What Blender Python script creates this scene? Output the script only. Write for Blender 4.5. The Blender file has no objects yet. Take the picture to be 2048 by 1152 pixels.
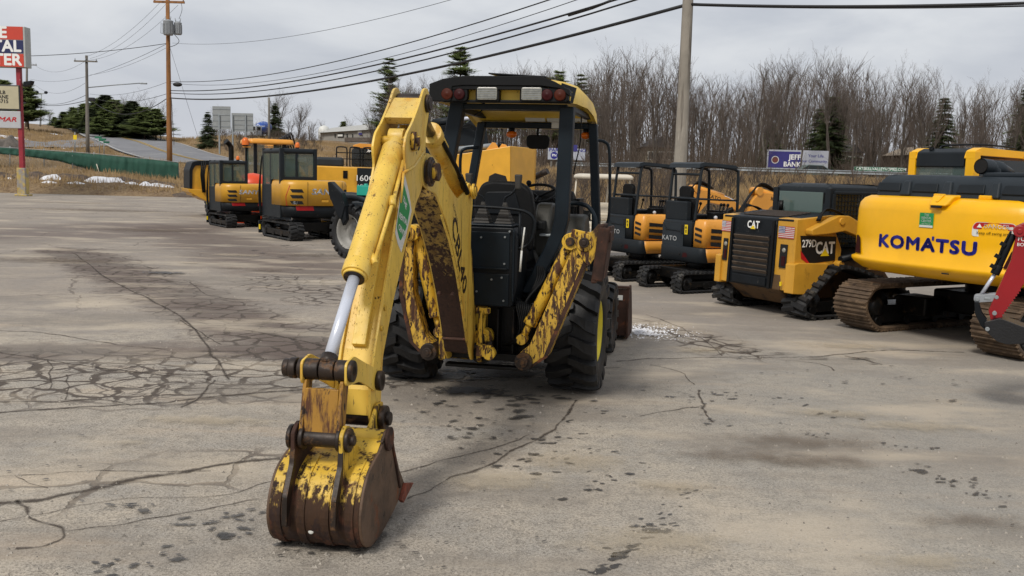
import bpy, bmesh, math, random
from mathutils import Vector as V, Matrix as MX, noise as NZ
random.seed(7)
PI=math.pi; R=math.radians
sc=bpy.context.scene; COL=sc.collection
# ---------- camera calibration (the photographer stands at the origin, eye 2 m above the lot) ----------
F=1900; CZ=2.0; PITCH=math.atan((576-345)/F); ROLL=0.026
_f=V((0,math.cos(PITCH),-math.sin(PITCH))); _U=V((0,math.sin(PITCH),math.cos(PITCH)))
_R=math.cos(ROLL)*V((1,0,0))+math.sin(ROLL)*_U; _UP=-math.sin(ROLL)*V((1,0,0))+math.cos(ROLL)*_U
def ray(x,y): return _f+(x-1024)/F*_R-(y-576)/F*_UP
def G(x,y,z=0.0):
    r=ray(x,y); t=(z-CZ)/r.z; return V((r.x*t,r.y*t,z))
def D(x,y,Y):
    r=ray(x,y); t=Y/r.y; return V((r.x*t,Y,CZ+r.z*t))
def proj(v):
    w=V(v)-V((0,0,CZ)); d=w.dot(_f); return (1024+w.dot(_R)/d*F, 576-w.dot(_UP)/d*F)
# ---------- materials ----------
def srgb(h):
    h=h.lstrip('#'); c=[int(h[i:i+2],16)/255 for i in (0,2,4)]
    return tuple((x/12.92 if x<=.04045 else ((x+.055)/1.055)**2.4) for x in c)
def new_mat(name):
    m=bpy.data.materials.new(name); m.use_nodes=True; nt=m.node_tree
    b=nt.nodes['Principled BSDF']; return m,nt,b
def N(nt,t,**k):
    n=nt.nodes.new(t)
    for a,b in k.items(): setattr(n,a,b)
    return n
def setc(sock,v):
    if hasattr(v,'links') or hasattr(v,'is_linked'): sock.id_data.links.new(v,sock)
    else: sock.default_value = v if not isinstance(v,tuple) or len(v)==4 or len(sock.default_value)==3 else (*v,1)
def mixc(nt,f,a,b):
    m=N(nt,'ShaderNodeMix',data_type='RGBA'); setc(m.inputs[0],f); setc(m.inputs[6],a); setc(m.inputs[7],b); return m.outputs[2]
def mth(nt,op,a,b=0.0,clamp=False):
    m=N(nt,'ShaderNodeMath',operation=op,use_clamp=clamp); setc(m.inputs[0],a); setc(m.inputs[1],b); return m.outputs[0]
def ramp(nt,v,lo,hi):
    m=N(nt,'ShaderNodeMapRange',interpolation_type='SMOOTHSTEP'); setc(m.inputs[0],v); m.inputs[1].default_value=lo; m.inputs[2].default_value=hi; return m.outputs[0]
def coords(nt,kind='Object',scale=(1,1,1),loc=(0,0,0),rot=(0,0,0)):
    t=N(nt,'ShaderNodeTexCoord'); mp=N(nt,'ShaderNodeMapping'); nt.links.new(t.outputs[kind],mp.inputs[0])
    mp.inputs['Scale'].default_value=scale; mp.inputs['Location'].default_value=loc; mp.inputs['Rotation'].default_value=rot; return mp.outputs[0]
def noise(nt,co,s,det=4,rough=.55,out=0,dist=0):
    n=N(nt,'ShaderNodeTexNoise'); nt.links.new(co,n.inputs['Vector']); n.inputs['Scale'].default_value=s; n.inputs['Detail'].default_value=det
    n.inputs['Roughness'].default_value=rough; n.inputs['Distortion'].default_value=dist; return n.outputs[out]
def M(name,col,rough=.5,metal=0.0,var=.18,vs=2.5,wear=(),bump=.0,bs=60,spec=.5,coord='Object',emit=None,alpha=None):
    """base colour with tonal variation; wear = list of (colour, scale, lo, hi, stretch, extra) noise-thresholded layers;
    extra = None or (axis, z0, z1, weight): bias of the layer along an axis of the object"""
    m,nt,b=new_mat(name); co=coords(nt,coord)
    col=srgb(col) if isinstance(col,str) else col
    n1=noise(nt,co,vs,5)
    dk=tuple(c*(1-var) for c in col); lt=tuple(min(1,c*(1+var)) for c in col)
    c=mixc(nt,ramp(nt,n1,.3,.7),dk,lt); rgh=None; wsum=None
    for w in wear:
        wc,s,lo,hi,st=w[:5]; ex=w[5] if len(w)>5 else None
        wc=srgb(wc) if isinstance(wc,str) else wc
        cc=coords(nt,coord,scale=st,loc=(random.uniform(0,9),random.uniform(0,9),random.uniform(0,9))); v=noise(nt,cc,s,7,.66)
        if ex:
            sp=N(nt,'ShaderNodeSeparateXYZ'); nt.links.new(co,sp.inputs[0]); g=N(nt,'ShaderNodeMapRange'); nt.links.new(sp.outputs[ex[0]],g.inputs[0])
            g.inputs[1].default_value=ex[1]; g.inputs[2].default_value=ex[2]; v=mth(nt,'ADD',v,mth(nt,'MULTIPLY',g.outputs[0],ex[3]))
        f=ramp(nt,v,lo,hi); 
        v2=noise(nt,cc,s*4,4); wc2=mixc(nt,v2,tuple(x*.45 for x in wc),tuple(min(1,x*1.5) for x in wc))
        c=mixc(nt,f,c,wc2); wsum=f if wsum is None else mth(nt,'MAXIMUM',wsum,f)
    nt.links.new(c,b.inputs['Base Color']); b.inputs['Metallic'].default_value=metal; b.inputs['Specular IOR Level'].default_value=spec
    n2=noise(nt,co,vs*6,4); r=N(nt,'ShaderNodeMapRange'); nt.links.new(n2,r.inputs[0]); r.inputs[3].default_value=max(0,rough-.12); r.inputs[4].default_value=min(1,rough+.12)
    ro=r.outputs[0]
    if wsum is not None: ro=mth(nt,'MAXIMUM',ro,mth(nt,'MULTIPLY',wsum,.85))
    nt.links.new(ro,b.inputs['Roughness'])
    if bump>0 or wsum is not None:
        bn=N(nt,'ShaderNodeBump'); h=noise(nt,co,bs,4)
        if wsum is not None: h=mth(nt,'SUBTRACT',mth(nt,'MULTIPLY',h,max(bump,.15)),mth(nt,'MULTIPLY',wsum,.35))
        bn.inputs['Strength'].default_value=max(bump,.25); bn.inputs['Distance'].default_value=.01; nt.links.new(h,bn.inputs['Height']); nt.links.new(bn.outputs[0],b.inputs['Normal'])
    if emit: b.inputs['Emission Color'].default_value=(*emit[0],1); b.inputs['Emission Strength'].default_value=emit[1]
    return m
def GL(name,col=(.02,.03,.03),rough=.06,alpha=.75):
    m,nt,b=new_mat(name); b.inputs['Base Color'].default_value=(*col,1); b.inputs['Roughness'].default_value=rough
    b.inputs['Specular IOR Level'].default_value=.6; b.inputs['Alpha'].default_value=alpha; return m
# ---------- mesh builder ----------
SPLIT={'hydraulic_hose','bolt','boom_bolt','swing_bracket','door_edge','access_panel','cable','hood_slat','lens_rib','stripe','star','window_sticker'}
class MB:
    def __init__(s,T=None): s.v=[]; s.f=[]; s.m=[]; s.sm=[]; s.uv=[]; s.T=T; s.mi=0
    def add(s,vs,fs,smooth=False,uv=None):
        o=len(s.v); T=s.T
        s.v+= [T@V(p) for p in vs] if T is not None else [V(p) for p in vs]
        for i,f in enumerate(fs):
            s.f.append([o+k for k in f]); s.m.append(s.mi); s.sm.append(smooth if not isinstance(smooth,list) else smooth[i])
            s.uv.append([uv[k] for k in f] if uv else None)
        return s
    def box(s,c,d,rot=None,taper=None):
        hx,hy,hz=[q/2 for q in d]; tx,ty=taper or (1,1)
        P=[V((-hx,-hy,-hz)),V((hx,-hy,-hz)),V((hx,hy,-hz)),V((-hx,hy,-hz)),V((-hx*tx,-hy*ty,hz)),V((hx*tx,-hy*ty,hz)),V((hx*tx,hy*ty,hz)),V((-hx*tx,hy*ty,hz))]
        if rot is not None:
            if not isinstance(rot,MX): 
                from mathutils import Euler
                rot=Euler(rot).to_matrix()
            P=[rot@p for p in P]
        c=V(c); return s.add([p+c for p in P],[(3,2,1,0),(4,5,6,7),(0,1,5,4),(1,2,6,5),(2,3,7,6),(3,0,4,7)])
    def hull8(s,b,t): return s.add(list(b)+list(t),[(3,2,1,0),(4,5,6,7),(0,1,5,4),(1,2,6,5),(2,3,7,6),(3,0,4,7)])
    def ext(s,pts,axis,a,b,pts2=None):
        """prism: pts is a 2D polygon; axis x: (y,z), y: (x,z), z: (x,y)"""
        def p3(p,w): return {'x':(w,p[0],p[1]),'y':(p[0],w,p[1]),'z':(p[0],p[1],w)}[axis]
        n=len(pts); q=pts2 or pts
        ar=sum(pts[i][0]*pts[(i+1)%n][1]-pts[(i+1)%n][0]*pts[i][1] for i in range(n))
        fl=(ar<0)^(axis=='y')^(b<a)
        vs=[p3(p,a) for p in pts]+[p3(p,b) for p in q]
        fs=[tuple(range(n))[::-1],tuple(range(n,2*n))]+[(i,(i+1)%n,n+(i+1)%n,n+i) for i in range(n)]
        if fl: fs=[f[::-1] for f in fs]
        return s.add(vs,fs)
    def frame(s,d):
        d=V(d).normalized(); u=V((0,0,1)) if abs(d.z)<.9 else V((0,1,0)); a=d.cross(u).normalized(); return a,d.cross(a)*-1
    def cyl(s,p,q,r,r2=None,n=16,cap=True):
        p,q=V(p),V(q); a,b=s.frame(q-p); r2=r if r2 is None else r2
        vs=[c+(a*math.cos(2*PI*i/n)+b*math.sin(2*PI*i/n))*k for c,k in ((p,r),(q,r2)) for i in range(n)]
        fs=[(i,(i+1)%n,n+(i+1)%n,n+i) for i in range(n)]; sm=[True]*n
        if cap: fs+=[tuple(range(n))[::-1],tuple(range(n,2*n))]; sm+=[False,False]
        # orient outward
        x=(vs[1]-vs[0]).cross(vs[n]-vs[0]); 
        if x.dot(vs[0]-p)<0: fs=[f[::-1] for f in fs]
        return s.add(vs,fs,sm)
    def tube(s,pts,r,n=8,cap=True,closed=False):
        pts=[V(p) for p in pts]; m=len(pts); rs=r if isinstance(r,(list,tuple)) else [r]*m; vs=[]; a=None
        for i,p in enumerate(pts):
            d=(pts[(i+1)%m] if (i<m-1 or closed) else p)-(pts[i-1] if (i>0 or closed) else p)
            if d.length<1e-9: d=V((0,0,1))
            d.normalize()
            if a is None: a=s.frame(d)[0]
            a=(a-d*a.dot(d)); 
            if a.length<1e-6: a=s.frame(d)[0]
            a.normalize(); b=d.cross(a)
            vs+=[p+(a*math.cos(2*PI*k/n)+b*math.sin(2*PI*k/n))*rs[i] for k in range(n)]
        fs=[]; 
        for i in range(m if closed else m-1):
            j=(i+1)%m; fs+=[(i*n+k,i*n+(k+1)%n,j*n+(k+1)%n,j*n+k) for k in range(n)]
        sm=[True]*len(fs)
        if cap and not closed: fs+=[tuple(range(n))[::-1],tuple((m-1)*n+k for k in range(n))]; sm+=[False,False]
        return s.add(vs,fs,sm)
    def lathe(s,c,axis,prof,n=32,smooth=True):
        """prof: list of (along, radius) about axis through c"""
        c=V(c); d=V(axis).normalized(); a,b=s.frame(d); vs=[]
        for h,r in prof: vs+=[c+d*h+(a*math.cos(2*PI*k/n)+b*math.sin(2*PI*k/n))*r for k in range(n)]
        fs=[(i*n+k,i*n+(k+1)%n,(i+1)*n+(k+1)%n,(i+1)*n+k) for i in range(len(prof)-1) for k in range(n)]
        return s.add(vs,fs,smooth)
    def sph(s,c,r,n=12,m=8,sc_=(1,1,1)):
        c=V(c); vs=[]; 
        for i in range(m+1):
            t=PI*i/m
            for k in range(n): vs.append(c+V((r*sc_[0]*math.sin(t)*math.cos(2*PI*k/n),r*sc_[1]*math.sin(t)*math.sin(2*PI*k/n),r*sc_[2]*math.cos(t))))
        return s.add(vs,[(i*n+k,(i+1)*n+k,(i+1)*n+(k+1)%n,i*n+(k+1)%n) for i in range(m) for k in range(n)],True)
    def text(s,txt,mtx,size=1,off=0.0,ext=.002,sx=1.0,shear=0.0,spacing=1.0,align='CENTER'):
        cu=bpy.data.curves.new('t','FONT'); cu.body=txt; cu.size=1; cu.extrude=0; cu.align_x=align; cu.align_y='CENTER'; cu.shear=shear; cu.space_character=spacing; cu.resolution_u=3
        o=bpy.data.objects.new('t',cu); me=bpy.data.meshes.new_from_object(o)
        vs=[mtx@V((v.co.x*size*sx,v.co.y*size,ext)) for v in me.vertices]
        rot=mtx.to_3x3(); fs=[tuple(p.vertices) for p in me.polygons]; s.add(vs,fs)
        if off>.001:
            for k in range(8): dv=rot@V((math.cos(k*PI/4)*off*size,math.sin(k*PI/4)*off*size,-.00012*(k+1))); s.add([v+dv for v in vs],fs)
        bpy.data.meshes.remove(me); bpy.data.objects.remove(o); bpy.data.curves.remove(cu); return s
    def split(s):
        """the connected pieces as builders of their own"""
        par=list(range(len(s.v)))
        def fd(i):
            while par[i]!=i: par[i]=par[par[i]]; i=par[i]
            return i
        for f in s.f:
            for k in f[1:]: par[fd(k)]=fd(f[0])
        g={}
        for i,f in enumerate(s.f): g.setdefault(fd(f[0]),[]).append(i)
        out=[]
        for ids in g.values():
            m=MB(); mp={}; m.piece=1
            for i in ids:
                for k in s.f[i]:
                    if k not in mp: mp[k]=len(m.v); m.v.append(s.v[k])
                m.f.append([mp[k] for k in s.f[i]]); m.m.append(s.m[i]); m.sm.append(s.sm[i]); m.uv.append(s.uv[i])
            out.append(m)
        return out
    def builds(s,name,mats,parent=None,**k): return [m.build(name,mats,parent,**k) for m in s.split()]
    def build(s,name,mats,parent=None,bevel=0,seg=2,label=None,ang=35):
        if name in SPLIT and parent is not None and not getattr(s,'piece',0): return s.builds(name,mats,parent,bevel=bevel,seg=seg) and None
        me=bpy.data.meshes.new(name); me.from_pydata([tuple(v) for v in s.v],[],s.f)
        for m in (mats if isinstance(mats,(list,tuple)) else [mats]): me.materials.append(m)
        me.polygons.foreach_set('material_index',s.m); me.polygons.foreach_set('use_smooth',s.sm)
        if any(s.uv):
            ul=me.uv_layers.new(name='UVMap'); k=0
            for u,f in zip(s.uv,s.f):
                for j in range(len(f)): ul.data[k].uv=u[j] if u else (0,0); k+=1
        me.validate(); me.update(); o=bpy.data.objects.new(name,me); COL.objects.link(o)
        if parent is not None: o.parent=parent
        if bevel>0:
            b=o.modifiers.new('bevel','BEVEL'); b.width=bevel; b.segments=seg; b.limit_method='ANGLE'; b.angle_limit=R(ang); b.harden_normals=False; b.use_clamp_overlap=True
        if label: o['label']=label
        return o
def thing(name,loc,rz,label,cat,group=None):
    o=bpy.data.objects.new(name,None); COL.objects.link(o); o.location=loc; o.rotation_euler=(0,0,rz); o.empty_display_size=.2
    tag(o,label,cat,group); return o
def tag(o,label=None,cat=None,group=None,kind=None):
    if label: o['label']=label
    if cat: o['category']=cat
    if group: o['group']=group
    if kind: o['kind']=kind
    return o
def copy_tree(o,parent=None):
    c=o.copy(); COL.objects.link(c); c.parent=parent
    for ch in list(o.children): copy_tree(ch,c)
    return c
def rootmat(loc,rz): return MX.Translation(V(loc))@MX.Rotation(rz,4,'Z')
def axes(o,x,y,z):
    m=MX.Identity(4)
    for i in range(3): m[i][0],m[i][1],m[i][2],m[i][3]=x[i],y[i],z[i],o[i]
    return m
def rounded(pts,r,n=4):
    """round the corners of a closed 2D polygon; r scalar or list"""
    out=[]; m=len(pts)
    for i in range(m):
        p=V(pts[i]).to_2d() if len(pts[i])==3 else V(pts[i]); a=V(pts[i-1]); b=V(pts[(i+1)%m]); rr=r[i] if isinstance(r,(list,tuple)) else r
        u=(a-p); w=(b-p); k=min(rr,u.length*.49,w.length*.49)
        if k<1e-4: out.append((p.x,p.y)); continue
        u=p+u.normalized()*k; w=p+w.normalized()*k
        for j in range(n+1):
            t=j/n; q=u*(1-t)**2+p*2*t*(1-t)+w*t*t; out.append((q.x,q.y))
    return out
def bez(pts,n=8):
    """Catmull-Rom through the points"""
    P=[V(p) for p in pts]; out=[]
    for i in range(len(P)-1):
        a=P[max(i-1,0)]; b=P[i]; c=P[i+1]; d=P[min(i+2,len(P)-1)]
        for j in range(n):
            t=j/n; out.append(.5*((2*b)+(c-a)*t+(2*a-5*b+4*c-d)*t*t+(3*b-a-3*c+d)*t**3))
    out.append(P[-1]); return out
# ---------- shared materials ----------
RUST='#4a2b1c'; DRUST='#2a1810'
mYel=M('worn_yellow_paint','#dfba4e',.45,var=.1,wear=[('#bfa566',1.3,.48,.72,(1,1,.3)),('#bd8c2c',2.4,.52,.72,(2,2,.35)),('#5e4520',5.5,.60,.70,(3,3,.25)),('#33230f',15,.655,.685,(1,1,.8)),('#2b1a10',45,.65,.68,(1,1,.35)),('#7a6038',28,.60,.66,(4,4,.3))],bump=.1)
mYelCab=M('canopy_yellow_paint','#d9b440',.5,wear=[('#2b2016',12,.64,.67,(1,1,1)),('#9c8f6c',3,.6,.75,(1,1,1))],bump=.05)
mYelRust=M('rusty_yellow_paint','#c79f2c',.55,wear=[('#4a2d1a',13,.50,.57,(1.5,1.5,.35)),(DRUST,30,.54,.60,(1,1,.4)),('#3a2618',3,.56,.64,(1,1,.5))],bump=.35)
mYelHalf=M('flaking_yellow_paint','#c79f38',.52,wear=[('#38241a',13,.545,.59,(1.6,1.6,.35),None),(DRUST,34,.53,.58,(1,1,.4)),('#3d2417',3.2,.57,.64,(1.4,1.4,.45)),('#6b4a22',20,.52,.6,(3,3,.3))],bump=.35)
mRust=M('rusty_steel','#3a241a',.8,metal=.2,var=.45,vs=8,wear=[('#6b3d22',7,.55,.7,(1,1,1))],bump=.5,bs=40)
mGrease=M('greasy_dark_steel','#2a2019',.5,metal=.3,var=.4,vs=10,wear=[('#5c4128',11,.52,.66,(1,1,1))],bump=.3)
mChrome=M('cylinder_rod_chrome','#ccd0da',.28,metal=.25,var=.05)
mRedB=M('bright_red_lens','#98161a',.35,var=.08)
mDrod=M('dull_cylinder_rod','#6a6658',.3,metal=.7,var=.1)
mBlk=M('black_painted_steel','#111519',.5,var=.25,vs=4,wear=[('#3c3c3a',14,.64,.70,(1,1,.6)),('#4a433a',3,.66,.8,(1,1,1))],bump=.06,spec=.22)
mPost=M('blue_black_post_paint','#151e25',.45,var=.2,wear=[('#4a4a44',20,.68,.72,(1,1,1))],bump=.05,spec=.22)
mPlas=M('black_plastic','#0c0d0e',.55,var=.25,bump=.1,bs=200,spec=.22)
mDirtyBlk=M('oily_black_steel','#0c0b0a',.4,var=.4,vs=6,wear=[('#3a2e20',6,.58,.72,(1,1,1))],bump=.4,spec=.22)
mRub=M('tyre_rubber','#151516',.62,var=.25,vs=5,wear=[('#33312d',5,.58,.80,(1,1,1))],bump=.15,bs=90)
mTrk=M('track_rubber','#151516',.7,var=.3,vs=5,wear=[('#45423c',5,.52,.75,(1,1,1))],bump=.3)
mSteelTrk=M('rusty_mud_caked_steel_track','#5c4b3a',.75,metal=.2,var=.35,vs=6,wear=[('#7d674f',4,.5,.65,(1,1,1)),('#33241a',12,.58,.68,(1,1,1))],bump=.6,bs=30)
mRim=M('pale_grey_rim_paint','#8e8c86',.5,wear=[('#4a443a',6,.58,.7,(1,1,1))])
mRimY=M('yellow_rim_paint','#d8c52a',.45,wear=[('#5a4a20',9,.64,.7,(1,1,1))])
mBusY=M('construction_yellow_paint','#d9a02c',.4,var=.08,wear=[('#a8741c',2.5,.58,.8,(1,1,.5)),('#3a2a18',30,.70,.73,(1,1,1))])
mAmb=M('deep_yellow_paint','#c8942a',.38,var=.1,wear=[('#8d6220',3,.56,.8,(1,1,.4))])
mKom=M('fresh_yellow_paint','#eeb100',.36,var=.05,wear=[('#c08a14',1.8,.64,.9,(1,1,.6)),('#4a3a20',40,.73,.76,(1,1,1))])
mCat=M('track_loader_yellow_paint','#c8942f',.42,var=.1,wear=[('#6b4d22',5,.60,.74,(1,1,.5)),('#2b2016',24,.67,.7,(1,1,1))],bump=.05)
mCgrey=M('charcoal_plastic','#1c2125',.5,var=.12,wear=[('#4a4a46',8,.62,.8,(1,1,1))],spec=.22)
mHood=M('dark_grey_hood','#292f34',.48,var=.1,bump=.1,bs=150,spec=.22)
mDark=M('near_black_interior','#0a0a0a',.8)
mOrg=M('orange_yellow_paint','#e09a3a',.4,var=.08,wear=[('#a8682a',4,.62,.75,(1,1,1))])
mRed=M('red_arm_paint','#8e0e16',.35,var=.08)
mRedL=M('red_lens','#330608',.5,var=.1,spec=.22)
mOraL=M('orange_lens','#481a09',.5,var=.2,spec=.22)
mAmbL=M('amber_beacon_plastic','#d96a10',.25,var=.1)
mClr=M('ribbed_clear_lens','#8f8d82',.25,var=.2,vs=40)
mWhite=M('white_lettering','#e8e8e4',.5,var=.03)
mSilver=M('silver_lettering','#b9bcc0',.35,var=.05)
mGreyL=M('grey_lettering','#9a9c9c',.5,var=.03)
mNavy=M('navy_lettering','#17167a',.45,var=.03)
mBlkL=M('black_lettering','#0e0e10',.5,var=.03)
mRedD=M('red_decal','#b3161c',.45,var=.03)
mYelD=M('yellow_decal','#e8c818',.45,var=.03)
mGrnD=M('green_decal','#128a4a',.5,var=.06,wear=[('#d8d8d0',18,.66,.7,(1,1,1))])
mWhD=M('white_decal','#d0d0ca',.5,var=.05,wear=[('#8a8470',10,.64,.7,(1,1,1))])
mCream=M('cream_plastic','#cfc6b4',.45,var=.05)
mGls=GL('tinted_glass',(.10,.15,.13),.05,.42)
mGlsD=GL('dark_glass',(.012,.016,.016),.08,.85)
mTeal=M('teal_plastic_tank','#1e9a86',.4,var=.08)
mOrgR=M('orange_red_plastic','#d9491c',.4,var=.06)
mWood=M('weathered_pole_wood','#8c857a',.85,var=.15,vs=1.5,wear=[('#5b544b',6,.5,.62,(1,1,.05)),('#a39c90',9,.58,.7,(1,1,.08))],bump=.5,bs=25)
mWoodO=M('orange_brown_pole_wood','#8f6238',.85,var=.15,vs=1.5,wear=[('#5a3d26',5,.5,.65,(1,1,.06))],bump=.4,bs=25)
mWoodG=M('grey_pole_wood','#77726a',.85,var=.12,wear=[('#55504a',5,.5,.65,(1,1,.06))],bump=.4,bs=25)
mWire=M('black_cable','#18181a',.6,var=.1)
mWireG=M('grey_wire','#4a4c50',.6,var=.1)
mGalv=M('galvanised_steel','#8d9294',.5,metal=.3,var=.12)
mBoot=M('grey_rubber_boot','#2f2c28',.7,var=.2)
mGold=M('grey_brown_panel','#302f29',.55,var=.12,wear=[('#2c2a26',5,.6,.75,(1,1,1))])
# ---------- world, sun, camera ----------
w=bpy.data.worlds.new('World'); sc.world=w; w.use_nodes=True; nt=w.node_tree; bg=nt.nodes['Background']
SUN_EL=R(48); SUN_AZ=R(-150)     # sun behind the thin cloud, behind and to the left of the camera (azimuth from +Y, clockwise)
sky=N(nt,'ShaderNodeTexSky',sky_type='NISHITA'); sky.sun_disc=False; sky.sun_elevation=SUN_EL; sky.sun_rotation=SUN_AZ; sky.air_density=1; sky.dust_density=4
tc=N(nt,'ShaderNodeTexCoord'); sp=N(nt,'ShaderNodeSeparateXYZ'); nt.links.new(tc.outputs['Generated'],sp.inputs[0])
zc=mth(nt,'MAXIMUM',sp.outputs[2],.0); dz=mth(nt,'ADD',zc,.22)
cv=N(nt,'ShaderNodeCombineXYZ'); nt.links.new(mth(nt,'DIVIDE',sp.outputs[0],dz),cv.inputs[0]); nt.links.new(mth(nt,'DIVIDE',sp.outputs[1],dz),cv.inputs[1])
n1=noise(nt,cv.outputs[0],1.5,6,.52,dist=.3); n2=noise(nt,cv.outputs[0],.5,3,.5)
nn=mth(nt,'ADD',mth(nt,'MULTIPLY',n1,.6),mth(nt,'MULTIPLY',n2,.4))
cl=mixc(nt,ramp(nt,nn,.36,.64),(4.2,4.45,4.95),(6.25,6.4,6.6))     # cloud radiances in the units of the sky texture
hz=mixc(nt,ramp(nt,sp.outputs[2],-.02,.16),(5.0,5.2,5.65),cl)
nt.links.new(mixc(nt,.93,sky.outputs[0],hz),bg.inputs[0]); bg.inputs[1].default_value=.10
L=bpy.data.lights.new('sun','SUN'); L.energy=1.9; L.angle=R(12); L.color=(1,.95,.88)
lo=bpy.data.objects.new('sun',L); COL.objects.link(lo)
sd=V((math.sin(SUN_AZ)*math.cos(SUN_EL),math.cos(SUN_AZ)*math.cos(SUN_EL),math.sin(SUN_EL)))
lo.rotation_euler=sd.to_track_quat('Z','Y').to_euler(); lo.location=(0,-5,20)
cam=bpy.data.cameras.new('camera'); co_=bpy.data.objects.new('camera',cam); COL.objects.link(co_); sc.camera=co_
cam.sensor_width=36; cam.lens=36*F/2048; cam.clip_end=3000; cam.clip_start=.1
m=MX.Identity(4)
for i in range(3): m[i][0],m[i][1],m[i][2]=_R[i],_UP[i],-_f[i]
m.translation=V((0,0,CZ)); co_.matrix_world=m
sc.view_settings.view_transform='Standard'; sc.view_settings.look='None'; sc.view_settings.gamma=1; sc.view_settings.exposure=.3
# ---------- terrain ----------
PROF=[(-700,[(45,0),(60,1.3),(80,2.6),(110,5.4),(200,10),(400,13)]),
 (0,[(57,0),(59.5,.8),(62,.9),(66,1.5),(80,2.6),(110,5.3),(200,10),(400,13)]),
 (130,[(57,0),(59.5,.7),(62,.9),(66,1.4),(80,2.2),(105,4.1),(140,6.8),(230,10.6),(300,10.9),(400,10.9)]),
 (230,[(57,0),(59.5,.7),(62,.9),(66,1.2),(80,1.9),(105,3.8),(140,6.3),(170,7.2),(230,8.5),(400,9)]),
 (400,[(57,0),(59.5,.3),(70,1.0),(80,1.75),(95,3.0),(100,3.7),(110,5.2),(200,6),(400,7)]),
 (520,[(50,0),(70,1.0),(85,2.4),(95,3.6),(110,5.2),(200,6.5),(400,7)]),
 (660,[(42,0),(60,.6),(90,3),(110,4.4),(150,6.2),(400,8)]),
 (1000,[(34,0),(50,1.0),(68,2.0),(71,2.1),(79,2.1),(90,2.5),(130,4),(400,6)]),
 (2100,[(30,0),(44,.8),(60,1.6),(68,1.9),(71,1.95),(79,1.95),(90,2.4),(130,4),(400,6)]),
 (2900,[(30,0),(44,.8),(60,1.6),(68,1.9),(71,1.95),(79,1.95),(90,2.4),(130,4),(400,6)])]
def ip(x,T):
    if x<=T[0][0]: return T[0][1]
    for (a,b),(c,d) in zip(T,T[1:]):
        if x<=c: return b+(d-b)*(x-a)/(c-a)
    return T[-1][1]
def H(x,y):
    if y<=1: return 0.0
    p=1024+F*x/y; r=y
    if r<28: return 0.0
    T=[(k,None) for k,_ in PROF]
    if p<=PROF[0][0]: z=ip(r,[(PROF[0][1][0][0]-1,0)]+PROF[0][1])
    elif p>=PROF[-1][0]: z=ip(r,[(29,0)]+PROF[-1][1])
    else:
        for (a,A),(c,C) in zip(PROF,PROF[1:]):
            if p<=c:
                t=(p-a)/(c-a); z=ip(r,A)*(1-t)+ip(r,C)*t; break
    return z
def gp0(px,Y): return ((px-1024)/F*Y,Y)
RCP=[gp0(60,330),gp0(130,232),gp0(205,145),gp0(270,110),gp0(345,92),gp0(430,83),gp0(560,79),gp0(800,76),gp0(1000,74.5),gp0(1300,75),gp0(1700,75),gp0(2100,75),gp0(2700,75)]
RCS=[(p.x,p.y) for p in bez([V((a,b,0)) for a,b in RCP],10)]; RCZ=[H(a,b) for a,b in RCS]
for _ in range(3): RCZ=[RCZ[0]]+[(RCZ[i-1]+RCZ[i]+RCZ[i+1])/3 for i in range(1,len(RCZ)-1)]+[RCZ[-1]]
def roadz(x,y):
    best=1e9; bz=0
    for i in range(len(RCS)-1):
        (a,b),(c,d)=RCS[i],RCS[i+1]
        if abs(b-y)>60 and abs(a-x)>60: continue
        ux,uy=c-a,d-b; t=max(0,min(1,((x-a)*ux+(y-b)*uy)/(ux*ux+uy*uy))); dx,dy=a+ux*t-x,b+uy*t-y; q=dx*dx+dy*dy
        if q<best: best=q; bz=RCZ[i]*(1-t)+RCZ[i+1]*t
    return best**.5,bz
def Hn(x,y):
    z=H(x,y)
    if y>62:
        d,rz=roadz(x,y)
        if d<5.2: return rz
        if d<10:
            t=(d-5.2)/4.8; t=t*t*(3-2*t); z=rz*(1-t)+z*t
    if z>0.05: z+= .22*min(1,z)*NZ.noise(V((x*.18,y*.18,0)))+.1*min(1,z*2)*NZ.noise(V((x*.7,y*.7,3)))
    return z
ds=[27+i*1.0 for i in range(0,85)]+[112+i*4 for i in range(25)]+[215,240,280,340,420,600,1200]
us=[-1.6+i*.02 for i in range(0,145)]
mb=MB(); vs=[]; 
for d in ds:
    for u in us: vs.append((u*d,d,(Hn(u*d,d) if d>28 else 0.0)-.05*max(0,1-max(0,H(u*d,d))*8)))
nu=len(us)
mb.add(vs,[(i*nu+k,i*nu+k+1,(i+1)*nu+k+1,(i+1)*nu+k) for i in range(len(ds)-1) for k in range(nu-1)],True)
# grass/earth material: dry straw with dark leaf litter; the paved lot keeps its own sheet in front
mt,nt2,b=new_mat('dry_winter_grass'); co=coords(nt2)
a1=noise(nt2,co,.9,6,.7); a2=noise(nt2,co,5,5,.7); a3=noise(nt2,co,.12,3)
c=mixc(nt2,ramp(nt2,a1,.35,.65),srgb('#8a7355'),srgb('#6a5038')); c=mixc(nt2,ramp(nt2,a2,.35,.7),c,srgb('#a68d68')); c=mixc(nt2,mth(nt2,'MULTIPLY',ramp(nt2,a3,.5,.7),.5),c,srgb('#4f3b2a'))
nt2.links.new(c,b.inputs['Base Color']); b.inputs['Roughness'].default_value=.95
bn=N(nt2,'ShaderNodeBump'); bn.inputs['Distance'].default_value=.25; nt2.links.new(a2,bn.inputs['Height']); nt2.links.new(bn.outputs[0],b.inputs['Normal'])
tag(mb.build('ground',mt),kind='structure')
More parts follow.
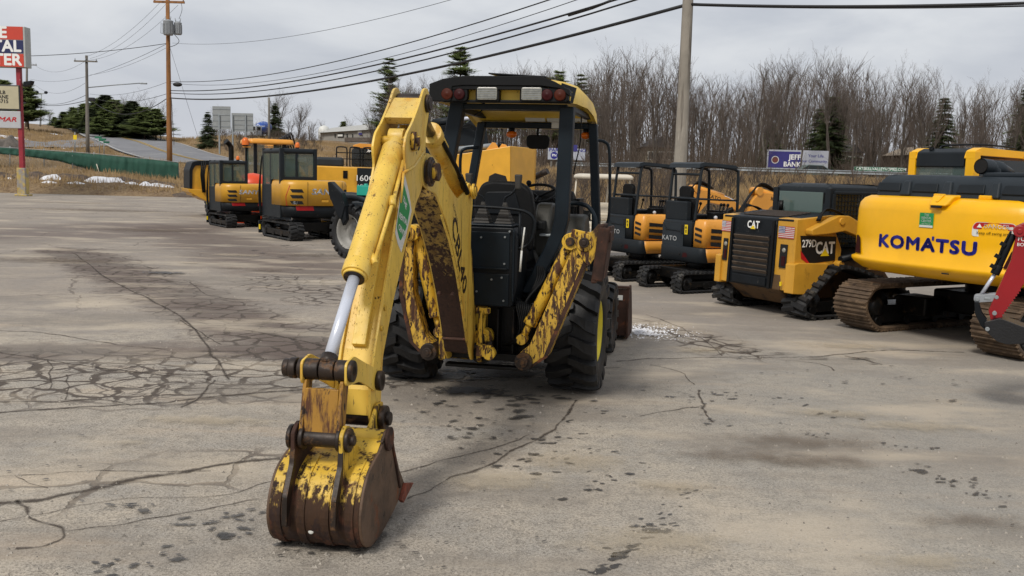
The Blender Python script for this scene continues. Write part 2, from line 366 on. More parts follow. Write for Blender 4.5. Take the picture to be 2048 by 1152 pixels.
# ---------- asphalt lot: one sheet with cracks, dirt, wet stains and shade painted under the backhoe ----------
mA,nt,b=new_mat('weathered_asphalt'); co=coords(nt)
g1=noise(nt,co,.22,4,.6); g2=noise(nt,co,1.3,6,.65); g3=noise(nt,co,55,3,.7); g4=noise(nt,co,9,5,.7)
c=mixc(nt,ramp(nt,g1,.35,.65),srgb('#a99f91'),srgb('#b8ac9a')); c=mixc(nt,ramp(nt,g2,.38,.66),c,srgb('#9a948b'))
c=mixc(nt,mth(nt,'MULTIPLY',ramp(nt,g4,.46,.64),.6),c,srgb('#7c756b')); c=mixc(nt,mth(nt,'MULTIPLY',ramp(nt,g3,.42,.66),.75),c,srgb('#625c54'))
spk=noise(nt,co,140,2,.5); c=mixc(nt,mth(nt,'MULTIPLY',ramp(nt,spk,.55,.68),.6),c,srgb('#d6cdbe'))
st=noise(nt,coords(nt,scale=(.5,2.2,1),rot=(0,0,.35)),.9,5,.6); c=mixc(nt,mth(nt,'MULTIPLY',ramp(nt,st,.55,.75),.35),c,srgb('#c0a88c'))
# greyer, cleaner towards the right
spx=N(nt,'ShaderNodeSeparateXYZ'); nt.links.new(co,spx.inputs[0]); c=mixc(nt,mth(nt,'MULTIPLY',ramp(nt,mth(nt,'ADD',spx.outputs[0],mth(nt,'MULTIPLY',g1,3.0)),1.0,5.5),.55),c,srgb('#8b8881'))
# far brown dusty field of the lot
fa=mth(nt,'ADD',spx.outputs[1],mth(nt,'MULTIPLY',g2,9.0)); c=mixc(nt,mth(nt,'MULTIPLY',ramp(nt,fa,13.5,19),.5),c,srgb('#857a70'))
# broad worn-brown bands (wheel tracks of mud) at real places on the lot
def band(p,q,wd,soft,nz,col,amt,c,hs=1.2):
    p,q=V(p),V(q); d=(q-p).normalized(); n_=V((-d.y,d.x)); 
    v=mth(nt,'ADD',mth(nt,'MULTIPLY',mth(nt,'SUBTRACT',spx.outputs[0],p.x),n_.x),mth(nt,'MULTIPLY',mth(nt,'SUBTRACT',spx.outputs[1],p.y),n_.y))
    al=mth(nt,'ADD',mth(nt,'MULTIPLY',mth(nt,'SUBTRACT',spx.outputs[0],p.x),d.x),mth(nt,'MULTIPLY',mth(nt,'SUBTRACT',spx.outputs[1],p.y),d.y))
    Ln=(q-p).length; e=mth(nt,'SUBTRACT',mth(nt,'ABSOLUTE',mth(nt,'SUBTRACT',al,Ln/2)),Ln/2)
    dist=mth(nt,'MAXIMUM',mth(nt,'ABSOLUTE',v),e) if False else mth(nt,'ADD',mth(nt,'ABSOLUTE',v),mth(nt,'MAXIMUM',e,0.0))
    dist=mth(nt,'ADD',dist,mth(nt,'MULTIPLY',mth(nt,'SUBTRACT',noise(nt,co,hs,5,.7),.5),nz))
    f=mth(nt,'SUBTRACT',1.0,ramp(nt,dist,wd,wd+soft)); return mixc(nt,mth(nt,'MULTIPLY',f,amt),c,srgb(col)),f
def g2d(x,y): q=G(x,y); return (q.x,q.y)
c,f1=band(g2d(130,500),g2d(650,715),.28,.7,1.3,'#62554d',.9,c)
c,f2=band(g2d(-60,705),g2d(640,700),.16,.6,1.1,'#62554d',.8,c)
c,f3=band(g2d(-100,470),g2d(330,455),1.6,3.0,5.,'#665a54',.7,c,.35)
c,f4=band(g2d(330,455),g2d(600,540),.5,1.5,2.8,'#62554d',.8,c,.7)
c,f5=band(g2d(560,575),g2d(760,590),.2,.8,.8,'#75695f',.25,c)
c,f6=band(g2d(1250,620),g2d(1480,700),.05,.5,.9,'#7d7062',.35,c)
c,f7=band(g2d(850,790),g2d(1120,780),.25,1.1,1.1,'#5d544c',.5,c,1.6)
c,f8=band(g2d(1080,855),g2d(700,1030),.02,.4,.9,'#6f665c',.55,c,3)
# alligator cracks inside the bands
cw=N(nt,'ShaderNodeVectorMath',operation='ADD'); nt.links.new(co,cw.inputs[0]); 
wn=N(nt,'ShaderNodeTexNoise'); nt.links.new(co,wn.inputs['Vector']); wn.inputs['Scale'].default_value=2.2; wn.inputs['Detail'].default_value=5
ws=N(nt,'ShaderNodeVectorMath',operation='SCALE'); nt.links.new(wn.outputs['Color'],ws.inputs[0]); ws.inputs['Scale'].default_value=.42; nt.links.new(ws.outputs[0],cw.inputs[1])
def vor(s,wd,mask,amt,col,c):
    vv=N(nt,'ShaderNodeTexVoronoi',feature='DISTANCE_TO_EDGE',voronoi_dimensions='2D'); nt.links.new(cw.outputs[0],vv.inputs['Vector']); vv.inputs['Scale'].default_value=s; vv.inputs['Randomness'].default_value=1
    wv=mth(nt,'MULTIPLY',noise(nt,co,3.2,4,.6),wd*2.2)
    ff=mth(nt,'SUBTRACT',1.0,ramp(nt,mth(nt,'SUBTRACT',vv.outputs[0],wv),-wd*.55,wd*.25)); ff=mth(nt,'MULTIPLY',ff,mask)
    return mixc(nt,mth(nt,'MULTIPLY',ff,amt),c,srgb(col)),ff
def region(p,q,wd,soft,nz):
    global c
    _,f=band(p,q,wd,soft,nz,'#000000',0,c); return f
m1=region(g2d(140,500),g2d(660,720),.5,.5,1.1); m2=region(g2d(-200,742),g2d(680,748),1.0,.35,.8); m3=region(g2d(560,560),g2d(730,600),.5,.9,1.2); m4=region(g2d(1250,640),g2d(1500,710),.15,.5,.7)
m5=region(g2d(-100,1000),g2d(520,930),.25,.4,.7)
mm=mth(nt,'MAXIMUM',mth(nt,'MAXIMUM',m1,m2),mth(nt,'MAXIMUM',m3,m4))
c,k1=vor(3.0,.085,mm,.92,'#463c33',c); c,k5=vor(3.6,.06,mth(nt,'MULTIPLY',m2,ramp(nt,noise(nt,co,.9,4),.42,.55)),.8,'#504740',c); c,k2=vor(4.5,.05,mth(nt,'MULTIPLY',mm,ramp(nt,noise(nt,co,.8,4),.46,.58)),.7,'#5a5048',c)
mf=mth(nt,'MULTIPLY',ramp(nt,noise(nt,co,.16,3),.46,.58),ramp(nt,mth(nt,'SUBTRACT',mth(nt,'MULTIPLY',spx.outputs[1],.25),spx.outputs[0]),1.,4.5)); c,k3=vor(.55,.011,mf,.6,'#5d534a',c)
c,k4=vor(1.7,.045,m5,.8,'#5a5047',c); lp=noise(nt,coords(nt,scale=(.55,1.5,1)),.55,6,.6); c=mixc(nt,mth(nt,'MULTIPLY',ramp(nt,lp,.48,.64),.6),c,srgb('#7d756b')); lq=noise(nt,coords(nt,scale=(.6,1.3,1),loc=(7,3,0)),.7,5,.6); c=mixc(nt,mth(nt,'MULTIPLY',ramp(nt,lq,.50,.68),.55),c,srgb('#bfb19c'))
nt.links.new(c,b.inputs['Base Color'])
kk=mth(nt,'MAXIMUM',mth(nt,'MAXIMUM',k1,k3),k4)
b.inputs['Roughness'].default_value=.82; b.inputs['Specular IOR Level'].default_value=.35
bn=N(nt,'ShaderNodeBump'); bn.inputs['Distance'].default_value=.012; bn.inputs['Strength'].default_value=.7
hh=mth(nt,'ADD',mth(nt,'MULTIPLY',g3,.45),mth(nt,'MULTIPLY',g4,.5)); hh=mth(nt,'SUBTRACT',hh,mth(nt,'MULTIPLY',kk,1.2)); nt.links.new(hh,bn.inputs['Height']); nt.links.new(bn.outputs[0],b.inputs['Normal'])
# ragged decals sharing the sheet: cracks (ribbons) and stains and painted shade (discs), UV.x = 0 centre .. 1 edge
def ragged(name,col,amt,s,rough=.8,spec=.3,edge=(.25,.75)):
    m,n_,b_=new_mat(name); uv=N(n_,'ShaderNodeUVMap'); s_=N(n_,'ShaderNodeSeparateXYZ'); n_.links.new(uv.outputs[0],s_.inputs[0]); cc=coords(n_)
    v=mth(n_,'ADD',mth(n_,'ABSOLUTE',s_.outputs[0]),mth(n_,'MULTIPLY',mth(n_,'SUBTRACT',noise(n_,cc,s,6,.7),.5),2.2))
    f=mth(n_,'MULTIPLY',mth(n_,'SUBTRACT',1.0,ramp(n_,v,edge[0],edge[1])),amt)
    b_.inputs['Base Color'].default_value=(*srgb(col),1); b_.inputs['Roughness'].default_value=rough; b_.inputs['Specular IOR Level'].default_value=spec
    n_.links.new(f,b_.inputs['Alpha']); return m
mCrk=ragged('crack_filled_with_dirt','#4a4139',.8,9,edge=(-.1,.75)); mStnShade=ragged('damp_oil_spot_and_painted_shade','#45423f',.8,11,.5,.4,edge=(.3,.5)); mDust=ragged('pale_sand_dust','#bcae96',.4,6,.95,.1,edge=(.0,1.0)); mSalt=ragged('white_salt_crust','#cfcfd2',.75,9,.9,.1,edge=(-.1,.7)); mBrn=ragged('brown_stain','#75685a',.42,5,.85,.2,edge=(.0,1.))
mb=MB(); S=1500
mb.add([(-S,-60,0),(S,-60,0),(S,27.6,0),(-S,27.6,0)],[(0,1,2,3)])
# the lot's far part follows the same sheet up to the verge
vs=[];fs=[]; 
for i in range(0,121):
    p=-900+i*(3900/120); T=None
    for (a,A),(cc_,C) in zip(PROF,PROF[1:]):
        if a<=p<=cc_: t=(p-a)/(cc_-a); T=A[0][0]*(1-t)+C[0][0]*t; break
    if T is None: T=PROF[0][1][0][0] if p<PROF[0][0] else PROF[-1][1][0][0]
    T=T+.25+.5*NZ.noise(V((p*.02,0,0)))+.2*NZ.noise(V((p*.1,2,0)))
    u=(p-1024)/F
    vs+=[(u*27.6,27.6,0.0),(u*T,T,.004)]
mb.add(vs,[(2*i,2*i+2,2*i+3,2*i+1) for i in range(120)])
def crack(pts,wpx,mi=1,z=.004):
    """pts: pixels of the photograph, laid on the lot; width in metres"""
    P=[G(x,y,0) for x,y in pts]; P=bez(P,6); mb.mi=mi; vs=[];uv=[]
    for i,p in enumerate(P):
        d=(P[min(i+1,len(P)-1)]-P[max(i-1,0)]).normalized(); n_=V((-d.y,d.x,0)); j=.05*NZ.noise(V((p.x*2.1,p.y*2.1,1)))+.03*NZ.noise(V((p.x*7,p.y*7,1))); ww=wpx*.8*(1+.7*NZ.noise(V((p.x*3,p.y*3,5))))
        for s_ in (-1,1): vs.append(V((p.x,p.y,z))+n_*(j+s_*ww)); uv.append((s_*1.0,i))
    mb.add(vs,[(2*i,2*i+1,2*i+3,2*i+2) for i in range(len(P)-1)],uv=uv); mb.mi=0
Zs=[.004]
def stain(px,py,rx,ry,mi=2,rot=0):
    Zs[0]+=.00002
    c0=G(px,py,Zs[0]); mb.mi=mi; n=12; vs=[c0]; uv=[(0,0)]
    for i in range(n):
        t=2*PI*i/n; a,b_=rx*math.cos(t),ry*math.sin(t); vs.append(c0+V((a*math.cos(rot)-b_*math.sin(rot),a*math.sin(rot)+b_*math.cos(rot),0))); uv.append((1,0))
    mb.add(vs,[(0,1+i,1+(i+1)%n) for i in range(n)],uv=uv); mb.mi=0
for pts,wd in [([(-30,828),(160,815),(280,808),(440,792),(620,778),(700,770),(800,762)],.05),([(-30,805),(120,802),(200,800),(260,812)],.03),([(240,780),(330,778),(420,776),(520,778),(640,772)],.02),
 ([(-40,1008),(60,1000),(150,985),(280,958),(380,945),(470,925),(560,917)],.07),([(40,1000),(70,1035),(130,1060),(95,1092),(30,1100)],.03),([(130,1062),(240,1050),(330,1033),(400,1020),(520,1000)],.016),
 ([(-30,1052),(60,1030),(110,1020),(260,998),(440,990),(530,968),(580,955)],.014),([(-20,952),(60,947),(130,945),(200,944),(300,945),(420,945)],.012),([(40,948),(65,968),(100,975)],.012),
 ([(100,780),(104,740),(95,720)],.02),([(130,750),(135,800)],.015),([(60,590),(160,595),(240,590)],.02),([(145,505),(220,560),(300,600),(370,640),(420,700),(455,760)],.04),([(370,560),(400,580),(430,595),(520,600)],.02),
 ([(430,760),(400,800),(360,815)],.03),([(560,600),(640,612),(700,612)],.018),([(480,660),(560,672),(640,690),(700,700)],.03),([(360,640),(400,665),(440,690)],.025),
 ([(1230,722),(1300,718),(1400,716),(1480,714),(1560,715),(1640,712),(1720,705),(1800,700),(1860,703),(1930,706)],.035),([(1240,660),(1330,668),(1430,690),(1500,708)],.03),([(1300,730),(1360,745),(1390,770)],.02),([(1440,712),(1420,690),(1350,650),(1290,630)],.022),
 ([(1690,712),(1735,722),(1765,730)],.04),([(1560,720),(1640,728),(1670,742)],.025),([(1050,715),(1150,735),(1240,735)],.02),
 ([(1395,780),(1400,810),(1410,825),(1420,845)],.03),([(1280,833),(1330,822),(1400,815)],.02),([(1150,800),(1130,835),(1085,870),(1020,905),(960,935),(900,955)],.035),
 ([(900,955),(850,985),(820,1000)],.02),([(770,950),(860,930),(960,905),(1060,870)],.02),([(-20,700),(60,715),(160,730),(280,745),(420,760)],.03),([(-10,660),(100,668),(240,690),(330,700)],.03),([(0,745),(100,748),(220,742),(380,748),(600,752)],.02)]: crack(pts,wd)
rnd=random.Random(3)
# damp spots: clusters along the drip lines seen in the photograph
def spots(path,n,spread,r0,r1,el=2.2,mi=2):
    P=bez([G(x,y) for x,y in path],8)
    for _ in range(int(n*1.3)):
        p=rnd.choice(P)+V((rnd.gauss(0,spread),rnd.gauss(0,spread),0)); r=r0+(r1-r0)*rnd.random()**2*.9; q=proj(p); stain(q[0],q[1],r*rnd.uniform(1,el),r*rnd.uniform(.5,1.1),mi,rnd.uniform(-.5,.9))
for a in [([(1180,1150),(1240,1110),(1310,1060)],26,.05,.02,.07),([(1310,1060),(1330,1020),(1390,960)],18,.07,.02,.06),([(1160,1000),(1220,955),(1250,910)],16,.07,.02,.06),([(1200,830),(1150,870),(1060,920),(1000,950)],46,.16,.02,.07),
 ([(1320,790),(1450,790),(1560,800),(1640,830)],26,.18,.02,.07),([(1380,780),(1410,830),(1440,850)],14,.08,.02,.05),([(1540,850),(1700,880),(1860,900)],22,.09,.015,.04),([(1790,930),(1900,960),(2010,1000)],30,.1,.02,.07),
 ([(190,1140),(280,1120),(360,1110)],16,.08,.02,.07),([(410,1060),(470,1050),(560,1040),(620,1100)],24,.1,.03,.09),([(850,790),(950,830),(1010,870)],46,.22,.02,.09),([(900,740),(1000,770),(1080,800)],40,.3,.05,.14),([(800,830),(900,870),(1000,890)],26,.3,.02,.05),
 ([(0,940),(300,1000),(560,1060)],40,.45,.01,.035),([(700,1120),(900,1080),(1100,1020)],34,.4,.01,.035),([(1300,1100),(1600,1050),(1900,1080)],30,.6,.006,.02),([(1500,760),(1700,740),(1900,760)],26,.5,.02,.06),([(240,1010),(270,1020)],5,.05,.04,.08),([(600,560),(680,580)],18,.4,.03,.09),([(400,460),(520,500),(640,545)],20,.7,.05,.2)]: spots(*a)
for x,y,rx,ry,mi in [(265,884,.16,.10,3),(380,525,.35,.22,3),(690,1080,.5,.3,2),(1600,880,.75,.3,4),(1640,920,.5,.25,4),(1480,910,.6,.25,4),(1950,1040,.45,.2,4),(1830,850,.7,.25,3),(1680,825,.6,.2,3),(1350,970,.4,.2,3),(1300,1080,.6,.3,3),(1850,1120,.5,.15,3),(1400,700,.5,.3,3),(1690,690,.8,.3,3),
 (530,540,.6,.3,4),(465,535,.5,.3,4),(300,460,2.5,1.0,4),(100,520,2,.8,4),(330,545,.8,.35,2),(960,720,.9,.6,2),(1010,745,1.3,.5,2),(870,750,.8,.4,2),(1060,730,.8,.4,2),(930,780,.7,.3,2),(480,510,.9,.4,3),(200,420,5,1.5,4),(150,405,4,.8,3),(620,510,1.0,.5,4),(1000,960,.5,.3,3),(700,850,.5,.25,3),(1150,920,.5,.3,3),(420,840,.7,.2,3)]: stain(x,y,rx,ry,mi)  # dark oily discs under the backhoe also paint in its contact shadow
# the brown cake of dirt on the crossing of cracks at the right
for x,y,rx,ry in [(1500,700,.22,.1),(1560,706,.3,.08),(1640,716,.3,.08),(1720,716,.32,.1),(1470,690,.2,.09),(1420,672,.2,.08),(1750,726,.14,.05)]: stain(x,y,rx,ry,1)
for x,y,rx,ry in [(1283,664,.32,.22),(1300,668,.4,.2),(1275,660,.2,.2)]: stain(x,y,rx,ry,5)
lot=mb.build('asphalt_lot',[mA,mCrk,mStnShade,mDust,mBrn,mSalt]); tag(lot,kind='structure')
# ---------- shared machine kit ----------
def tyre_mb(mb,c,Rr,W,n=18,lugw=.5,depth=.055,skew=.42,rim=.5):
    """lugged tyre about the x axis; c = centre"""
    c=V(c); ri=Rr*rim; Rc=Rr-depth
    pr=[(-W*.36,ri),(-W*.46,ri*1.08),(-W*.5,(ri+Rc)/2),(-W*.48,Rc*.93),(-W*.4,Rc*.985),(-W*.2,Rc),(0,Rc),(W*.2,Rc),(W*.4,Rc*.985),(W*.48,Rc*.93),(W*.5,(ri+Rc)/2),(W*.46,ri*1.08),(W*.36,ri)]
    mb.lathe(c,(1,0,0),pr,56)
    def pt(w,a,r): return c+V((w,math.cos(a)*r,math.sin(a)*r))
    for sd in (-1,1):
        for i in range(n):
            a0=2*PI*(i+(.5 if sd>0 else 0))/n; st=[]
            for k,(w,sh,hw,rr) in enumerate([(-.03*W,0,.6,1.),(.12*W,.25,.75,1.),(.3*W,.75,.95,1.),(.46*W,1.,1.05,.985),(.52*W,1.05,1.1,.95),(.515*W,1.1,1.0,.86)]):
                a=a0+skew*sh*(2*PI/n)*1.1; h=lugw*hw*PI/n*.95; ro=Rr*rr; rin=Rc*min(rr,1)-.01 if k<4 else Rc*rr*.96
                w_=w*sd; wi=w_ if k<4 else w_*.93
                st.append([pt(w_,a-h,ro),pt(w_,a+h,ro),pt(wi,a+h*1.25,rin),pt(wi,a-h*1.25,rin)])
            vs=[p for s_ in st for p in s_]; fs=[]
            for k in range(len(st)-1):
                for q in range(4): fs.append((k*4+q,k*4+(q+1)%4,k*4+4+(q+1)%4,k*4+4+q))
            fs+=[(0,1,2,3),tuple((len(st)-1)*4+q for q in (3,2,1,0))]
            if sd<0: fs=[f[::-1] for f in fs]
            mb.add(vs,fs)
def wheel(root,c,Rr,W,side,rimmat,n=18,depth=.055,rim=.5,name='wheel',dish=.1,lugw=.5):
    """wheel > tyre, rim ; side=+1 when the outside faces +x"""
    t=MB(); tyre_mb(t,c,Rr,W,n,lugw=lugw,depth=depth,rim=rim); tt=t.build('tyre',mRub,None)
    r=MB(); ri=Rr*rim; o=W*.42*side
    r.lathe(V(c),(side,0,0),[(W*.36,ri*1.0),(W*.42,ri*1.03),(W*.43,ri*.97),(W*.38,ri*.93),(W*.3,ri*.86),(W*.3-dish,ri*.8),(W*.3-dish,ri*.42),(W*.3-dish+.03,ri*.4),(W*.3-dish+.04,ri*.3),(W*.3-dish+.06,ri*.28),(W*.3-dish+.06,0)],36)
    r.lathe(V(c),(side,0,0),[(-W*.4,ri*1.0),(-W*.42,ri*.9),(-W*.2,ri*.8),(0,ri*.5),(0,0)],28)
    for k in range(8):
        a=2*PI*k/8; r.cyl(V(c)+V((side*(W*.3-dish),math.cos(a)*ri*.55,math.sin(a)*ri*.55)),V(c)+V((side*(W*.3-dish+.025),math.cos(a)*ri*.55,math.sin(a)*ri*.55)),.018,n=6)
    rr=r.build(name,rimmat,root); tt.parent=rr; return rr
def resample(P,n):
    P=[V(p) for p in P]+[V(P[0])]; L=[0]
    for a,b in zip(P,P[1:]): L.append(L[-1]+(b-a).length)
    T=L[-1]; out=[]; j=0
    for i in range(n):
        s=T*i/n
        while L[j+1]<s: j+=1
        out.append(P[j].lerp(P[j+1],(s-L[j])/(L[j+1]-L[j])))
    return out,T
def track(root,x0,x1,pts,rad,th=.035,nl=44,kind='rubber',mat=None,lug=.022,frame=mDirtyBlk,rollers=4,side=-1,sprocket_r=None):
    """crawler track: outline polygon pts in (y,z) (outer line), between x0 and x1"""
    P=rounded([V(p) for p in pts],rad,8); P,T=resample([V((p[0],p[1])) for p in P],nl*4); m=len(P); mb=MB()
    nrm=[]
    for i in range(m):
        d=(P[(i+1)%m]-P[i-1]).normalized(); nrm.append(V((d.y,-d.x)))
    cen=sum(P,V((0,0)))/m
    if (P[0]-cen).dot(nrm[0])<0: nrm=[-q for q in nrm]
    q_=[]
    for p,n_ in zip(P,nrm):
        o=p-n_*lug; i_=p-n_*(lug+th)
        q_+=[(x0,o.x,o.y),(x1,o.x,o.y),(x1,i_.x,i_.y),(x0,i_.x,i_.y)]
    fs=[(i*4+k,i*4+(k+1)%4,((i+1)%m)*4+(k+1)%4,((i+1)%m)*4+k) for i in range(m) for k in range(4)]
    mb.add(q_,fs,True)
    xm=(x0+x1)/2; W=x1-x0
    for i in range(nl):
        for half in ((0,1) if kind=='rubber' else (2,)):
            k=i*4+(2 if half==1 else 0); p=P[k%m]; n_=nrm[k%m]; d=V((-n_.y,n_.x)); st=T/nl
            if kind=='rubber':
                xa,xb=(x0-.004,xm+W*.06) if half==0 else (xm-W*.06,x1+.004); hw=st*.27; base=p-n_*(lug+.004)
                sh=st*.18
                vs=[]
                for (xx,dd) in ((xa,-sh if half==0 else sh*0),(xb,0)):
                    c=base+d*(sh if (xx==xa and half==0) or (xx==xb and half==1) else -sh)
                    for (a,bb) in ((-hw,0),(hw,0),(hw*.75,lug+.004),(-hw*.75,lug+.004)): r_=c+d*a+n_*bb; vs.append((xx,r_.x,r_.y))
                mb.add(vs,[(0,1,2,3),(7,6,5,4)]+[(j,j+4,(j+1)%4+4,(j+1)%4) for j in range(4)])
            else:
                base=p-n_*(lug+.01); hw=st*.46; vs=[]
                prof=[(-hw,0),(hw,0),(hw,.012),(hw*.7,.014),(hw*.62,lug+.01),(hw*.42,lug+.01),(hw*.35,.016),(hw*.06,.016),(0.02*hw,lug+.006),(-hw*.18,lug+.006),(-hw*.25,.016),(-hw*.62,.016),(-hw*.7,lug+.01),(-hw*.92,lug+.01),(-hw,.01)]
                for xx in (x0-.012,x1+.012):
                    for a,bb in prof: r_=base+d*a+n_*bb; vs.append((xx,r_.x,r_.y))
                n2=len(prof); mb.add(vs,[tuple(range(n2)),tuple(range(2*n2-1,n2-1,-1))]+[(j,j+n2,(j+1)%n2+n2,(j+1)%n2) for j in range(n2)])
    o=mb.build('track',mat or mTrk,root)
    ys=[p.x for p in P]; zs=[p.y for p in P]; y0,y1,z0,z1=min(ys),max(ys),min(zs),max(zs)
    f=MB(); off=lug+th; rr=(z1-z0)/2-off; rr=min(rr,rad*.9)
    f.ext(rounded([(y0+rr*.9,z0+off+.05),(y1-rr*.9,z0+off+.05),(y1-rr*1.0,z0+off+rr*1.1),(y0+rr*1.0,z0+off+rr*1.1)],.03),'x',x0+W*.12,x1-W*.12)
    for k in range(rollers):
        yy=y0+rr*1.3+(y1-y0-2.6*rr)*k/max(1,rollers-1); f.cyl((x0+W*.08,yy,z0+off+.075),(x1-W*.08,yy,z0+off+.075),.07,n=14)
    f.build('track_frame',frame,o,bevel=.006)
    for yy,nm in ((y0+off+rr,'drive_sprocket'),(y1-off-rr,'idler_wheel')):
        g=MB(); zc=z0+off+rr
        xs=(x0+W*.1,x1-W*.1); g.lathe((xm,yy,zc),(1,0,0),[(-W*.42,0),(-W*.42,rr*.35),(-W*.38,rr*.45),(-W*.3,rr*.55),(-W*.3,rr*.92),(W*.3,rr*.92),(W*.3,rr*.55),(W*.38,rr*.45),(W*.42,rr*.35),(W*.42,0)],24)
        g.build(nm,frame,o)
    return o
def M3(o,x,y):
    x=V(x).normalized(); y=V(y).normalized(); z=x.cross(y).normalized(); y=z.cross(x); return axes(V(o),x,y,z)
def text_part(root,name,txt,o,x,y,size,mat,off=.0,sx=1.0,shear=0.0,spacing=1.0,ext=.004,label=None,align='CENTER'):
    m=MB(); m.text(txt,M3(o,x,y),size,off,ext,sx,shear,spacing,align); return m.build(name,mat,root,label=label)
def poly_part(root,name,pts,o,x,y,mat,ext=.003):
    m=MB(); mm=M3(o,x,y); m.add([mm@V((p[0],p[1],ext)) for p in pts],[tuple(range(len(pts)))]); return m.build(name,mat,root)
def beacon(root,c,name='beacon_light',r=.06,mat=None):
    m=MB(); m.cyl(V(c),V(c)+V((0,0,.04)),r*.8,n=12); b=m.build(name,mBlk,root)
    d=MB(); d.lathe(V(c)+V((0,0,.04)),(0,0,1),[(0,r),(r*1.2,r*.95),(r*1.9,r*.6),(r*2.1,0)],14); d.build('lens',mat or mAmbL,b); return b
# ---------- the yellow backhoe loader ----------
O=V((-.16,8.95,0)); RZ=R(-12)
bh=thing('backhoe_loader',O,RZ,'worn yellow backhoe loader in the middle, its long digging arm reaching to the ground','backhoe')
RM=rootmat(O,RZ).inverted()
def Lp(px,py,yl):
    """photo pixel -> local point on the plane local y = yl"""
    o=RM@V((0,0,CZ)); d=RM.to_3x3()@ray(px,py); t=(yl-o.y)/d.y; return o+d*t
# wheels
wheel(bh,(-.81,0,.555),.56,.45,-1,mRimY,n=17,depth=.06)
wheel(bh,(.81,0,.555),.56,.45,1,mRimY,n=17,depth=.06)
wheel(bh,(-.78,1.92,.40),.405,.30,-1,mGrease,n=16,depth=.035,dish=.05)
wheel(bh,(.80,1.92,.40),.405,.30,1,mGrease,n=16,depth=.035,dish=.05)
# chassis
m=MB(); m.box((.0,1.0,.55),(.5,2.4,.3)); m.box((0,0,.56),(1.25,.3,.3)); m.cyl((-.7,0,.56),(.7,0,.56),.11); m.box((0,1.92,.42),(1.3,.16,.16))
m.box((.1,-.35,.62),(.9,.5,.5)); m.box((.0,2.5,.5),(.6,.3,.5)); m.build('chassis',mDirtyBlk,bh,bevel=.015)
m=MB(); m.ext(rounded([(-.35,.9),(.42,.9),(.46,1.3),(.4,1.42),(-.32,1.42),(-.38,1.3)],.05),'y',1.35,2.7); m.build('engine_hood',mBlk,bh,bevel=.02)
# rear frame : box tower with plates, slots and cross tube
m=MB()
m.ext([(-.36,.34),(.52,.34),(.56,.42),(.5,.56),(.4,.62),(.4,.84),(-.22,.84),(-.22,.62),(-.36,.5)],'y',-.62,-.42)
m.box((.09,-.72,.40),(.86,.12,.06)); m.box((.09,-.72,.30),(.7,.1,.03)); m.box((.2,-.66,.60),(.02,.16,.44)); m.box((.34,-.66,.60),(.02,.18,.44)); m.box((-.05,-.66,.6),(.02,.16,.44))
m.cyl((.08,-.84,.42),(.08,-.6,.42),.08,n=20); m.build('rear_frame',mDirtyBlk,bh,bevel=.006)
m=MB(); m.cyl((.08,-.80,.56),(.08,-.66,.56),.085,n=20); m.cyl((.08,-.84,.56),(.08,-.70,.56),.05,n=16); m.build('swing_cylinder_mount',mYelRust,bh,bevel=.006)
m=MB(); m.cyl((.08,-.87,.56),(.08,-.84,.56),.03,n=12); m.build('mount_pin',mGrease,bh)
# hoses round the frame
m=MB(); rr_=random.Random(5)
for k in range(9):
    x0=.36+.02*k; m.tube(bez([(x0-.05,-.6,.95-.02*k),(x0,-.72-.01*k,.85),(x0+.05,-.78,.66-.02*k),(x0-.02,-.76,.54),(x0-.12,-.7,.5)],5),.011,6)
for k in range(5): m.tube(bez([(-.1-.03*k,-.6,.95),(-.16-.02*k,-.76,.8),(-.12,-.86-.01*k,.66),(-.06,-.8,.5+.02*k)],5),.011,6)
for k in range(4): m.tube(bez([(.42,-.3,1.3),(.5+.02*k,-.5,1.1),(.44,-.6-.02*k,.9),(.4,-.66,.7)],5),.012,6)
m.build('hydraulic_hose',mPlas,bh)
# control console
m=MB(); m.ext(rounded([(-.24,.84),(.33,.84),(.37,1.02),(.37,1.45),(.33,1.53),(-.24,1.53)],.02,2),'y',-.78,-.36); con=m.build('control_console',mBlk,bh,bevel=.012)
m=MB(); m.box((.07,-.785,1.33),(.46,.012,.32)); m.box((.07,-.785,.99),(.46,.012,.28)); m.box((.08,-.80,1.175),(.40,.02,.012)); m.box((.335,-.79,1.2),(.02,.02,.62)); m.box((.05,-.6,1.545),(.54,.34,.02))
m.build('access_panel',mPost,con,bevel=.01)
m=MB()
for x,z in [(-.12,1.45),(.26,1.45),(-.12,1.22),(.26,1.22),(.26,.9),(-.1,.9),(.15,1.08),(.02,.97),(.30,1.5),(.05,1.44),(.24,1.1)]: m.cyl((x,-.792,z),(x,-.803,z),.009,n=8)
m.build('bolt',mGalv,con)
# lever boots, levers, knobs
for x,z,tx,tz,kx in [(.02,1.555,-.05,1.80,-.11),(.215,1.555,.25,1.73,.33)]:
    b=MB()
    for k in range(7):
        w1=.155-.019*k; z0=z+.026*k; b.box((x,-.62,z0+.012),(w1,w1,.02),taper=(.85,.85)); b.box((x,-.62,z0+.024),(w1*.82,w1*.82,.008))
    bt=b.build('lever_boot',mBoot,bh,bevel=.004)
    l=MB(); l.tube(bez([(x,-.62,z+.15),(x,-.63,z+.22),(kx*.6+x*.4,-.64,z+.27),(kx,-.64,z+.34)],5),.010,8); lv=l.build('control_lever',mBlk,bt)
    k_=MB(); k_.hull8([(kx-.022,-.665,z+.30),(kx+.022,-.665,z+.30),(kx+.022,-.615,z+.30),(kx-.022,-.615,z+.30)],[(kx-.03,-.67,z+.43),(kx+.034,-.67,z+.43),(kx+.034,-.61,z+.43),(kx-.03,-.61,z+.43)]); k_.build('knob',mBoot,lv,bevel=.012)
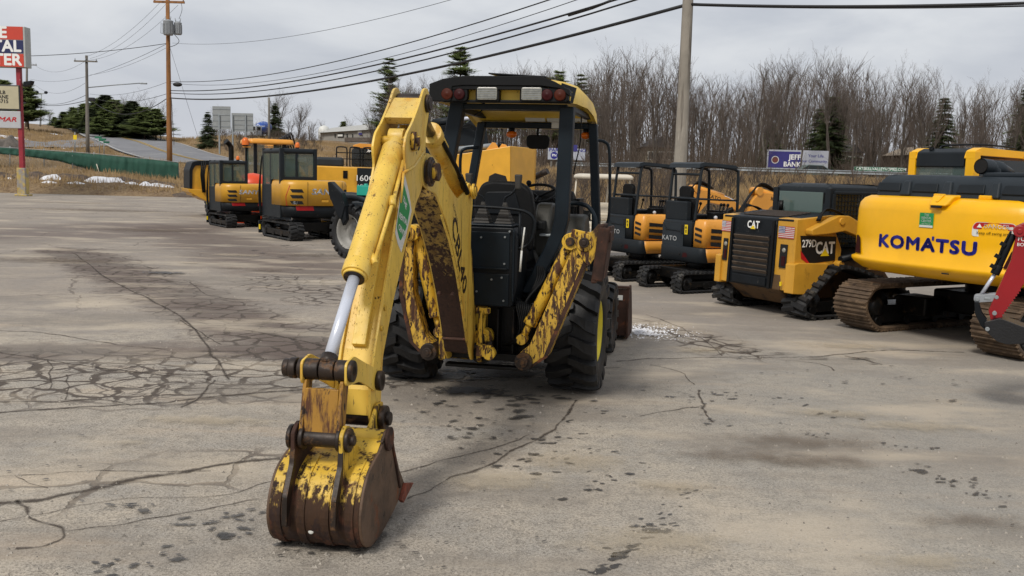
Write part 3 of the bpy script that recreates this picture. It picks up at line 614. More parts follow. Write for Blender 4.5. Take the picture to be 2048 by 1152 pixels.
# hand rail round the console
m=MB(); m.tube(bez([(-.22,-.72,1.68),(-.05,-.74,1.70),(.3,-.74,1.69),(.44,-.73,1.66),(.50,-.72,1.58),(.48,-.72,1.44),(.42,-.72,1.37),(.34,-.74,1.35)],6),.014,8)
m.tube([(.37,-.72,1.66),(.37,-.72,1.34)],.012,8); m.build('hand_rail',mBlk,bh)
m=MB(); m.tube([(.40,-.80,1.16),(.41,-.80,1.34)],.009,8); m.tube([(.41,-.80,1.34),(.43,-.80,1.54)],.007,8); m.build('gas_strut',mWhD,bh)
# seat
m=MB(); m.ext(rounded([(-.14,1.28),(-.17,1.75),(-.10,1.90),(.0,1.925),(.26,1.915),(.36,1.85),(.40,1.65),(.38,1.28)],.05),'y',-.22,-.10); st=m.build('seat',mPlas,bh,bevel=.03,seg=3)
m=MB(); m.ext(rounded([(-.07,1.62),(-.06,1.82),(.22,1.83),(.28,1.62)],.04),'y',-.238,-.222); m.ext(rounded([(-.12,1.18),(.36,1.18),(.36,1.32),(-.12,1.32)],.05),'y',-.3,.3); m.build('seat_cushion',mBlk,st,bevel=.02)
m=MB(); m.box((.12,-.02,1.02),(.3,.3,.3)); m.build('seat_pedestal',mDark,st)
for x in (-.2,.43):
    m=MB(); m.ext(rounded([(-.1,1.48),(.3,1.5),(.3,1.56),(-.1,1.56)],.02),'x',x-.035,x+.035); m.build('armrest',mPlas,st,bevel=.012)
# operator floor, fenders, side tanks
m=MB(); m.box((.1,.45,.80),(1.0,1.2,.06)); m.box((-.52,.1,1.02),(.34,.9,.05)); m.box((.62,.0,1.10),(.36,.7,.05)); m.box((.4,-.2,.98),(.3,.2,.3)); m.build('platform',mBlk,bh,bevel=.012)
m=MB(); m.ext(rounded([(.15,1.1),(.15,1.42),(.32,1.60),(.52,1.62),(.66,1.5),(.68,1.1)],.06),'x',.52,.80); m.build('side_tank',mGold,bh,bevel=.03,seg=3)
m=MB(); m.ext(rounded([(.05,1.2),(.05,1.52),(.2,1.72),(.42,1.72),(.5,1.6),(.5,1.2)],.06),'x',.34,.5); m.build('side_console',mGold,bh,bevel=.03,seg=3)
m=MB(); m.box((.48,.1,1.43),(.12,.28,.02)); m.sph((.60,-.1,1.38),.035); m.build('toolbox_latch',mGalv,bh,bevel=.004)
m=MB(); m.ext(rounded([(.9,1.1),(.9,1.75),(1.0,1.84),(1.3,1.7),(1.35,1.2)],.05),'x',-.12,.58); m.build('dashboard',mPlas,bh,bevel=.03,seg=3)
m=MB()
for x in (.0,.46,.62): m.box((x,1.1,1.5),(.05,.3,.5))
m.box((.55,.95,1.62),(.14,.1,.22)); m.tube(bez([(.50,.6,1.4),(.5,.62,1.62),(.46,.6,1.72)],4),.012,8); m.sph((.46,.6,1.74),.03); m.tube([(.6,.7,1.3),(.62,.7,1.68)],.012,8); m.sph((.62,.7,1.7),.028)
m.build('front_controls',mPlas,bh,bevel=.008)
m=MB(); cc=V((.25,.72,1.80)); nn_=V((0,-.45,.9)).normalized(); aa=V((1,0,0)); bb_=nn_.cross(aa)
m.tube([cc+aa*.19*math.cos(2*PI*k/28)+bb_*.19*math.sin(2*PI*k/28) for k in range(28)],.015,8,closed=True)
for a_ in (.5,2.6,4.7): m.tube([cc-nn_*.04,cc+aa*.18*math.cos(a_)+bb_*.18*math.sin(a_)],.012,6)
m.tube([cc-nn_*.04,cc-nn_*.3],.03,10); m.sph(cc+aa*-.12+bb_*.16+nn_*.03,.028); m.build('steering_wheel',mPlas,bh)
# canopy frame posts
def post(name,pts,w,d,mat=mPost):
    m=MB()
    n=len(pts); vs=[V(p)+V(q) for p in pts for q in ((-w/2,-d/2,0),(w/2,-d/2,0),(w/2,d/2,0),(-w/2,d/2,0))]
    m.add(vs,[(3,2,1,0),tuple((n-1)*4+k for k in range(4))]+[(i*4+k,i*4+(k+1)%4,i*4+4+(k+1)%4,i*4+4+k) for i in range(n-1) for k in range(4)])
    return m.build(name,mat,bh,bevel=.012,ang=50)
post('canopy_post',[(.40,-.38,.93),(.50,-.38,1.14),(.60,-.38,1.34),(.655,-.38,1.47),(.683,-.38,1.60),(.70,-.38,2.58)],.125,.12)
post('canopy_post',[(-.46,-.38,.95),(-.44,-.38,1.6),(-.385,-.38,2.05),(-.285,-.38,2.62)],.13,.12)
post('canopy_post',[(-.48,.80,.9),(-.46,.80,1.86),(-.36,.80,2.50)],.085,.09); post('canopy_post',[(.84,.80,.9),(.84,.80,1.55),(.775,.80,2.50)],.085,.09)
# grab rails
m=MB(); m.tube(bez([(-.50,.65,1.55),(-.51,.55,1.9),(-.50,.5,2.15),(-.46,.5,2.22),(-.34,.6,2.24)],6),.016,8); m.build('grab_rail',mPost,bh)
m=MB(); m.tube(bez([(.80,.85,2.34),(.88,.9,2.33),(.93,.92,2.25),(.95,.92,1.9),(.955,.92,1.62),(.93,.92,1.5),(.86,.9,1.44)],6),.016,8); m.build('grab_rail',mPost,bh)
m=MB(); m.tube(bez([(.66,.0,1.72),(.74,-.02,1.735),(.86,-.05,1.71),(.93,-.06,1.62),(.945,-.06,1.5),(.94,-.06,1.3)],6),.02,8); m.tube([(.66,.0,1.72),(.66,.6,1.70)],.02,8); m.build('grab_rail',mPost,bh)
# canopy : yellow shell with sloping sides, black rear visor, lights
def rect(x0,x1,y0,y1,z): return [(x0,y0,z),(x1,y0,z),(x1,y1,z),(x0,y1,z)]
xc0,xc1=-.47,.81
m=MB()
# lofted shell: stations along y, cross-section in x
def cs(y,zt,zr,x0,x1,r=.10):
    return [(x0,y,zr),(x0+.01,y,zr+(zt-zr)*.55),(x0+r,y,zt-.01),(x0+r*2.5,y,zt+.015),((x0+x1)/2,y,zt+.03),(x1-r*2.5,y,zt+.015),(x1-r,y,zt-.01),(x1-.01,y,zr+(zt-zr)*.55),(x1,y,zr)]
ST=[(-.56,2.765,2.60,xc0+.04,xc1-.06),(-.40,2.80,2.605,xc0,xc1-.03),(.1,2.81,2.60,xc0,xc1),(.55,2.78,2.56,xc0,xc1),(.85,2.68,2.49,xc0,xc1),(1.02,2.50,2.43,xc0+.02,xc1-.02)]
vs=[];
for s_ in ST: vs+=cs(*s_)
k=9; fs=[(i*k+j,i*k+j+1,(i+1)*k+j+1,(i+1)*k+j) for i in range(len(ST)-1) for j in range(k-1)]
m.add([V(v) for v in vs],[f[::-1] for f in fs],True)
# underside lining and lip
vs2=[]; 
for y,zt,zr,x0,x1 in ST: vs2+=[(x0+.03,y+.0,zr+.02),(x1-.03,y,zr+.02),(x1,y,zr),(x0,y,zr)]
m.add(vs2,[(i*4,i*4+1,i*4+5,i*4+4) for i in range(len(ST)-1)]+[(i*4+1,i*4+2,i*4+6,i*4+5) for i in range(len(ST)-1)]+[(i*4+3,i*4,i*4+4,i*4+7) for i in range(len(ST)-1)])
m.add([(xc0+.04,-.56,2.60),(xc1-.06,-.56,2.60),(xc1-.07,-.56,2.70),(xc1-.16,-.56,2.765),(xc0+.14,-.56,2.765),(xc0+.05,-.56,2.70)],[(0,1,2,3,4,5)])
can=m.build('canopy',mYelCab,bh)
# black visor wrapping the rear and the corners
m=MB(); 
m.ext([(-.66,2.70),(-.66,2.735),(-.5,2.80),(-.2,2.835),(-.2,2.80),(-.5,2.765),(-.63,2.70)],'x',xc0+.10,xc1-.30)
m.ext(rounded([(xc0-.005,2.60),(xc0-.005,2.745),(xc0+.12,2.79),(xc0+.3,2.815),(xc1-.30,2.815),(xc1-.18,2.77),(xc1-.05,2.70),(xc1-.05,2.65),(xc1-.14,2.715),(xc1-.3,2.735),(xc0+.3,2.735),(xc0+.2,2.725),(xc0+.19,2.60)],.008,2),'y',-.67,-.54)
m.box((.20,-.59,2.605),(1.12,.06,.022)); m.box((.62,-.60,2.66),(.25,.04,.12)); m.box((-.02,-.60,2.66),(.04,.03,.12)); m.box((.43,-.60,2.66),(.04,.03,.12))
m.add([V(p) for p in [(xc1-.10,-.60,2.60),(xc1-.04,-.54,2.60),(xc1-.03,-.42,2.74),(xc1-.14,-.56,2.77),(xc1-.15,-.60,2.70)]],[(0,1,2,3,4)])
m.build('visor',mPlas,can,bevel=.006)
m=MB(); m.box((.30,-.42,2.832),(.5,.5,.012),(R(2),R(3),0)); m.build('roof_plate',mBlk,can,bevel=.004)
# inner frame beams and ceiling panel with labels
m=MB(); m.box((.19,.82,2.475),(1.14,.08,.06)); m.box((.20,-.38,2.575),(1.0,.08,.05)); m.box((-.33,.2,2.56),(.06,1.15,.05)); m.box((.73,.2,2.56),(.06,1.15,.05)); m.box((.2,.3,2.60),(.9,.05,.03)); m.build('canopy_frame',mPost,can,bevel=.008)
m=MB()
for x in (.20,.42,.62): m.add([V((x-.10,.76,2.512)),V((x+.10,.76,2.512)),V((x+.10,.60,2.60)),V((x-.10,.60,2.60))],[(0,1,2,3)])
m.add([V((.36,.775,2.45)),V((.46,.775,2.45)),V((.46,.775,2.51)),V((.36,.775,2.51))],[(0,1,2,3)])
m.build('warning_decal',mWhD,can)
for x in (.04,.43):
    m=MB(); m.ext(rounded([(x-.105,2.60),(x+.105,2.60),(x+.105,2.735),(x-.105,2.735)],.02),'y',-.65,-.57); wl=m.build('work_light',mPlas,can,bevel=.008)
    m=MB(); m.ext(rounded([(x-.088,2.615),(x+.088,2.615),(x+.088,2.72),(x-.088,2.72)],.015),'y',-.664,-.645)
    m.build('lens',mClr,wl,bevel=.004)
    m=MB()
    for k in range(6): m.box((x,-.667,2.63+.015*k),(.165,.004,.004))
    m.build('lens_rib',mGalv,wl)
for x,s_ in ((-.26,1),(.62,-1)):
    m=MB(); m.ext(rounded([(x-.125,2.60),(x+.125,2.60),(x+.125,2.72),(x-.125,2.72)],.04),'y',-.655,-.59); tl=m.build('tail_light',mPlas,can,bevel=.006)
    for dx,mt_,r_ in ((.055*s_,mRedL,.048),(-.055*s_,mOraL,.05)):
        m=MB(); m.lathe((x+dx,-.655,2.66),(0,-1,0),[(0,r_),(.015,r_),(.02,r_*.8),(.016,r_*.4),(.02,r_*.3),(.02,0)],20); m.build('lens',mt_,tl)
for x in (-.06,.70):
    m=MB(); m.cyl((x,.84,2.45),(x,.84,2.41),.03); b_=m.build('front_marker',mPlas,can); m=MB(); m.sph((x,.84,2.385),.05,sc_=(1.15,1,.75)); m.build('lens',mAmbL,b_)
m=MB(); m.ext(rounded([(.12,2.24),(.34,2.24),(.35,2.38),(.11,2.38)],.05),'y',.74,.78); m.tube([(.22,.78,2.38),(.22,.8,2.46)],.014,6); m.build('rear_view_mirror',mPlas,can,bevel=.01)
m=MB(); m.tube(bez([(.74,.2,2.55),(.73,.25,2.3),(.69,.3,2.12),(.67,.3,2.0)],5),.006,6); m.tube(bez([(-.12,-.3,2.62),(-.06,-.3,2.6),(-.1,-.3,2.54),(-.16,-.32,2.5)],5),.006,6); m.build('cable',mPlas,can)
# stabilisers
def stab(s_):
    if s_>0: P=[V((.50,0,.43)),V((.62,0,.52)),V((.80,0,.98)),V((.98,0,1.45))]; W=[.08,.09,.085,.08]
    else: P=[V((-.33,0,.46)),V((-.44,0,.56)),V((-.545,0,.95)),V((-.54,0,1.46))]; W=[.07,.075,.062,.055]
    L_=[];Rr_=[]
    for i,p in enumerate(P):
        d=(P[min(i+1,3)]-P[max(i-1,0)]).normalized(); n_=V((d.z,0,-d.x)); L_.append((p-n_*W[i]).to_tuple()); Rr_.append((p+n_*W[i]).to_tuple())
    poly=[(q[0],q[2]) for q in L_]+[(q[0],q[2]) for q in Rr_[::-1]]
    a=MB(); a.ext(rounded(poly,.03,3),'y',-1.02,-.86); arm=a.build('stabiliser_arm',mYelHalf,bh,bevel=.01)
    a=MB(); sx=.012*s_; a.ext(rounded([(q[0]-s_*-.0,q[2]) for q in (Rr_ if s_>0 else L_)]+[(q[0]-s_*.035,q[2]) for q in (Rr_ if s_>0 else L_)[::-1]],.005,2),'y',-1.028,-1.02); a.build('edge_plate',mRust,arm)
    for p in (P[0],P[3]):
        a=MB(); a.cyl((p.x,-1.06,p.z),(p.x,-.82,p.z),.075,n=20); a.build('pivot_boss',mYelHalf if p is P[3] else mGrease,arm,bevel=.006)
        a=MB(); a.cyl((p.x,-1.09,p.z),(p.x,-1.055,p.z),.042,n=16); a.cyl((p.x,-1.10,p.z),(p.x,-1.09,p.z),.022,n=12); a.build('pivot_pin',mGrease,arm,bevel=.004)
    # cylinder inside the arm
    q0=V((P[0].x+(-.0 if s_>0 else .05)*1,-.80,P[0].z+.16)); q1=P[3]+V((-.12*s_,-.86,.05)); 
    if s_>0: q0=V((.46,-.92,.60)); q1=V((.86,-.92,1.45))
    else: q0=V((-.27,-.92,.62)); q1=V((-.50,-.92,1.47))
    d=(q1-q0); a=MB(); a.cyl(q0+d*.18,q0+d*.96,.052,n=18); a.cyl(q0+d*.15,q0+d*.2,.058,n=18); a.cyl(q1+V((0,-.12,0)),q1+V((0,.05,0)),.07,n=18); cy=a.build('stabiliser_cylinder',mYelRust,arm,bevel=.004)
    a=MB(); a.cyl(q0,q0+d*.16,.028,n=14); a.cyl(q0+V((0,-.05,0)),q0+V((0,.05,0)),.045,n=14); a.build('cylinder_rod',mYelRust,cy)
    a=MB(); a.cyl(q1+V((0,-.135,0)),q1+V((0,-.115,0)),.038,n=14); a.build('pivot_pin',mGrease,cy,bevel=.004)
    if s_>0:
        a=MB()   # bracket ear and two rusty grouser plates of the raised pad
        a.ext(rounded([(.86,1.56),(1.03,1.53),(1.10,1.62),(1.10,1.38),(1.02,1.25),(.93,1.36)],.03),'y',-1.05,-1.03); a.build('pad_bracket',mYelRust,arm,bevel=.004)
        a=MB()
        for (x,th,yy,h) in ((1.075,.045,-.92,.0),(1.135,.03,-.84,.02)):
            a.hull8([(x-.03,yy-.16,1.12+h),(x+th-.03,yy-.16,1.12+h),(x+th-.03,yy+.14,1.12+h),(x-.03,yy+.14,1.12+h)],[(x+.02,yy-.16,1.60-h),(x+th+.02,yy-.16,1.61-h),(x+th+.02,yy+.14,1.60-h),(x+.02,yy+.14,1.60-h)])
        a.box((1.12,-1.07,1.36),(.09,.03,.44),(0,R(6),0)); a.box((1.16,-.9,1.5),(.06,.26,.09)); a.build('ground_pad',mRust,arm,bevel=.012)
    else:
        a=MB(); a.hull8([(-.66,-1.05,1.1),(-.62,-1.05,1.1),(-.62,-.8,1.1),(-.66,-.8,1.1)],[(-.65,-1.05,1.5),(-.61,-1.05,1.5),(-.61,-.8,1.5),(-.65,-.8,1.5)]); a.build('ground_pad',mRust,arm,bevel=.01)
stab(1); stab(-1)
# front loader bucket and arms
m=MB(); pr=[(2.75,.06),(3.35,.03),(3.42,.06),(2.95,.12),(2.80,.26),(2.76,.62),(2.72,.64)]
m.ext(pr,'x',-1.02,1.02)
for x in (-1.03,1.01): m.ext([(2.72,.03),(3.35,.02),(3.30,.2),(3.1,.55),(3.0,.66),(2.72,.66)],'x',x,x+.025)
m.box((0,2.74,.655),(2.06,.07,.03)); m.build('loader_bucket',mRust,bh,bevel=.006)
m=MB(); m.add([V((.90,2.71,.50)),V((.96,2.71,.50)),V((.96,2.71,.56)),V((.90,2.71,.56))],[(0,1,2,3)]); m.build('decal',mWhD,bh)
for s_ in (-1,1):
    m=MB(); m.ext([(1.0,1.05),(1.3,1.16),(1.9,1.1),(2.5,.55),(2.72,.3),(2.6,.2),(2.3,.5),(1.8,.92),(1.1,.95)],'x',s_*.56-.04,s_*.56+.04); m.build('loader_arm',mYelHalf,bh,bevel=.008)
# ---------- digging arm, in the plane of the swung boom ----------
P0=V((-.42,8.2,0)); dq=V((.16,.987,0)).normalized(); tq=V((dq.y,-dq.x,0))
AW=axes(P0,tq,dq,V((0,0,1))); AT=RM@AW
def A2(pts): return [(-s_,z) for s_,z in pts]     # (reach towards the camera, height) -> arm-plane polygon
def ap(s_,z,t=0): return (t,-s_,z)
def amb(): return MB(AT)
# swing post / king post
m=amb(); 
for t in (-.19,.15): m.ext(rounded(A2([(-.25,.36),(.1,.36),(.16,.46),(.12,.58),(-.0,.66),(-.25,.95)]),.04),'x',t,t+.04)
m.box(ap(-.15,.60),(.34,.14,.5)); m.cyl(ap(-.18,.34),ap(-.18,.98),.08,n=18); kp=m.build('swing_post',mYelRust,bh,bevel=.01)
m=amb(); m.cyl(ap(0,.47,-.24),ap(0,.47,.24),.055,n=18); m.cyl(ap(0,.47,-.27),ap(0,.47,-.22),.075,n=18); m.cyl(ap(0,.47,.22),ap(0,.47,.27),.075,n=18); m.build('pivot_pin',mGrease,kp,bevel=.005)
m=amb(); m.box(ap(.17,.50,-.14),(.06,.04,.22)); m.box(ap(.12,.66,.18),(.035,.05,.34)); m.box(ap(.14,.48,.22),(.13,.08,.10)); m.box(ap(.12,.82,.20),(.12,.05,.05)); m.cyl(ap(.2,.46,.27),ap(.1,.46,.27),.055,n=14); m.build('swing_bracket',mYelRust,kp,bevel=.008)
# boom
bp=[(-.06,.38),(.02,.75),(.18,1.1),(.27,1.38),(.27,1.58),(.22,1.74),(.26,1.87),(.38,1.92),(.50,1.85),(.80,1.78),(1.15,1.90),(1.55,2.09),(1.78,2.12),(1.91,2.04),(1.90,1.92),(1.70,1.86),(1.50,1.84),(1.13,1.60),(.82,1.31),(.60,1.04),(.40,.74),(.26,.50),(.14,.38)]
m=amb(); bpr=rounded(A2(bp),.06,3)
for t in (-.112,.097): m.ext(bpr,'x',t,t+.015)
boom=m.build('boom',mYel,bh,bevel=.003)
m=amb(); inner=[(1.40,1.80),(1.13,1.575),(.82,1.285),(.60,1.015),(.415,.73),(.29,.52),(.24,.47),(.2,.5),(.30,.75),(.46,1.03),(.70,1.33),(1.02,1.63),(1.3,1.86)]
m.ext(A2(inner),'x',-.097,.097); m.build('boom_underside',M('rusty_boom_underside','#967a36',.6,wear=[('#6b5228',6,.45,.65,(2,1,.4)),('#362117',9,.50,.60,(2,2,.35),(2,1.45,.75,.36)),(DRUST,26,.54,.60,(1,1,.5)),('#1e120b',40,.60,.64,(5,5,.3))],bump=.3),boom)
m=amb(); m.ext(A2([(.0,.9),(.1,1.2),(.2,1.4),(.22,1.65),(.7,1.72),(1.0,1.84),(1.3,1.9),(1.0,1.72),(.66,1.42),(.42,1.1),(.22,.75),(.05,.5)]),'x',-.097,.097); m.build('boom_web',mYelRust,boom)
m=amb(); m.box(ap(.34,.60),(.2,.05,.02),(R(-20),0,0))
for t in (-.055,.055): m.cyl(ap(.66,1.03,t),ap(.695,1.01,t),.017,n=12)
m.build('boom_bolt',mRust,boom,bevel=.003)
# flange weld ribs along the right plate
m=amb(); rib=[(.30,.56),(.50,.86),(.74,1.18),(1.0,1.45),(1.28,1.66)]
m.tube([ap(a+.06,b_+.02,.112) for a,b_ in rib],.009,6); m.build('weld_seam',mYel,boom)
# model lettering up the right-hand plate
q0=V(ap(1.22,1.77,.137)); q1=V(ap(.44,1.02,.137))
def arm_text(par,txt,a,b_,size,mat,t=.1125,sx=1,off=.0,flip=1):
    a=V(ap(*a,t)); b_=V(ap(*b_,t)); x=(b_-a).normalized(); y=V((1,0,0)).cross(x)
    mm=AT@M3((a+b_)/2,x,y); m=MB(); m.text(txt,mm,size,off,.003,sx); return m.build('lettering',mat,par)
arm_text(boom,'CBL40',(.98,1.66),(.44,1.00),.22,mGrease,sx=1.3,off=.018)
arm_text(boom,'KOMATSU',(.98,1.76),(.78,1.58),.05,mGrease)
# boom tip hub
m=amb(); m.cyl(ap(1.78,1.99,-.165),ap(1.78,1.99,.165),.08,n=22); m.cyl(ap(1.78,1.99,.13),ap(1.78,1.99,.155),.10,n=22); hub=m.build('boom_tip_boss',mGrease,boom,bevel=.008)
m=amb(); m.cyl(ap(1.78,1.99,.15),ap(1.78,1.99,.20),.06,n=16); m.box(ap(1.70,1.97,.185),(.02,.12,.03),(R(30),0,0)); m.build('pivot_pin',mYelRust,hub,bevel=.004)
m=amb(); m.cyl(ap(.36,1.84,-.17),ap(.36,1.84,.17),.045,n=18); m.cyl(ap(.36,1.84,.135),ap(.36,1.84,.16),.065,n=18); m.build('cylinder_lug_boss',mYelRust,boom,bevel=.006)
# crowd cylinder
c0=V(ap(.36,1.84,.03)); c1=V(ap(1.79,2.44,.03)); d=c1-c0
m=amb(); m.cyl(c0+d*.05,c0+d*.70,.070,n=22); m.cyl(c0+d*.65,c0+d*.71,.084,n=22); m.cyl(c0+V((-.06,0,0)),c0+V((.06,0,0)),.075,n=20); m.cyl(c0+d*.62+V((.05,0,.03)),c0+d*.5+V((.05,0,.03)),.02,n=10); cc=m.build('crowd_cylinder',mYel,boom,bevel=.005)
m=amb(); m.cyl(c0+d*.70,c1,.038,n=18); m.cyl(c1+V((-.06,0,0)),c1+V((.06,0,0)),.05,n=16); m.build('cylinder_rod',mDrod,cc)
m=amb(); m.tube(bez([tuple(c0+d*.64+V((.07,0,-.02))),tuple(c0+d*.5+V((.09,0,-.05))),tuple(c0+d*.35+V((.095,0,-.06))),tuple(c0+d*.14+V((.07,0,-.06)))],6),.017,8); m.tube(bez([tuple(c0+d*.3+V((.095,0,-.06))),tuple(c0+d*.1+V((.09,0,-.07)))],4),.024,8); m.build('hydraulic_hose',mPlas,cc)
# stick
sp_=[(1.70,2.49),(1.76,2.545),(1.86,2.53),(1.97,2.42),(2.12,2.30),(2.26,2.22),(2.31,2.13),(2.27,2.02),(2.33,1.92),(2.46,1.70),(2.67,1.33),(2.86,.98),(2.95,.76),(2.95,.58),(2.88,.49),(2.80,.49),(2.76,.56),(2.72,.90),(2.52,1.20),(2.22,1.56),(2.0,1.80),(1.92,1.84),(1.86,1.90),(1.86,2.02),(1.82,2.2),(1.72,2.38)]
m=amb(); spr=rounded(A2(sp_),.035,3)
for t in (-.108,.092): m.ext(spr,'x',t,t+.016)
stick=m.build('stick',mYel,bh,bevel=.003)
m=amb(); wb=[(2.24,1.96),(2.31,1.90),(2.44,1.68),(2.65,1.31),(2.84,.965),(2.93,.75),(2.93,.60),(2.80,.60),(2.76,.88),(2.56,1.20),(2.28,1.56),(2.0,1.84)]
m.ext(A2(wb),'x',-.094,.094); m.ext(A2([(1.88,2.47),(2.08,2.33),(2.03,2.29),(1.84,2.43)]),'x',-.094,.094); m.ext(A2([(1.73,1.94),(1.72,2.3),(1.75,2.3),(1.79,1.94)]),'x',-.09,.09)
m.build('stick_web',mYel,stick,bevel=.003)
m=amb(); ctr=[(2.46,1.72),(2.67,1.345),(2.86,.99)]
m.ext(A2([(2.40,1.78),(2.475,1.70),(2.685,1.345),(2.865,1.0),(2.84,.98),(2.6,1.3)]),'x',-.035,.045); m.build('stiffener',mYel,stick,bevel=.003)
# hole in the head shown as a recessed dark eye with its rim
m=amb(); m.cyl(ap(1.99,2.17,.1085),ap(1.99,2.17,.1105),.045,n=24); m.build('lightening_hole',mDark,stick)
m=amb(); m.cyl(ap(2.13,2.18,.10),ap(2.13,2.18,.135),.062,n=20); m.cyl(ap(2.13,2.18,-.135),ap(2.13,2.18,-.10),.062,n=20); m.cyl(ap(2.13,2.18,-.13),ap(2.13,2.18,.16),.032,n=16); m.build('upper_pin_boss',mYelRust,stick,bevel=.004)
m=amb(); m.cyl(ap(1.79,2.44,-.12),ap(1.79,2.44,.14),.045,n=20); m.cyl(ap(1.79,2.44,.105),ap(1.79,2.44,.13),.06,n=20); m.cyl(ap(1.79,2.44,-.085),ap(1.79,2.44,.085),.065,n=20); m.build('head_pin',mGrease,stick,bevel=.004)
m=amb(); m.tube([ap(2.34,1.98,.112),ap(2.1,2.02,.112),ap(1.86,2.12,.112)],.010,6); m.tube([ap(2.40,1.80,.112),ap(2.34,1.98,.112)],.009,6); m.build('weld_seam',mYel,stick)
# rental sticker, torn white with a green rounded field and white words
def on_stick(pts,name,mat,t):
    m=amb(); m.add([V(ap(a,b_,t)) for a,b_ in pts],[tuple(range(len(pts)))]); return m.build(name,mat,stick)
on_stick([(2.33,2.00),(2.20,1.86),(2.13,1.74),(2.25,1.60),(2.36,1.49),(2.44,1.55),(2.50,1.62)],'sticker_backing',mWhD,.1095)
gp=rounded([V((2.34,1.93)),V((2.17,1.76)),V((2.25,1.64)),V((2.39,1.56)),V((2.47,1.65))],.03,4)
on_stick(gp,'sticker',mGrnD,.1105)
arm_text(stick,'THE',(2.36,1.84),(2.24,1.75),.055,mWhite,t=.109,off=.02); arm_text(stick,'RENTAL',(2.44,1.73),(2.22,1.66),.052,mWhite,t=.109,off=.02); arm_text(stick,'CENTER',(2.44,1.66),(2.26,1.58),.05,mWhite,t=.109,off=.02)
m=amb()
for s_,z in ((2.70,1.19),(2.76,1.08)): m.cyl(ap(s_,z,.105),ap(s_,z,.118),.016,n=10)
m.build('bolt',mYelRust,stick)
m=amb(); m.add([V((-.01+a,-(2.705+b_),1.29-c_)) for a,b_,c_ in [(0,.0,0),(.03,.0,0),(.04,.02,.04),(.02,.03,.06),(.015,.02,.03),(-.01,.03,.06),(-.015,.01,.03)]],[tuple(range(7))]); m.build('paint_chip',mGrease,stick)
# bucket cylinder
c0=V(ap(2.10,2.20)); c1=V(ap(3.36,.97)); d=c1-c0
m=amb(); m.cyl(c0+d*.06,c0+d*.645,.074,n=26); m.cyl(c0+d*.60,c0+d*.65,.079,n=26); m.cyl(c0+d*.645,c0+d*.66,.068,n=26); m.cyl(c0+V((-.05,0,0)),c0+V((.05,0,0)),.06,n=18); m.cyl(c0+d*.02,c0+d*.09,.05,.07,n=18)
bc=m.build('bucket_cylinder',mYel,bh,bevel=.004)
m=amb(); m.tube([c0+d*.12+V((.085,0,.0)),c0+d*.3+V((.095,0,0)),c0+d*.58+V((.09,0,0))],.013,8); m.cyl(c0+d*.56+V((.06,0,0)),c0+d*.60+V((.10,0,0)),.02,n=10); m.cyl(c0+d*.3+V((.085,0,0)),c0+d*.34+V((.10,0,0)),.022,n=10); m.build('oil_pipe',mYel,bc)
m=amb(); m.cyl(c0+d*.655,c0+d*.985,.033,n=20); m.build('cylinder_rod',mChrome,bc)
m=amb(); m.cyl(c0+d*.655,c0+d*.662,.06,n=20); m.build('rod_gland',mGrease,bc)
m=amb(); m.cyl(c1-d*.035,c1,.045,n=16); m.build('rod_eye',mGrease,bc)
# linkage
m=amb()
for t0,t1 in ((-.20,-.16),(-.15,-.035),(-.03,.05),(.055,.12)): m.cyl(ap(3.36,.95,t0),ap(3.36,.95,t1),.056,n=22)
m.cyl(ap(3.36,.95,-.23),ap(3.36,.95,.15),.035,n=18); m.cyl(ap(3.36,.95,-.235),ap(3.36,.95,-.20),.048,n=18); m.cyl(ap(3.36,.95,.12),ap(3.36,.95,.15),.058,n=18); lk=m.build('linkage_pin',mGrease,bh,bevel=.006)
m=amb(); 
m.ext(rounded(A2([(3.31,.90),(3.40,.90),(3.475,.60),(3.385,.58)]),.01),'x',-.115,-.095); m.ext(rounded(A2([(3.31,.90),(3.40,.90),(3.475,.60),(3.385,.58)]),.01),'x',.085,.105)
m.ext(A2([(3.395,.86),(3.42,.86),(3.455,.62),(3.42,.62)]),'x',-.095,.085); m.build('linkage_plate',M('rust_streaked_yellow','#a87a26',.55,wear=[('#4d2c18',8,.45,.60,(3,3,.3)),('#20120c',20,.54,.62,(1,1,.35))],bump=.3),bh,bevel=.004)
for t in (-.125,.115):
    m=amb(); m.ext(rounded(A2([(3.42,1.0),(3.30,1.02),(3.12,.95),(2.98,.90),(2.86,.86),(2.84,.76),(2.92,.74),(3.05,.80),(3.2,.86),(3.42,.88)]),.03),'x',t,t+.014); lkp=m.build('tipping_link',mYel,bh,bevel=.003)
m=amb(); m.cyl(ap(2.89,.80,-.15),ap(2.89,.80,.16),.04,n=18); m.cyl(ap(2.89,.80,.13),ap(2.89,.80,.16),.058,n=18); m.build('link_pin',mGrease,bh,bevel=.004)
# bucket
BW=.24
mB=M('rust_worn_bucket_paint','#c9a435',.5,wear=[('#b07c22',3,.5,.7,(1,1,.4)),('#38220f',9.0,.50,.60,(2,2,.3),(2,.36,.10,.42)),(DRUST,16,.6,.66,(1,1,.35),(2,.5,.1,.15)),('#4a2b1a',9,.62,.70,(1,1,.4),(2,.45,.1,.15))],bump=.35,bs=50)
shell=[(3.02,.545),(3.16,.53),(3.24,.49),(3.32,.47),(3.44,.42),(3.52,.33),(3.555,.22),(3.53,.12),(3.46,.045),(3.34,.012),(3.18,.02),(2.98,.06),(2.84,.10)]
def offs(P,w_):
    out=[]
    for i,p in enumerate(P):
        a=V(P[max(i-1,0)]); b_=V(P[min(i+1,len(P)-1)]); d_=(b_-a).normalized(); n_=V((-d_.y,d_.x)); q=V(p)-n_*-w_*-1; out.append((q.x,q.y))
    return out
inn=offs(shell,.018)
m=amb(); smb=bez([(a,b_,0) for a,b_ in shell],4); smi=bez([(a,b_,0) for a,b_ in inn],4)
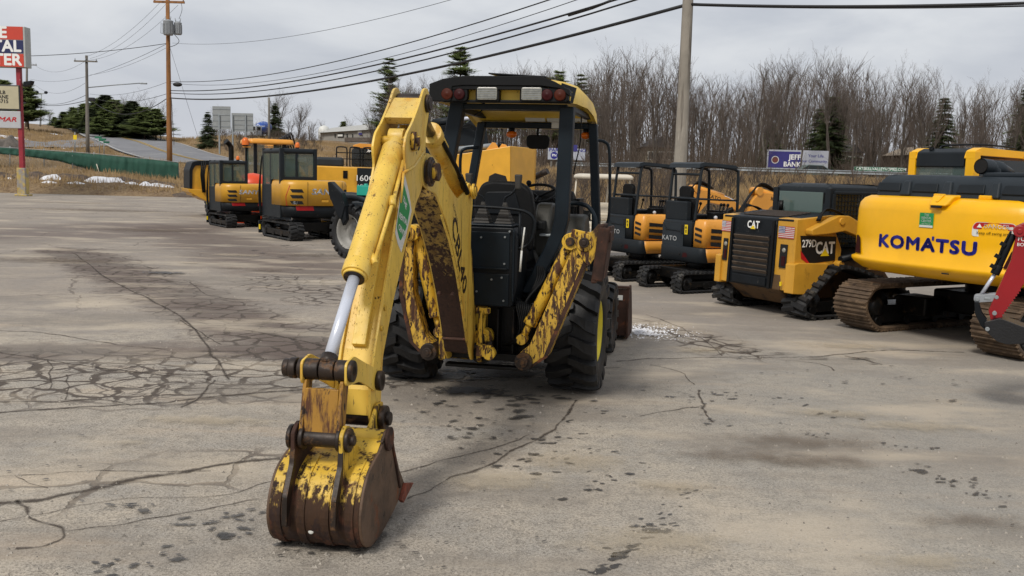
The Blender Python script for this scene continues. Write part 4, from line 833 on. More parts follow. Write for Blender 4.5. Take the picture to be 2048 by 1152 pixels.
poly=[(p.x,p.y) for p in smb]+[(p.x,p.y) for p in smi[::-1]]
n_=len(poly); vs=[ap(a,b_,t) for t in (-BW,BW) for a,b_ in poly]; fs=[(i,(i+1)%n_,n_+(i+1)%n_,n_+i) for i in range(n_)]
m.add([V(v) for v in vs],fs,True)
bk=m.build('bucket',mB,bh)
for t in (-BW-.016,BW):
    m=amb(); sd=[(p.x,p.y) for p in bez([(a,b_,0) for a,b_ in shell[1:]],4)]
    sd=[(3.0,.53),(3.04,.57),(3.12,.575),(3.20,.53)]+sd+[(2.74,.12),(2.74,.15),(2.86,.28),(2.95,.42)]
    m.ext(A2(sd),'x',t,t+.016); m.build('side_plate',M('bucket_side_rust','#5a4636',.65,metal=.2,var=.35,vs=6,wear=[('#6e3f22',5,.58,.7,(1,1,1)),('#262019',8,.56,.7,(1,1,1))],bump=.4),bk,bevel=.004)
m=amb(); m.tube([ap(2.86,.17,BW+.018),ap(2.93,.30,BW+.018),ap(3.02,.47,BW+.018),ap(3.08,.50,BW+.018)],.010,6); m.build('weld_seam',mRust,bk)
m=amb(); m.cyl(ap(3.10,.525,-BW),ap(3.10,.525,BW),.05,n=20); lt=m.build('lip_tube',mB,bk)
for t in (-BW-.034,BW+.016): m=amb(); m.cyl(ap(3.10,.525,t),ap(3.10,.525,t+.018),.066,n=24); m.build('tube_end_cap',mRust,lt,bevel=.003)
for t in (-.20,-.07,.06,.19):
    m=amb(); p_=[(p.x,p.y) for p in bez([(a,b_,0) for a,b_ in shell[3:10]],3)]; q_=offs(p_,-.008)
    m.ext(A2(p_+q_[::-1]),'x',t-.022,t+.022); m.build('wear_strip',mB,bk)
for t in (-.145,.115):
    m=amb(); m.ext(rounded(A2([(2.80,.66),(2.90,.66),(3.0,.58),(3.22,.50),(3.34,.58),(3.37,.66),(3.44,.68),(3.50,.64),(3.50,.54),(3.52,.45),(3.60,.32),(3.60,.18),(3.55,.15),(3.50,.30),(3.40,.40),(3.2,.44),(3.0,.5),(2.80,.50)]),.02,3),'x',t,t+.022); m.build('hinge_ear',mB if t>0 else mRust,bk,bevel=.004)
    m=amb(); m.ext(rounded(A2([(3.498,.56),(3.515,.48),(3.605,.33),(3.612,.18),(3.60,.17),(3.55,.30),(3.49,.46)]),.01,2),'x',t-.002,t+.024); m.build('ear_edge',mGrease,bk)
m=amb(); m.cyl(ap(3.43,.60,-.155),ap(3.43,.60,.15),.045,n=20)
for t in (-.165,-.10,.10,.145): m.cyl(ap(3.43,.60,t-.012),ap(3.43,.60,t+.012),.064,n=20)
m.cyl(ap(3.43,.60,-.19),ap(3.43,.60,.18),.028,n=14); m.build('bucket_link_pin',mGrease,bk,bevel=.005)
m=amb(); m.cyl(ap(2.85,.57,-.16),ap(2.85,.57,.17),.05,n=20); m.cyl(ap(2.85,.57,.14),ap(2.85,.57,.175),.075,n=20); m.cyl(ap(2.85,.57,.17),ap(2.85,.57,.20),.04,n=16); m.build('bucket_hinge_pin',mGrease,bk,bevel=.005)
m=amb(); m.sph(ap(3.535,.135,-.02),.016,sc_=(1,.3,1)); m.build('round_plug',mWhD,bk)
for k in range(4):
    t=-BW+.05+k*(2*BW-.1)/3; m=amb()
    m.hull8([V(ap(2.90,.075,t-.035)),V(ap(2.90,.075,t+.035)),V(ap(2.90,.115,t+.035)),V(ap(2.90,.115,t-.035))],[V(ap(2.62,.115,t-.02)),V(ap(2.62,.115,t+.02)),V(ap(2.62,.128,t+.02)),V(ap(2.62,.128,t-.02))]); m.build('tooth',M('rusty_tooth','#6e3420',.7,var=.4,vs=20) if k==0 else bpy.data.materials['rusty_tooth'],bk,bevel=.004)
m=amb(); m.ext(A2([(2.62,.12),(2.84,.07),(2.88,.10),(2.78,.17)]),'x',BW+.016,BW+.04); m.build('tooth',bpy.data.materials['rusty_tooth'],bk,bevel=.004)
def offset_poly(P,d):
    n=len(P); out=[]
    ar=sum(P[i][0]*P[(i+1)%n][1]-P[(i+1)%n][0]*P[i][1] for i in range(n)); sg=1 if ar>0 else -1
    for i in range(n):
        a=V(P[i-1]);p=V(P[i]);b=V(P[(i+1)%n]); t=((b-p).normalized()+(p-a).normalized())
        if t.length<1e-6: t=(b-p)
        t.normalize(); out.append(tuple(p+V((-t.y,t.x))*sg*d))
    return out
def levels(mb,plan,lv,smooth=True):
    """stack of inset copies of a plan polygon: lv = [(z, inset)...]"""
    n=len(plan); vs=[]
    for z,i in lv: vs+=[(x,y,z) for x,y in offset_poly(plan,i)]
    fs=[(k*n+j,k*n+(j+1)%n,(k+1)*n+(j+1)%n,(k+1)*n+j) for k in range(len(lv)-1) for j in range(n)]
    sm=[smooth]*len(fs); fs+=[tuple(range(n))[::-1],tuple(range((len(lv)-1)*n,len(lv)*n))]; sm+=[False,False]
    return mb.add(vs,fs,sm)
def quadp(m,o,x,y,w,h,ext=.003):
    mm=M3(o,x,y); m.add([mm@V((a*w/2,b*h/2,ext)) for a,b in ((-1,-1),(1,-1),(1,1),(-1,1))],[(0,1,2,3)])
# ================= two canopy mini excavators =================
def mini_canopy(loc,rz,label,grp):
    r=thing('mini_excavator',loc,rz,label,'mini excavator',grp)
    for s_ in (-1,1):
        a,b=(-.62,-.37) if s_<0 else (.37,.62)
        track(r,a,b,[(-.02,.0),(1.55,.0),(1.62,.12),(1.58,.38),(.02,.38),(-.06,.2)],.17,nl=40,th=.03,lug=.022,rollers=4)
    m=MB(); m.box((0,.8,.3),(.8,1.0,.2)); m.cyl((0,.95,.38),(0,.95,.52),.3,n=24); m.build('undercarriage',mDirtyBlk,r,bevel=.02)
    m=MB(); m.box((0,1.85,.2),(1.25,.05,.3)); m.build('dozer_blade',mCgrey,r,bevel=.01)
    # lower skirt (charcoal) wrapping the tail
    pl=rounded([(-.6,.40),(.6,.40),(.66,1.7),(-.6,1.7)],[.16,.16,.1,.1],6)
    m=MB(); levels(m,pl,[(.50,.05),(.53,.0),(.76,0),(.78,.02)]); sk=m.build('tail_skirt',mCgrey,r)
    pl2=rounded([(-.58,.43),(.30,.43),(.30,1.0),(-.58,1.0)],[.12,.02,.02,.1],5)
    m=MB(); levels(m,pl2,[(.765,.0),(1.20,.0),(1.24,.03)]); hd=m.build('tail_box',mCgrey,r)
    m=MB(); quadp(m,(-.22,.428,.98),(1,0,0),(0,0,1),.6,.40,.006); m.build('access_door',mHood,hd,bevel=.004)
    m=MB(); m.tube([(-.50,.415,1.155),(-.40,.412,1.06),(.0,.412,1.05),(.06,.412,1.0)],.009,6); m.build('door_crease',mCgrey,hd)
    m=MB(); m.box((.06,.425,1.10),(.09,.012,.12)); m.build('latch_recess',mDark,hd,bevel=.004)
    m=MB(); quadp(m,(.155,.424,1.08),(1,0,0),(0,0,1),.085,.17,.004); y_=m.build('warning_decal',mYelD,hd)
    m=MB(); mm=M3((.155,.420,1.12),(1,0,0),(0,0,1)); m.add([mm@V(p) for p in [(-.028,-.02,.006),(.028,-.02,.006),(0,.03,.006)]],[(0,1,2)]); m.add([mm@V(p) for p in [(-.006,-.1,.006),(.012,-.1,.006),(.016,-.04,.006),(-.012,-.045,.006)]],[(0,1,2,3)]); m.build('pictogram',mBlkL,y_)
    text_part(hd,'lettering','KATO',(-.30,.42,.90),(1,0,0),(0,0,1),.115,mGreyL,off=.03,sx=1.25,ext=.008,spacing=1.15)
    m=MB(); m.add([V((x,.398,z)) for x,z in [(.10,.59),(.22,.595),(.24,.63),(.21,.675),(.12,.67)]],[(0,1,2,3,4)]); m.build('reflector',mRedL,sk)
    m=MB(); m.cyl((.02,.405,.64),(.02,.385,.64),.02,n=10); m.build('tow_eye',mDark,sk)
    # yellow right-hand hood with slanted vents
    pl3=rounded([(.31,.46),(.60,.46),(.63,1.25),(.31,1.4)],[.02,.12,.2,.02],5)
    m=MB(); levels(m,pl3,[(.785,.0),(1.12,.0),(1.24,.02),(1.27,.06)]); hy=m.build('engine_cover',mOrg,r)
    m=MB(); pl4=rounded([(.34,.44),(.63,.5),(.66,1.45),(.34,1.45)],[.02,.1,.1,.02],4); levels(m,pl4,[(.53,.02),(.765,-.004)]); m.build('side_cover',mOrg,r)
    m=MB()
    for k in range(3):
        z=1.12-.115*k; m.add([V(p) for p in [(.628-.018+.004,.60,z),(.632,1.12,z-.04),(.632,1.14,z-.095-.01*k),(.614,.60,z-.07)]],[(0,1,2,3)])
    m.build('vent',mDark,hy)
    # the same vents cut on the rear corner
    m=MB()
    for k in range(3): m.box((.45,.452,1.10-.1*k),(.18,.01,.045),(0,R(10),0))
    m.build('vent',mDark,hy,bevel=.004)
    # seat
    m=MB(); m.ext(rounded([(-.42,1.2),(.02,1.2),(.04,1.55),(-.02,1.66),(-.38,1.66),(-.44,1.55)],.05),'y',.62,.74); m.box((-.2,.9,1.27),(.5,.5,.14)); st=m.build('seat',mPlas,r,bevel=.03)
    m=MB(); m.ext(rounded([(-.36,1.62),(-.04,1.62),(-.02,1.78),(-.08,1.84),(-.32,1.84),(-.38,1.78)],.04),'y',.64,.72); m.build('headrest',mPlas,st,bevel=.02)
    m=MB(); m.box((-.22,.52,1.40),(.62,.10,.34)); m.build('seat_back_cover',mCgrey,st,bevel=.02)
    # levers and console
    m=MB(); m.box((.2,1.1,1.3),(.16,.4,.16)); m.box((-.2,1.5,1.2),(.7,.12,.4)); 
    for x in (.12,.2,.3,-.45): m.tube([(x,1.15,1.3),(x+.02,1.2,1.5)],.014,6); m.sph((x+.02,1.2,1.52),.03)
    m.tube([(.42,1.1,1.26),(.42,1.12,1.42),(.46,1.2,1.46)],.045,10); m.build('control_console',mPlas,r,bevel=.01)
    m=MB(); m.sph((.36,.9,1.30),.035); m.build('filler_cap',mSilver,r)
    # canopy frame of bent tubes with a flat roof
    m=MB(); xa,xb,ya,yb=-.52,.27,.55,1.45
    for x in (xa,xb):
        m.tube(bez([(x,ya-.04,1.22),(x,ya,1.6),(x,ya+.06,2.12),(x,ya+.13,2.20),(x,ya+.3,2.21),(x,yb-.2,2.17),(x,yb-.05,2.14),(x,yb,2.02),(x,yb+.02,1.25)],5),.027,8)
        m.tube([(x,ya+.01,1.62),(x,yb,1.60)],.016,8)
    for y,z in ((ya+.05,2.05),(ya+.02,1.62)): m.tube([(xa,y,z),(xb,y,z)],.022,8)
    fr=m.build('canopy_frame',mCgrey,r)
    m=MB(); m.ext(rounded([(ya-.02,2.16),(ya,2.24),(ya+.1,2.265),(yb-.1,2.225),(yb-.02,2.19),(yb-.05,2.17),(ya+.1,2.20)],.01),'x',xa-.03,xb+.03); m.build('canopy_roof',mHood,fr,bevel=.006)
    # folded boom ahead of the house
    m=MB(); m.ext(rounded([(1.72,.8),(1.95,.75),(2.15,1.2),(2.45,1.50),(2.95,1.42),(3.35,1.28),(3.42,1.38),(3.0,1.60),(2.45,1.74),(2.15,1.75),(1.98,1.6)],.06),'x',-.09,.09); bo=m.build('boom',mOrg,r,bevel=.01)
    m=MB(); m.cyl((0,2.14,1.80),(0,2.9,1.63),.055,n=14); cy=m.build('boom_cylinder',mOrg,bo); m=MB(); m.cyl((0,2.9,1.63),(0,3.3,1.50),.025,n=10); m.build('cylinder_rod',mChrome,cy)
    m=MB(); m.cyl((-.11,2.14,1.77),(.11,2.14,1.77),.08,n=14); m.build('pivot_boss',mOrg,bo)
    text_part(bo,'lettering','KATO',(.092,2.6,1.60),(0,1,-.25),(0,.25,1),.11,mBlkL,off=.004,sx=1.2)
    m=MB(); m.ext([(3.2,1.45),(3.5,1.40),(3.62,.7),(3.5,.35),(3.42,.4),(3.4,.8)],'x',-.07,.07); ar=m.build('stick',mOrg,r,bevel=.01)
    m=MB(); m.ext(rounded([(3.45,.45),(3.65,.4),(3.75,.1),(3.5,.02),(3.3,.1),(3.35,.3)],.05),'x',-.22,.22); m.build('bucket',mBlk,r,bevel=.01)
    m=MB()
    for k in range(4): m.tube(bez([(-.03+.03*k,1.7,1.3),(-.03+.03*k,1.85,1.5+.02*k),(-.04+.03*k,2.2,1.86+.02*k),(-.04+.03*k,2.6,1.78)],4),.014,5)
    m.build('hydraulic_hose',mPlas,bo)
    return r
RK=R(-61.4)
mini_canopy((1.76,18.35,0),RK,'grey and orange canopy mini excavator, the farther one, nearest the cream golf cart','canopy mini excavators side by side')
mini_canopy((2.60,16.7,0),RK,'grey and orange canopy mini excavator standing directly beside the flag-decorated compact track loader','canopy mini excavators side by side')
# ================= compact track loader =================
ct_=thing('compact_track_loader',(3.9,14.36,0),RK,'yellow and black compact track loader with flag stickers and louvred rear door','track loader')
for a,b in ((-.99,-.55),(.55,.99)):
    track(ct_,a,b,[(-.02,0),(1.75,0),(2.0,.2),(1.9,.42),(.85,.74),(.50,.80),(.30,.74),(-.27,.26),(-.26,.10)],.2,nl=34,th=.03,lug=.035,rollers=5)
m=MB(); m.ext([(-.32,.40),(-.26,.36),(.0,.16),(1.9,.16),(2.0,.5),(1.6,.9),(-.26,.9)],'x',-.55,.55); m.build('chassis',M('muddy_belly','#5b4326',.8,wear=[('#2a1d12',5,.5,.65,(1,1,1))],bump=.4),ct_,bevel=.02)
# rear body: yellow columns either side of the black door
bd=MB()
for x0,x1 in ((-.80,-.56),(.40,.78)):
    bd.ext([(-.30,.40),(-.27,1.44),(.45,1.50),(.5,.62),(.2,.42)],'x',x0,x1)
body=bd.build('body',mCat,ct_,bevel=.012)
m=MB(); m.hull8([(-.565,-.335,.40),(.405,-.335,.40),(.405,.2,.40),(-.565,.2,.40)],[(-.565,-.29,1.43),(.405,-.29,1.43),(.405,.2,1.43),(-.565,.2,1.43)]); dr=m.build('rear_door',mBlk,ct_,bevel=.02)
m=MB(); m.box((-.07,-.325,.88),(.74,.02,.60),(R(-2.5),0,0)); lv_=m.build('louvre_recess',mDark,dr)
for k in range(7):
    m=MB(); z=.63+.083*k; m.box((-.07,-.336+.0022*k-.012,z),(.74,.018,.062),(R(32),0,0)); m.build('louvre',M('muddy_louvre','#4e4134',.8,wear=[('#2a231c',6,.5,.68,(.5,1,1))],bump=.2) if k==0 else bpy.data.materials['muddy_louvre'],dr,bevel=.003)
m=MB(); m.box((-.07,-.345,.49),(.72,.02,.13)); m.build('lower_panel',mBlk,dr,bevel=.01)
m=MB()
for x in (-.52,.36):
    m.box((x,-.335,.9),(.05,.02,1.0),(R(-2.5),0,0))
m.build('door_edge',mPlas,dr,bevel=.006)
ty=V((0,.044,1)).normalized()
text_part(dr,'lettering','CAT',(-.05,-.317,1.315),(1,0,0),ty,.15,mWhite,off=.03,sx=.86,ext=.012,spacing=1.02)
poly_part(dr,'triangle_mark',[(-.055,-.062),(.055,-.062),(0,-.0)],(-.05,-.317,1.315),(1,0,0),ty,mYelD,ext=.015)
m=MB(); m.ext([(-.28,1.435),(.5,1.52),(.5,1.44),(-.28,1.40)],'x',-.76,.72); ht=m.build('engine_hood',mBlk,ct_,bevel=.02)
m=MB()
for k in range(6): m.box((-.02,-.12+.09*k,1.465+.0106*k),(.9,.045,.014),(R(6),0,0))
m.build('hood_slat',M('hood_slat_brown','#3a3028',.8),ht,bevel=.003)
# flags
def flag(o,x,y,w,h):
    mm=M3(o,x,y); m=MB(); m.add([mm@V((a*w,b*h,.003)) for a,b in ((0,0),(1,0),(1,1),(0,1))],[(0,1,2,3)]); f=m.build('flag_sticker',mWhD,body)
    m=MB()
    for k in range(7):
        b0=(2*k)/13; m.add([mm@V((a*w,(b0+b)*h,.005)) for a,b in ((0,0),(1,0),(1,1/13),(0,1/13))],[(0,1,2,3)])
    m.build('stripe',M('flag_red','#b0303a',.5,var=.03) if 'flag_red' not in bpy.data.materials else bpy.data.materials['flag_red'],f)
    m=MB(); m.add([mm@V((a*w,b*h,.007)) for a,b in ((0,.46),(.42,.46),(.42,1),(0,1))],[(0,1,2,3)]); c_=m.build('canton',M('flag_blue','#35386e',.5,var=.03) if 'flag_blue' not in bpy.data.materials else bpy.data.materials['flag_blue'],f)
    m=MB()
    for i in range(5):
        for j in range(4):
            cx_,cy_=(.05+.08*i),(.53+.13*j); q=.006
            m.add([mm@V((cx_*w+q*a,cy_*h+q*b,.009)) for a,b in ((-1,-1),(1,-1),(1,1),(-1,1))],[(0,1,2,3)])
    m.build('star',mWhite,c_)
flag((.44,-.288,1.16),(1,0,0),ty,.31,.17); flag((-.79,-.288,1.18),(1,0,0),ty,.21,.16)
# lamps
for x,w_ in ((.57,.14),(-.68,.10)):
    m=MB(); m.box((x,-.296,.90),(w_,.02,.34),(R(-2.5),0,0)); lp=m.build('lamp_recess',mDark,body,bevel=.006)
    m=MB(); m.sph((x+.015,-.305,.985),.036,sc_=(1,.5,1)); m.build('reverse_lamp',mClr,lp); m=MB(); m.box((x+.015,-.31,.83),(w_*.5,.02,.14)); m.build('tail_lamp',mRedL,lp,bevel=.005)
# lower guard brackets at the corners
for x0,x1 in ((-.86,-.74),(.66,.84)):
    m=MB(); m.ext([(-.34,.38),(-.33,.80),(-.24,.82),(.35,.80),(.12,.45),(-.1,.36)],'x',x0,x1); m.build('corner_guard',mCat,body,bevel=.01)
m=MB(); m.box((.60,-.345,.5),(.03,.02,.06)); m.build('decal',mYelD,body)
# black name decal on the right-hand side
X=.781
m=MB(); m.add([V((X+.003,y,z)) for y,z in [(-.20,1.21),(.52,1.19),(.52,.84),(.0,.80),(-.14,.88)]],[(0,1,2,3,4)]); dc=m.build('decal_panel',mBlkL,body)
m=MB(); m.add([V((X+.004,y,z)) for y,z in [(-.20,1.10),(-.18,1.0),(.02,.80),(-.02,.80),(-.16,.88)]],[(0,1,2,3,4)]); m.build('red_flash',mRedD,dc)
text_part(dc,'lettering','279D',(X+.003,-.02,1.09),(0,1,0),(0,0,1),.15,mWhite,off=.018,sx=.85,ext=.005)
text_part(dc,'lettering','CAT',(X+.003,.30,1.02),(0,1,0),(0,0,1),.24,mWhite,off=.03,sx=.8,ext=.005)
poly_part(dc,'triangle_mark',[(-.09,-.11),(.09,-.11),(0,.0)],(X+.003,.30,1.02),(0,1,0),(0,0,1),mYelD,ext=.008)
m=MB(); m.box((X+.004,.0,.72),(.006,.16,.04)); m.build('decal',mBlkL,body)
# lift arms with tower
for s_ in (1,-1):
    x0=.80*s_-.02; x1=.90*s_+.02
    m=MB(); m.ext(rounded([(-.12,1.30),(.42,1.505),(.62,1.50),(1.55,1.10),(1.62,.88),(1.50,.86),(1.38,1.03),(.55,1.28),(.25,1.24),(-.1,1.22)],.03),'x',min(x0,x1),max(x0,x1)); la=m.build('lift_arm',mCat,ct_,bevel=.012)
    m=MB(); m.ext(rounded([(.1,.62),(.62,.62),(.66,1.0),(.5,1.28),(.1,1.26)],.03),'x',min(.70*s_,.770*s_),max(.70*s_,.770*s_)); m.build('arm_tower',mCat,la,bevel=.01)
    m=MB(); m.cyl((.76*s_,.46,1.42),(.94*s_,.46,1.42),.05,n=14); m.build('pivot_pin',mCat,la,bevel=.004)
    m=MB(); m.cyl((.74*s_,.56,.78),(.88*s_,.56,.78),.06,n=14); m.build('pivot_pin',mCat,la,bevel=.004)
    m=MB(); m.cyl((.86*s_,.55,.86),(.86*s_,1.3,.98),.05,n=14); m.cyl((.86*s_,1.3,.98),(.86*s_,1.5,1.0),.028,n=12); m.build('lift_cylinder',mBlk,la)
    m=MB()
    for k in range(4): m.tube(bez([(s_*(.78+.02*k),.1,1.42),(s_*(.8+.02*k),.2,1.56+.012*k),(s_*(.82+.02*k),.45,1.55),(s_*(.84+.02*k),.7,1.44)],4),.012,5)
    m.build('hydraulic_hose',mPlas,la)
# cab
pl=rounded([(-.60,.58),(.56,.58),(.56,1.75),(-.60,1.75)],[.12,.12,.08,.08],6)
m=MB(); n_=len(pl); 
levels(m,pl,[(1.36,.0),(1.50,.0)]); levels(m,pl,[(1.82,.0),(1.90,.02),(1.94,.09),(1.955,.2)])
for x,y in ((-.56,.62),(.52,.62),(.52,1.70),(-.56,1.70)): m.box((x,y,1.64),(.10,.10,.48))
m.box((-.02,.60,1.55),(1.0,.05,.2)); cb=m.build('cab',mCgrey,ct_,bevel=.012)
m=MB(); m.box((-.02,.57,1.67),(.90,.012,.31)); m.build('rear_window',GL('pale_rear_window',(.10,.145,.13),.08,.85),cb,bevel=.05)
m=MB(); m.box((.565,1.14,1.40),(.012,1.0,.84)); m.build('side_window',mGlsD,cb)
m=MB()
for k in range(15): m.box((.575,.68+.066*k,1.40),(.006,.010,.8))
for k in range(12): m.box((.578,1.14,1.02+.068*k),(.006,.96,.010))
m.build('window_mesh',mBlk,cb)
m=MB(); m.box((.58,.64,1.30),(.03,.06,1.0)); m.box((.58,1.66,1.30),(.03,.06,1.0)); m.box((.58,1.14,1.82),(.03,1.0,.05)); m.box((.0,1.1,.98),(1.1,1.2,.2)); m.build('side_frame',mCgrey,cb,bevel=.012)
m=MB(); m.tube([(-.3,.45,1.5),(-.3,.45,1.68)],.035,10); m.build('exhaust_pipe',mDirtyBlk,ct_)
# ================= large tracked excavator =================
big=thing('large_excavator',(6.73,12.66,0),RK,'large bright yellow excavator with blue lettering on its counterweight and rusty steel tracks','excavator')
for a,b in ((-1.31,-.78),(.78,1.31)):
    track(big,a,b,[(-1.72,.0),(1.9,.0),(2.2,.3),(2.0,.66),(-1.8,.66),(-1.99,.34)],.30,nl=46,th=.04,lug=.028,kind='steel',mat=mSteelTrk,rollers=7)
m=MB(); m.box((0,.1,.42),(1.5,1.5,.3)); m.cyl((0,0,.5),(0,0,.84),.6,n=28); m.box((-.75,.9,.35),(.5,.4,.25)); m.box((-.75,-.9,.35),(.5,.4,.25)); m.box((.75,-.9,.35),(.5,.4,.25)); und=m.build('undercarriage',mDirtyBlk,big,bevel=.03)
m=MB(); m.box((.25,-.665,.44),(.14,.02,.12)); m.build('serial_plate',mClr,und)
cx0,cx1=-1.30,1.36
pl=rounded([(cx0,-1.0),(cx0,-1.72),(cx0+.4,-1.90),(-.35,-1.97),(.5,-1.97),(cx1-.4,-1.90),(cx1,-1.72),(cx1,-1.0)],[.02,.25,.3,.5,.5,.3,.25,.02],7)
m=MB(); levels(m,pl,[(.80,.42),(.815,.30),(.86,.13),(.93,.02),(.975,-.022),(1.01,-.02),(1.03,.03),(1.3,.024),(1.64,.032),(1.73,.05),(1.79,.10),(1.825,.18),(1.83,.3)]); cw=m.build('counterweight',mKom,big)
def on_cw(x,z): # surface y of the counterweight's rear
    for (ax,ay),(bx,by) in zip(PLC,PLC[1:]):
        if min(ax,bx)<=x<=max(ax,bx) and ay<-1.3 and abs(ax-bx)>1e-6: return ay+(by-ay)*(x-ax)/(bx-ax)
    return -1.97
PLC=offset_poly(pl,.024); PLC=PLC+[PLC[0]]
# lettering follows the curve of the steel
def cwtext(name,txt,x0,z0,size,mat,off,sx,e=.004,par=None,tilt=0,shear=0,spacing=1,y0=.0):
    m=MB(); m.text(txt,MX.Identity(4),size,off,0,sx,shear,spacing)
    vs=m.v; m.v=[V((x0+v.x,on_cw(x0+v.x,z0)-e-y0,z0+v.y+tilt*v.x)) for v in vs]; return m.build(name,mat,par or cw)
cwtext('lettering','KOMATSU',.05,1.245,.212,mNavy,.055,1.32,spacing=1.13)
m=MB(); 
m.box((.185,on_cw(.185,1.4)-.006,1.335),(.03,.004,.05))
m.build('letter_spur',mNavy,cw)
def cwpoly(name,pts,mat,e=.004,par=None):
    m=MB(); m.add([V((x,on_cw(x,z)-e,z)) for x,z in pts],[tuple(range(len(pts)))]); return m.build(name,mat,par or cw)
cwpoly('tail_light',rounded([V((-1.16,1.05)),V((-1.0,1.05)),V((-1.03,1.25)),V((-1.08,1.29)),V((-1.14,1.29))],.02,3),mRedL,.010)
cwpoly('tail_light',rounded([V((1.05,1.05)),V((1.24,1.05)),V((1.22,1.29)),V((1.16,1.29)),V((1.12,1.25))],.02,3),mRedL,.010)
st_=cwpoly('rental_sticker',[(-.03,1.46),(.17,1.46),(.17,1.64),(-.03,1.64)],mGrnD)
cwpoly('sticker_band',[(-.025,1.463),(.165,1.463),(.165,1.49),(-.025,1.49)],mWhD,.006,st_)
for t,z,sz in (('THE',1.615,.038),('RENTAL',1.578,.040),('CENTER',1.54,.040),('845-794-4100',1.505,.022)): cwtext('lettering',t,.07,z,sz,mWhite,.02,1.0,.006,st_)
dp=rounded([V((.68,1.40)),V((1.16,1.40)),V((1.16,1.515)),V((1.12,1.57)),V((.72,1.57)),V((.68,1.515))],.03,3)
d_=cwpoly('danger_sign',dp,mWhD); dp2=rounded([V((.69,1.487)),V((1.15,1.487)),V((1.15,1.52)),V((1.115,1.562)),V((.725,1.562)),V((.69,1.52))],.02,3); cwpoly('red_field',dp2,mRedD,.006,d_)
cwtext('lettering','DANGER',.95,1.524,.064,mWhite,.006,1.05,.012,d_); cwtext('lettering','Keep off swing area',.92,1.443,.046,mBlkL,.003,1.0,.010,d_)
cwpoly('warning_triangle',[(.735,1.505),(.795,1.505),(.765,1.552)],mWhite,.008,d_)
# latch housing on the top edge
m=MB(); m.hull8([(.10,-1.99,1.73),(.34,-1.99,1.73),(.36,-1.80,1.73),(.08,-1.80,1.73)],[(.08,-1.90,1.855),(.40,-1.90,1.855),(.40,-1.75,1.87),(.08,-1.75,1.87)]); lh=m.build('latch_housing',mKom,cw,bevel=.03,seg=3)
m=MB(); m.box((.22,-1.985,1.722),(.14,.03,.03)); m.build('latch_slot',mDark,lh,bevel=.008)
m=MB(); m.hull8([(.18,-1.965,1.78),(.22,-1.965,1.78),(.22,-1.95,1.78),(.18,-1.95,1.78)],[(.22,-1.92,1.86),(.26,-1.92,1.86),(.26,-1.88,1.86),(.22,-1.88,1.86)]); m.build('latch_handle',mKom,lh,bevel=.01)
for x in (.04,.66):
    m=MB(); m.box((x,-1.66,1.85),(.16,.12,.05)); m.build('hinge',mKom,cw,bevel=.012)
m=MB(); m.box((.42,-1.99,.93),(.09,.02,.012),(R(-20),0,0)); m.build('drain_slot',mDark,cw)
# deck and body
m=MB(); m.box((.1,.3,1.02),(2.5,2.8,.36)); m.box((-.75,-.6,1.45),(.9,1.0,.7)); m.box((.9,-.2,1.45),(.9,1.9,.7)); m.build('revolving_frame',mKom,big,bevel=.03)
m=MB(); m.box((.1,.0,.84),(2.1,2.8,.08)); m.build('frame_underside',mDirtyBlk,big,bevel=.02)
pl=rounded([(-1.02,-1.66),(1.36,-1.66),(1.36,-.55),(-1.02,-.55)],[.16,.1,.1,.12],6)
m=MB(); levels(m,pl,[(1.80,.0),(1.84,.0),(2.02,.05),(2.09,.12),(2.105,.22)]); hd=m.build('engine_hood',mHood,big)
for x in (-.78,-.22,.42,1.02):
    m=MB(); m.hull8([(x-.19,-1.67,1.89),(x+.19,-1.67,1.89),(x+.19,-1.60,1.89),(x-.19,-1.60,1.89)],[(x-.17,-1.632,2.0),(x+.17,-1.632,2.0),(x+.17,-1.58,2.0),(x-.17,-1.58,2.0)]); m.build('hood_panel',mCgrey,hd,bevel=.01)
for x in (-.50,.10,.74):
    m=MB(); m.hull8([(x-.08,-1.70,1.84),(x+.08,-1.70,1.84),(x+.08,-1.58,1.84),(x-.08,-1.58,1.84)],[(x-.05,-1.64,2.03),(x+.05,-1.64,2.03),(x+.05,-1.56,2.03),(x-.05,-1.56,2.03)]); m.build('hood_rib',mHood,hd,bevel=.02)
m=MB(); m.box((.9,-1.15,2.12),(.9,.7,.06)); m.build('hood_step',mHood,hd,bevel=.02)
m=MB(); p0=V((.43,-1.25,2.05)); m.cyl(p0,p0+V((0,0,.08)),.10,n=18)
m.tube([p0+V((0,0,.06)),p0+V((0,-.02,.12)),p0+V((0,-.10,.165)),p0+V((0,-.26,.17))],[.085,.09,.095,.095],16,cap=False); m.tube([p0+V((0,.3,.10)),p0+V((0,.1,.15)),p0+V((0,-.1,.165))],[.06,.085,.09],14); ex=m.build('exhaust_stack',mHood,big)
m=MB(); m.cyl(p0+V((0,-.262,.17)),p0+V((0,-.22,.17)),.082,n=16); m.build('exhaust_mouth',mDark,ex)
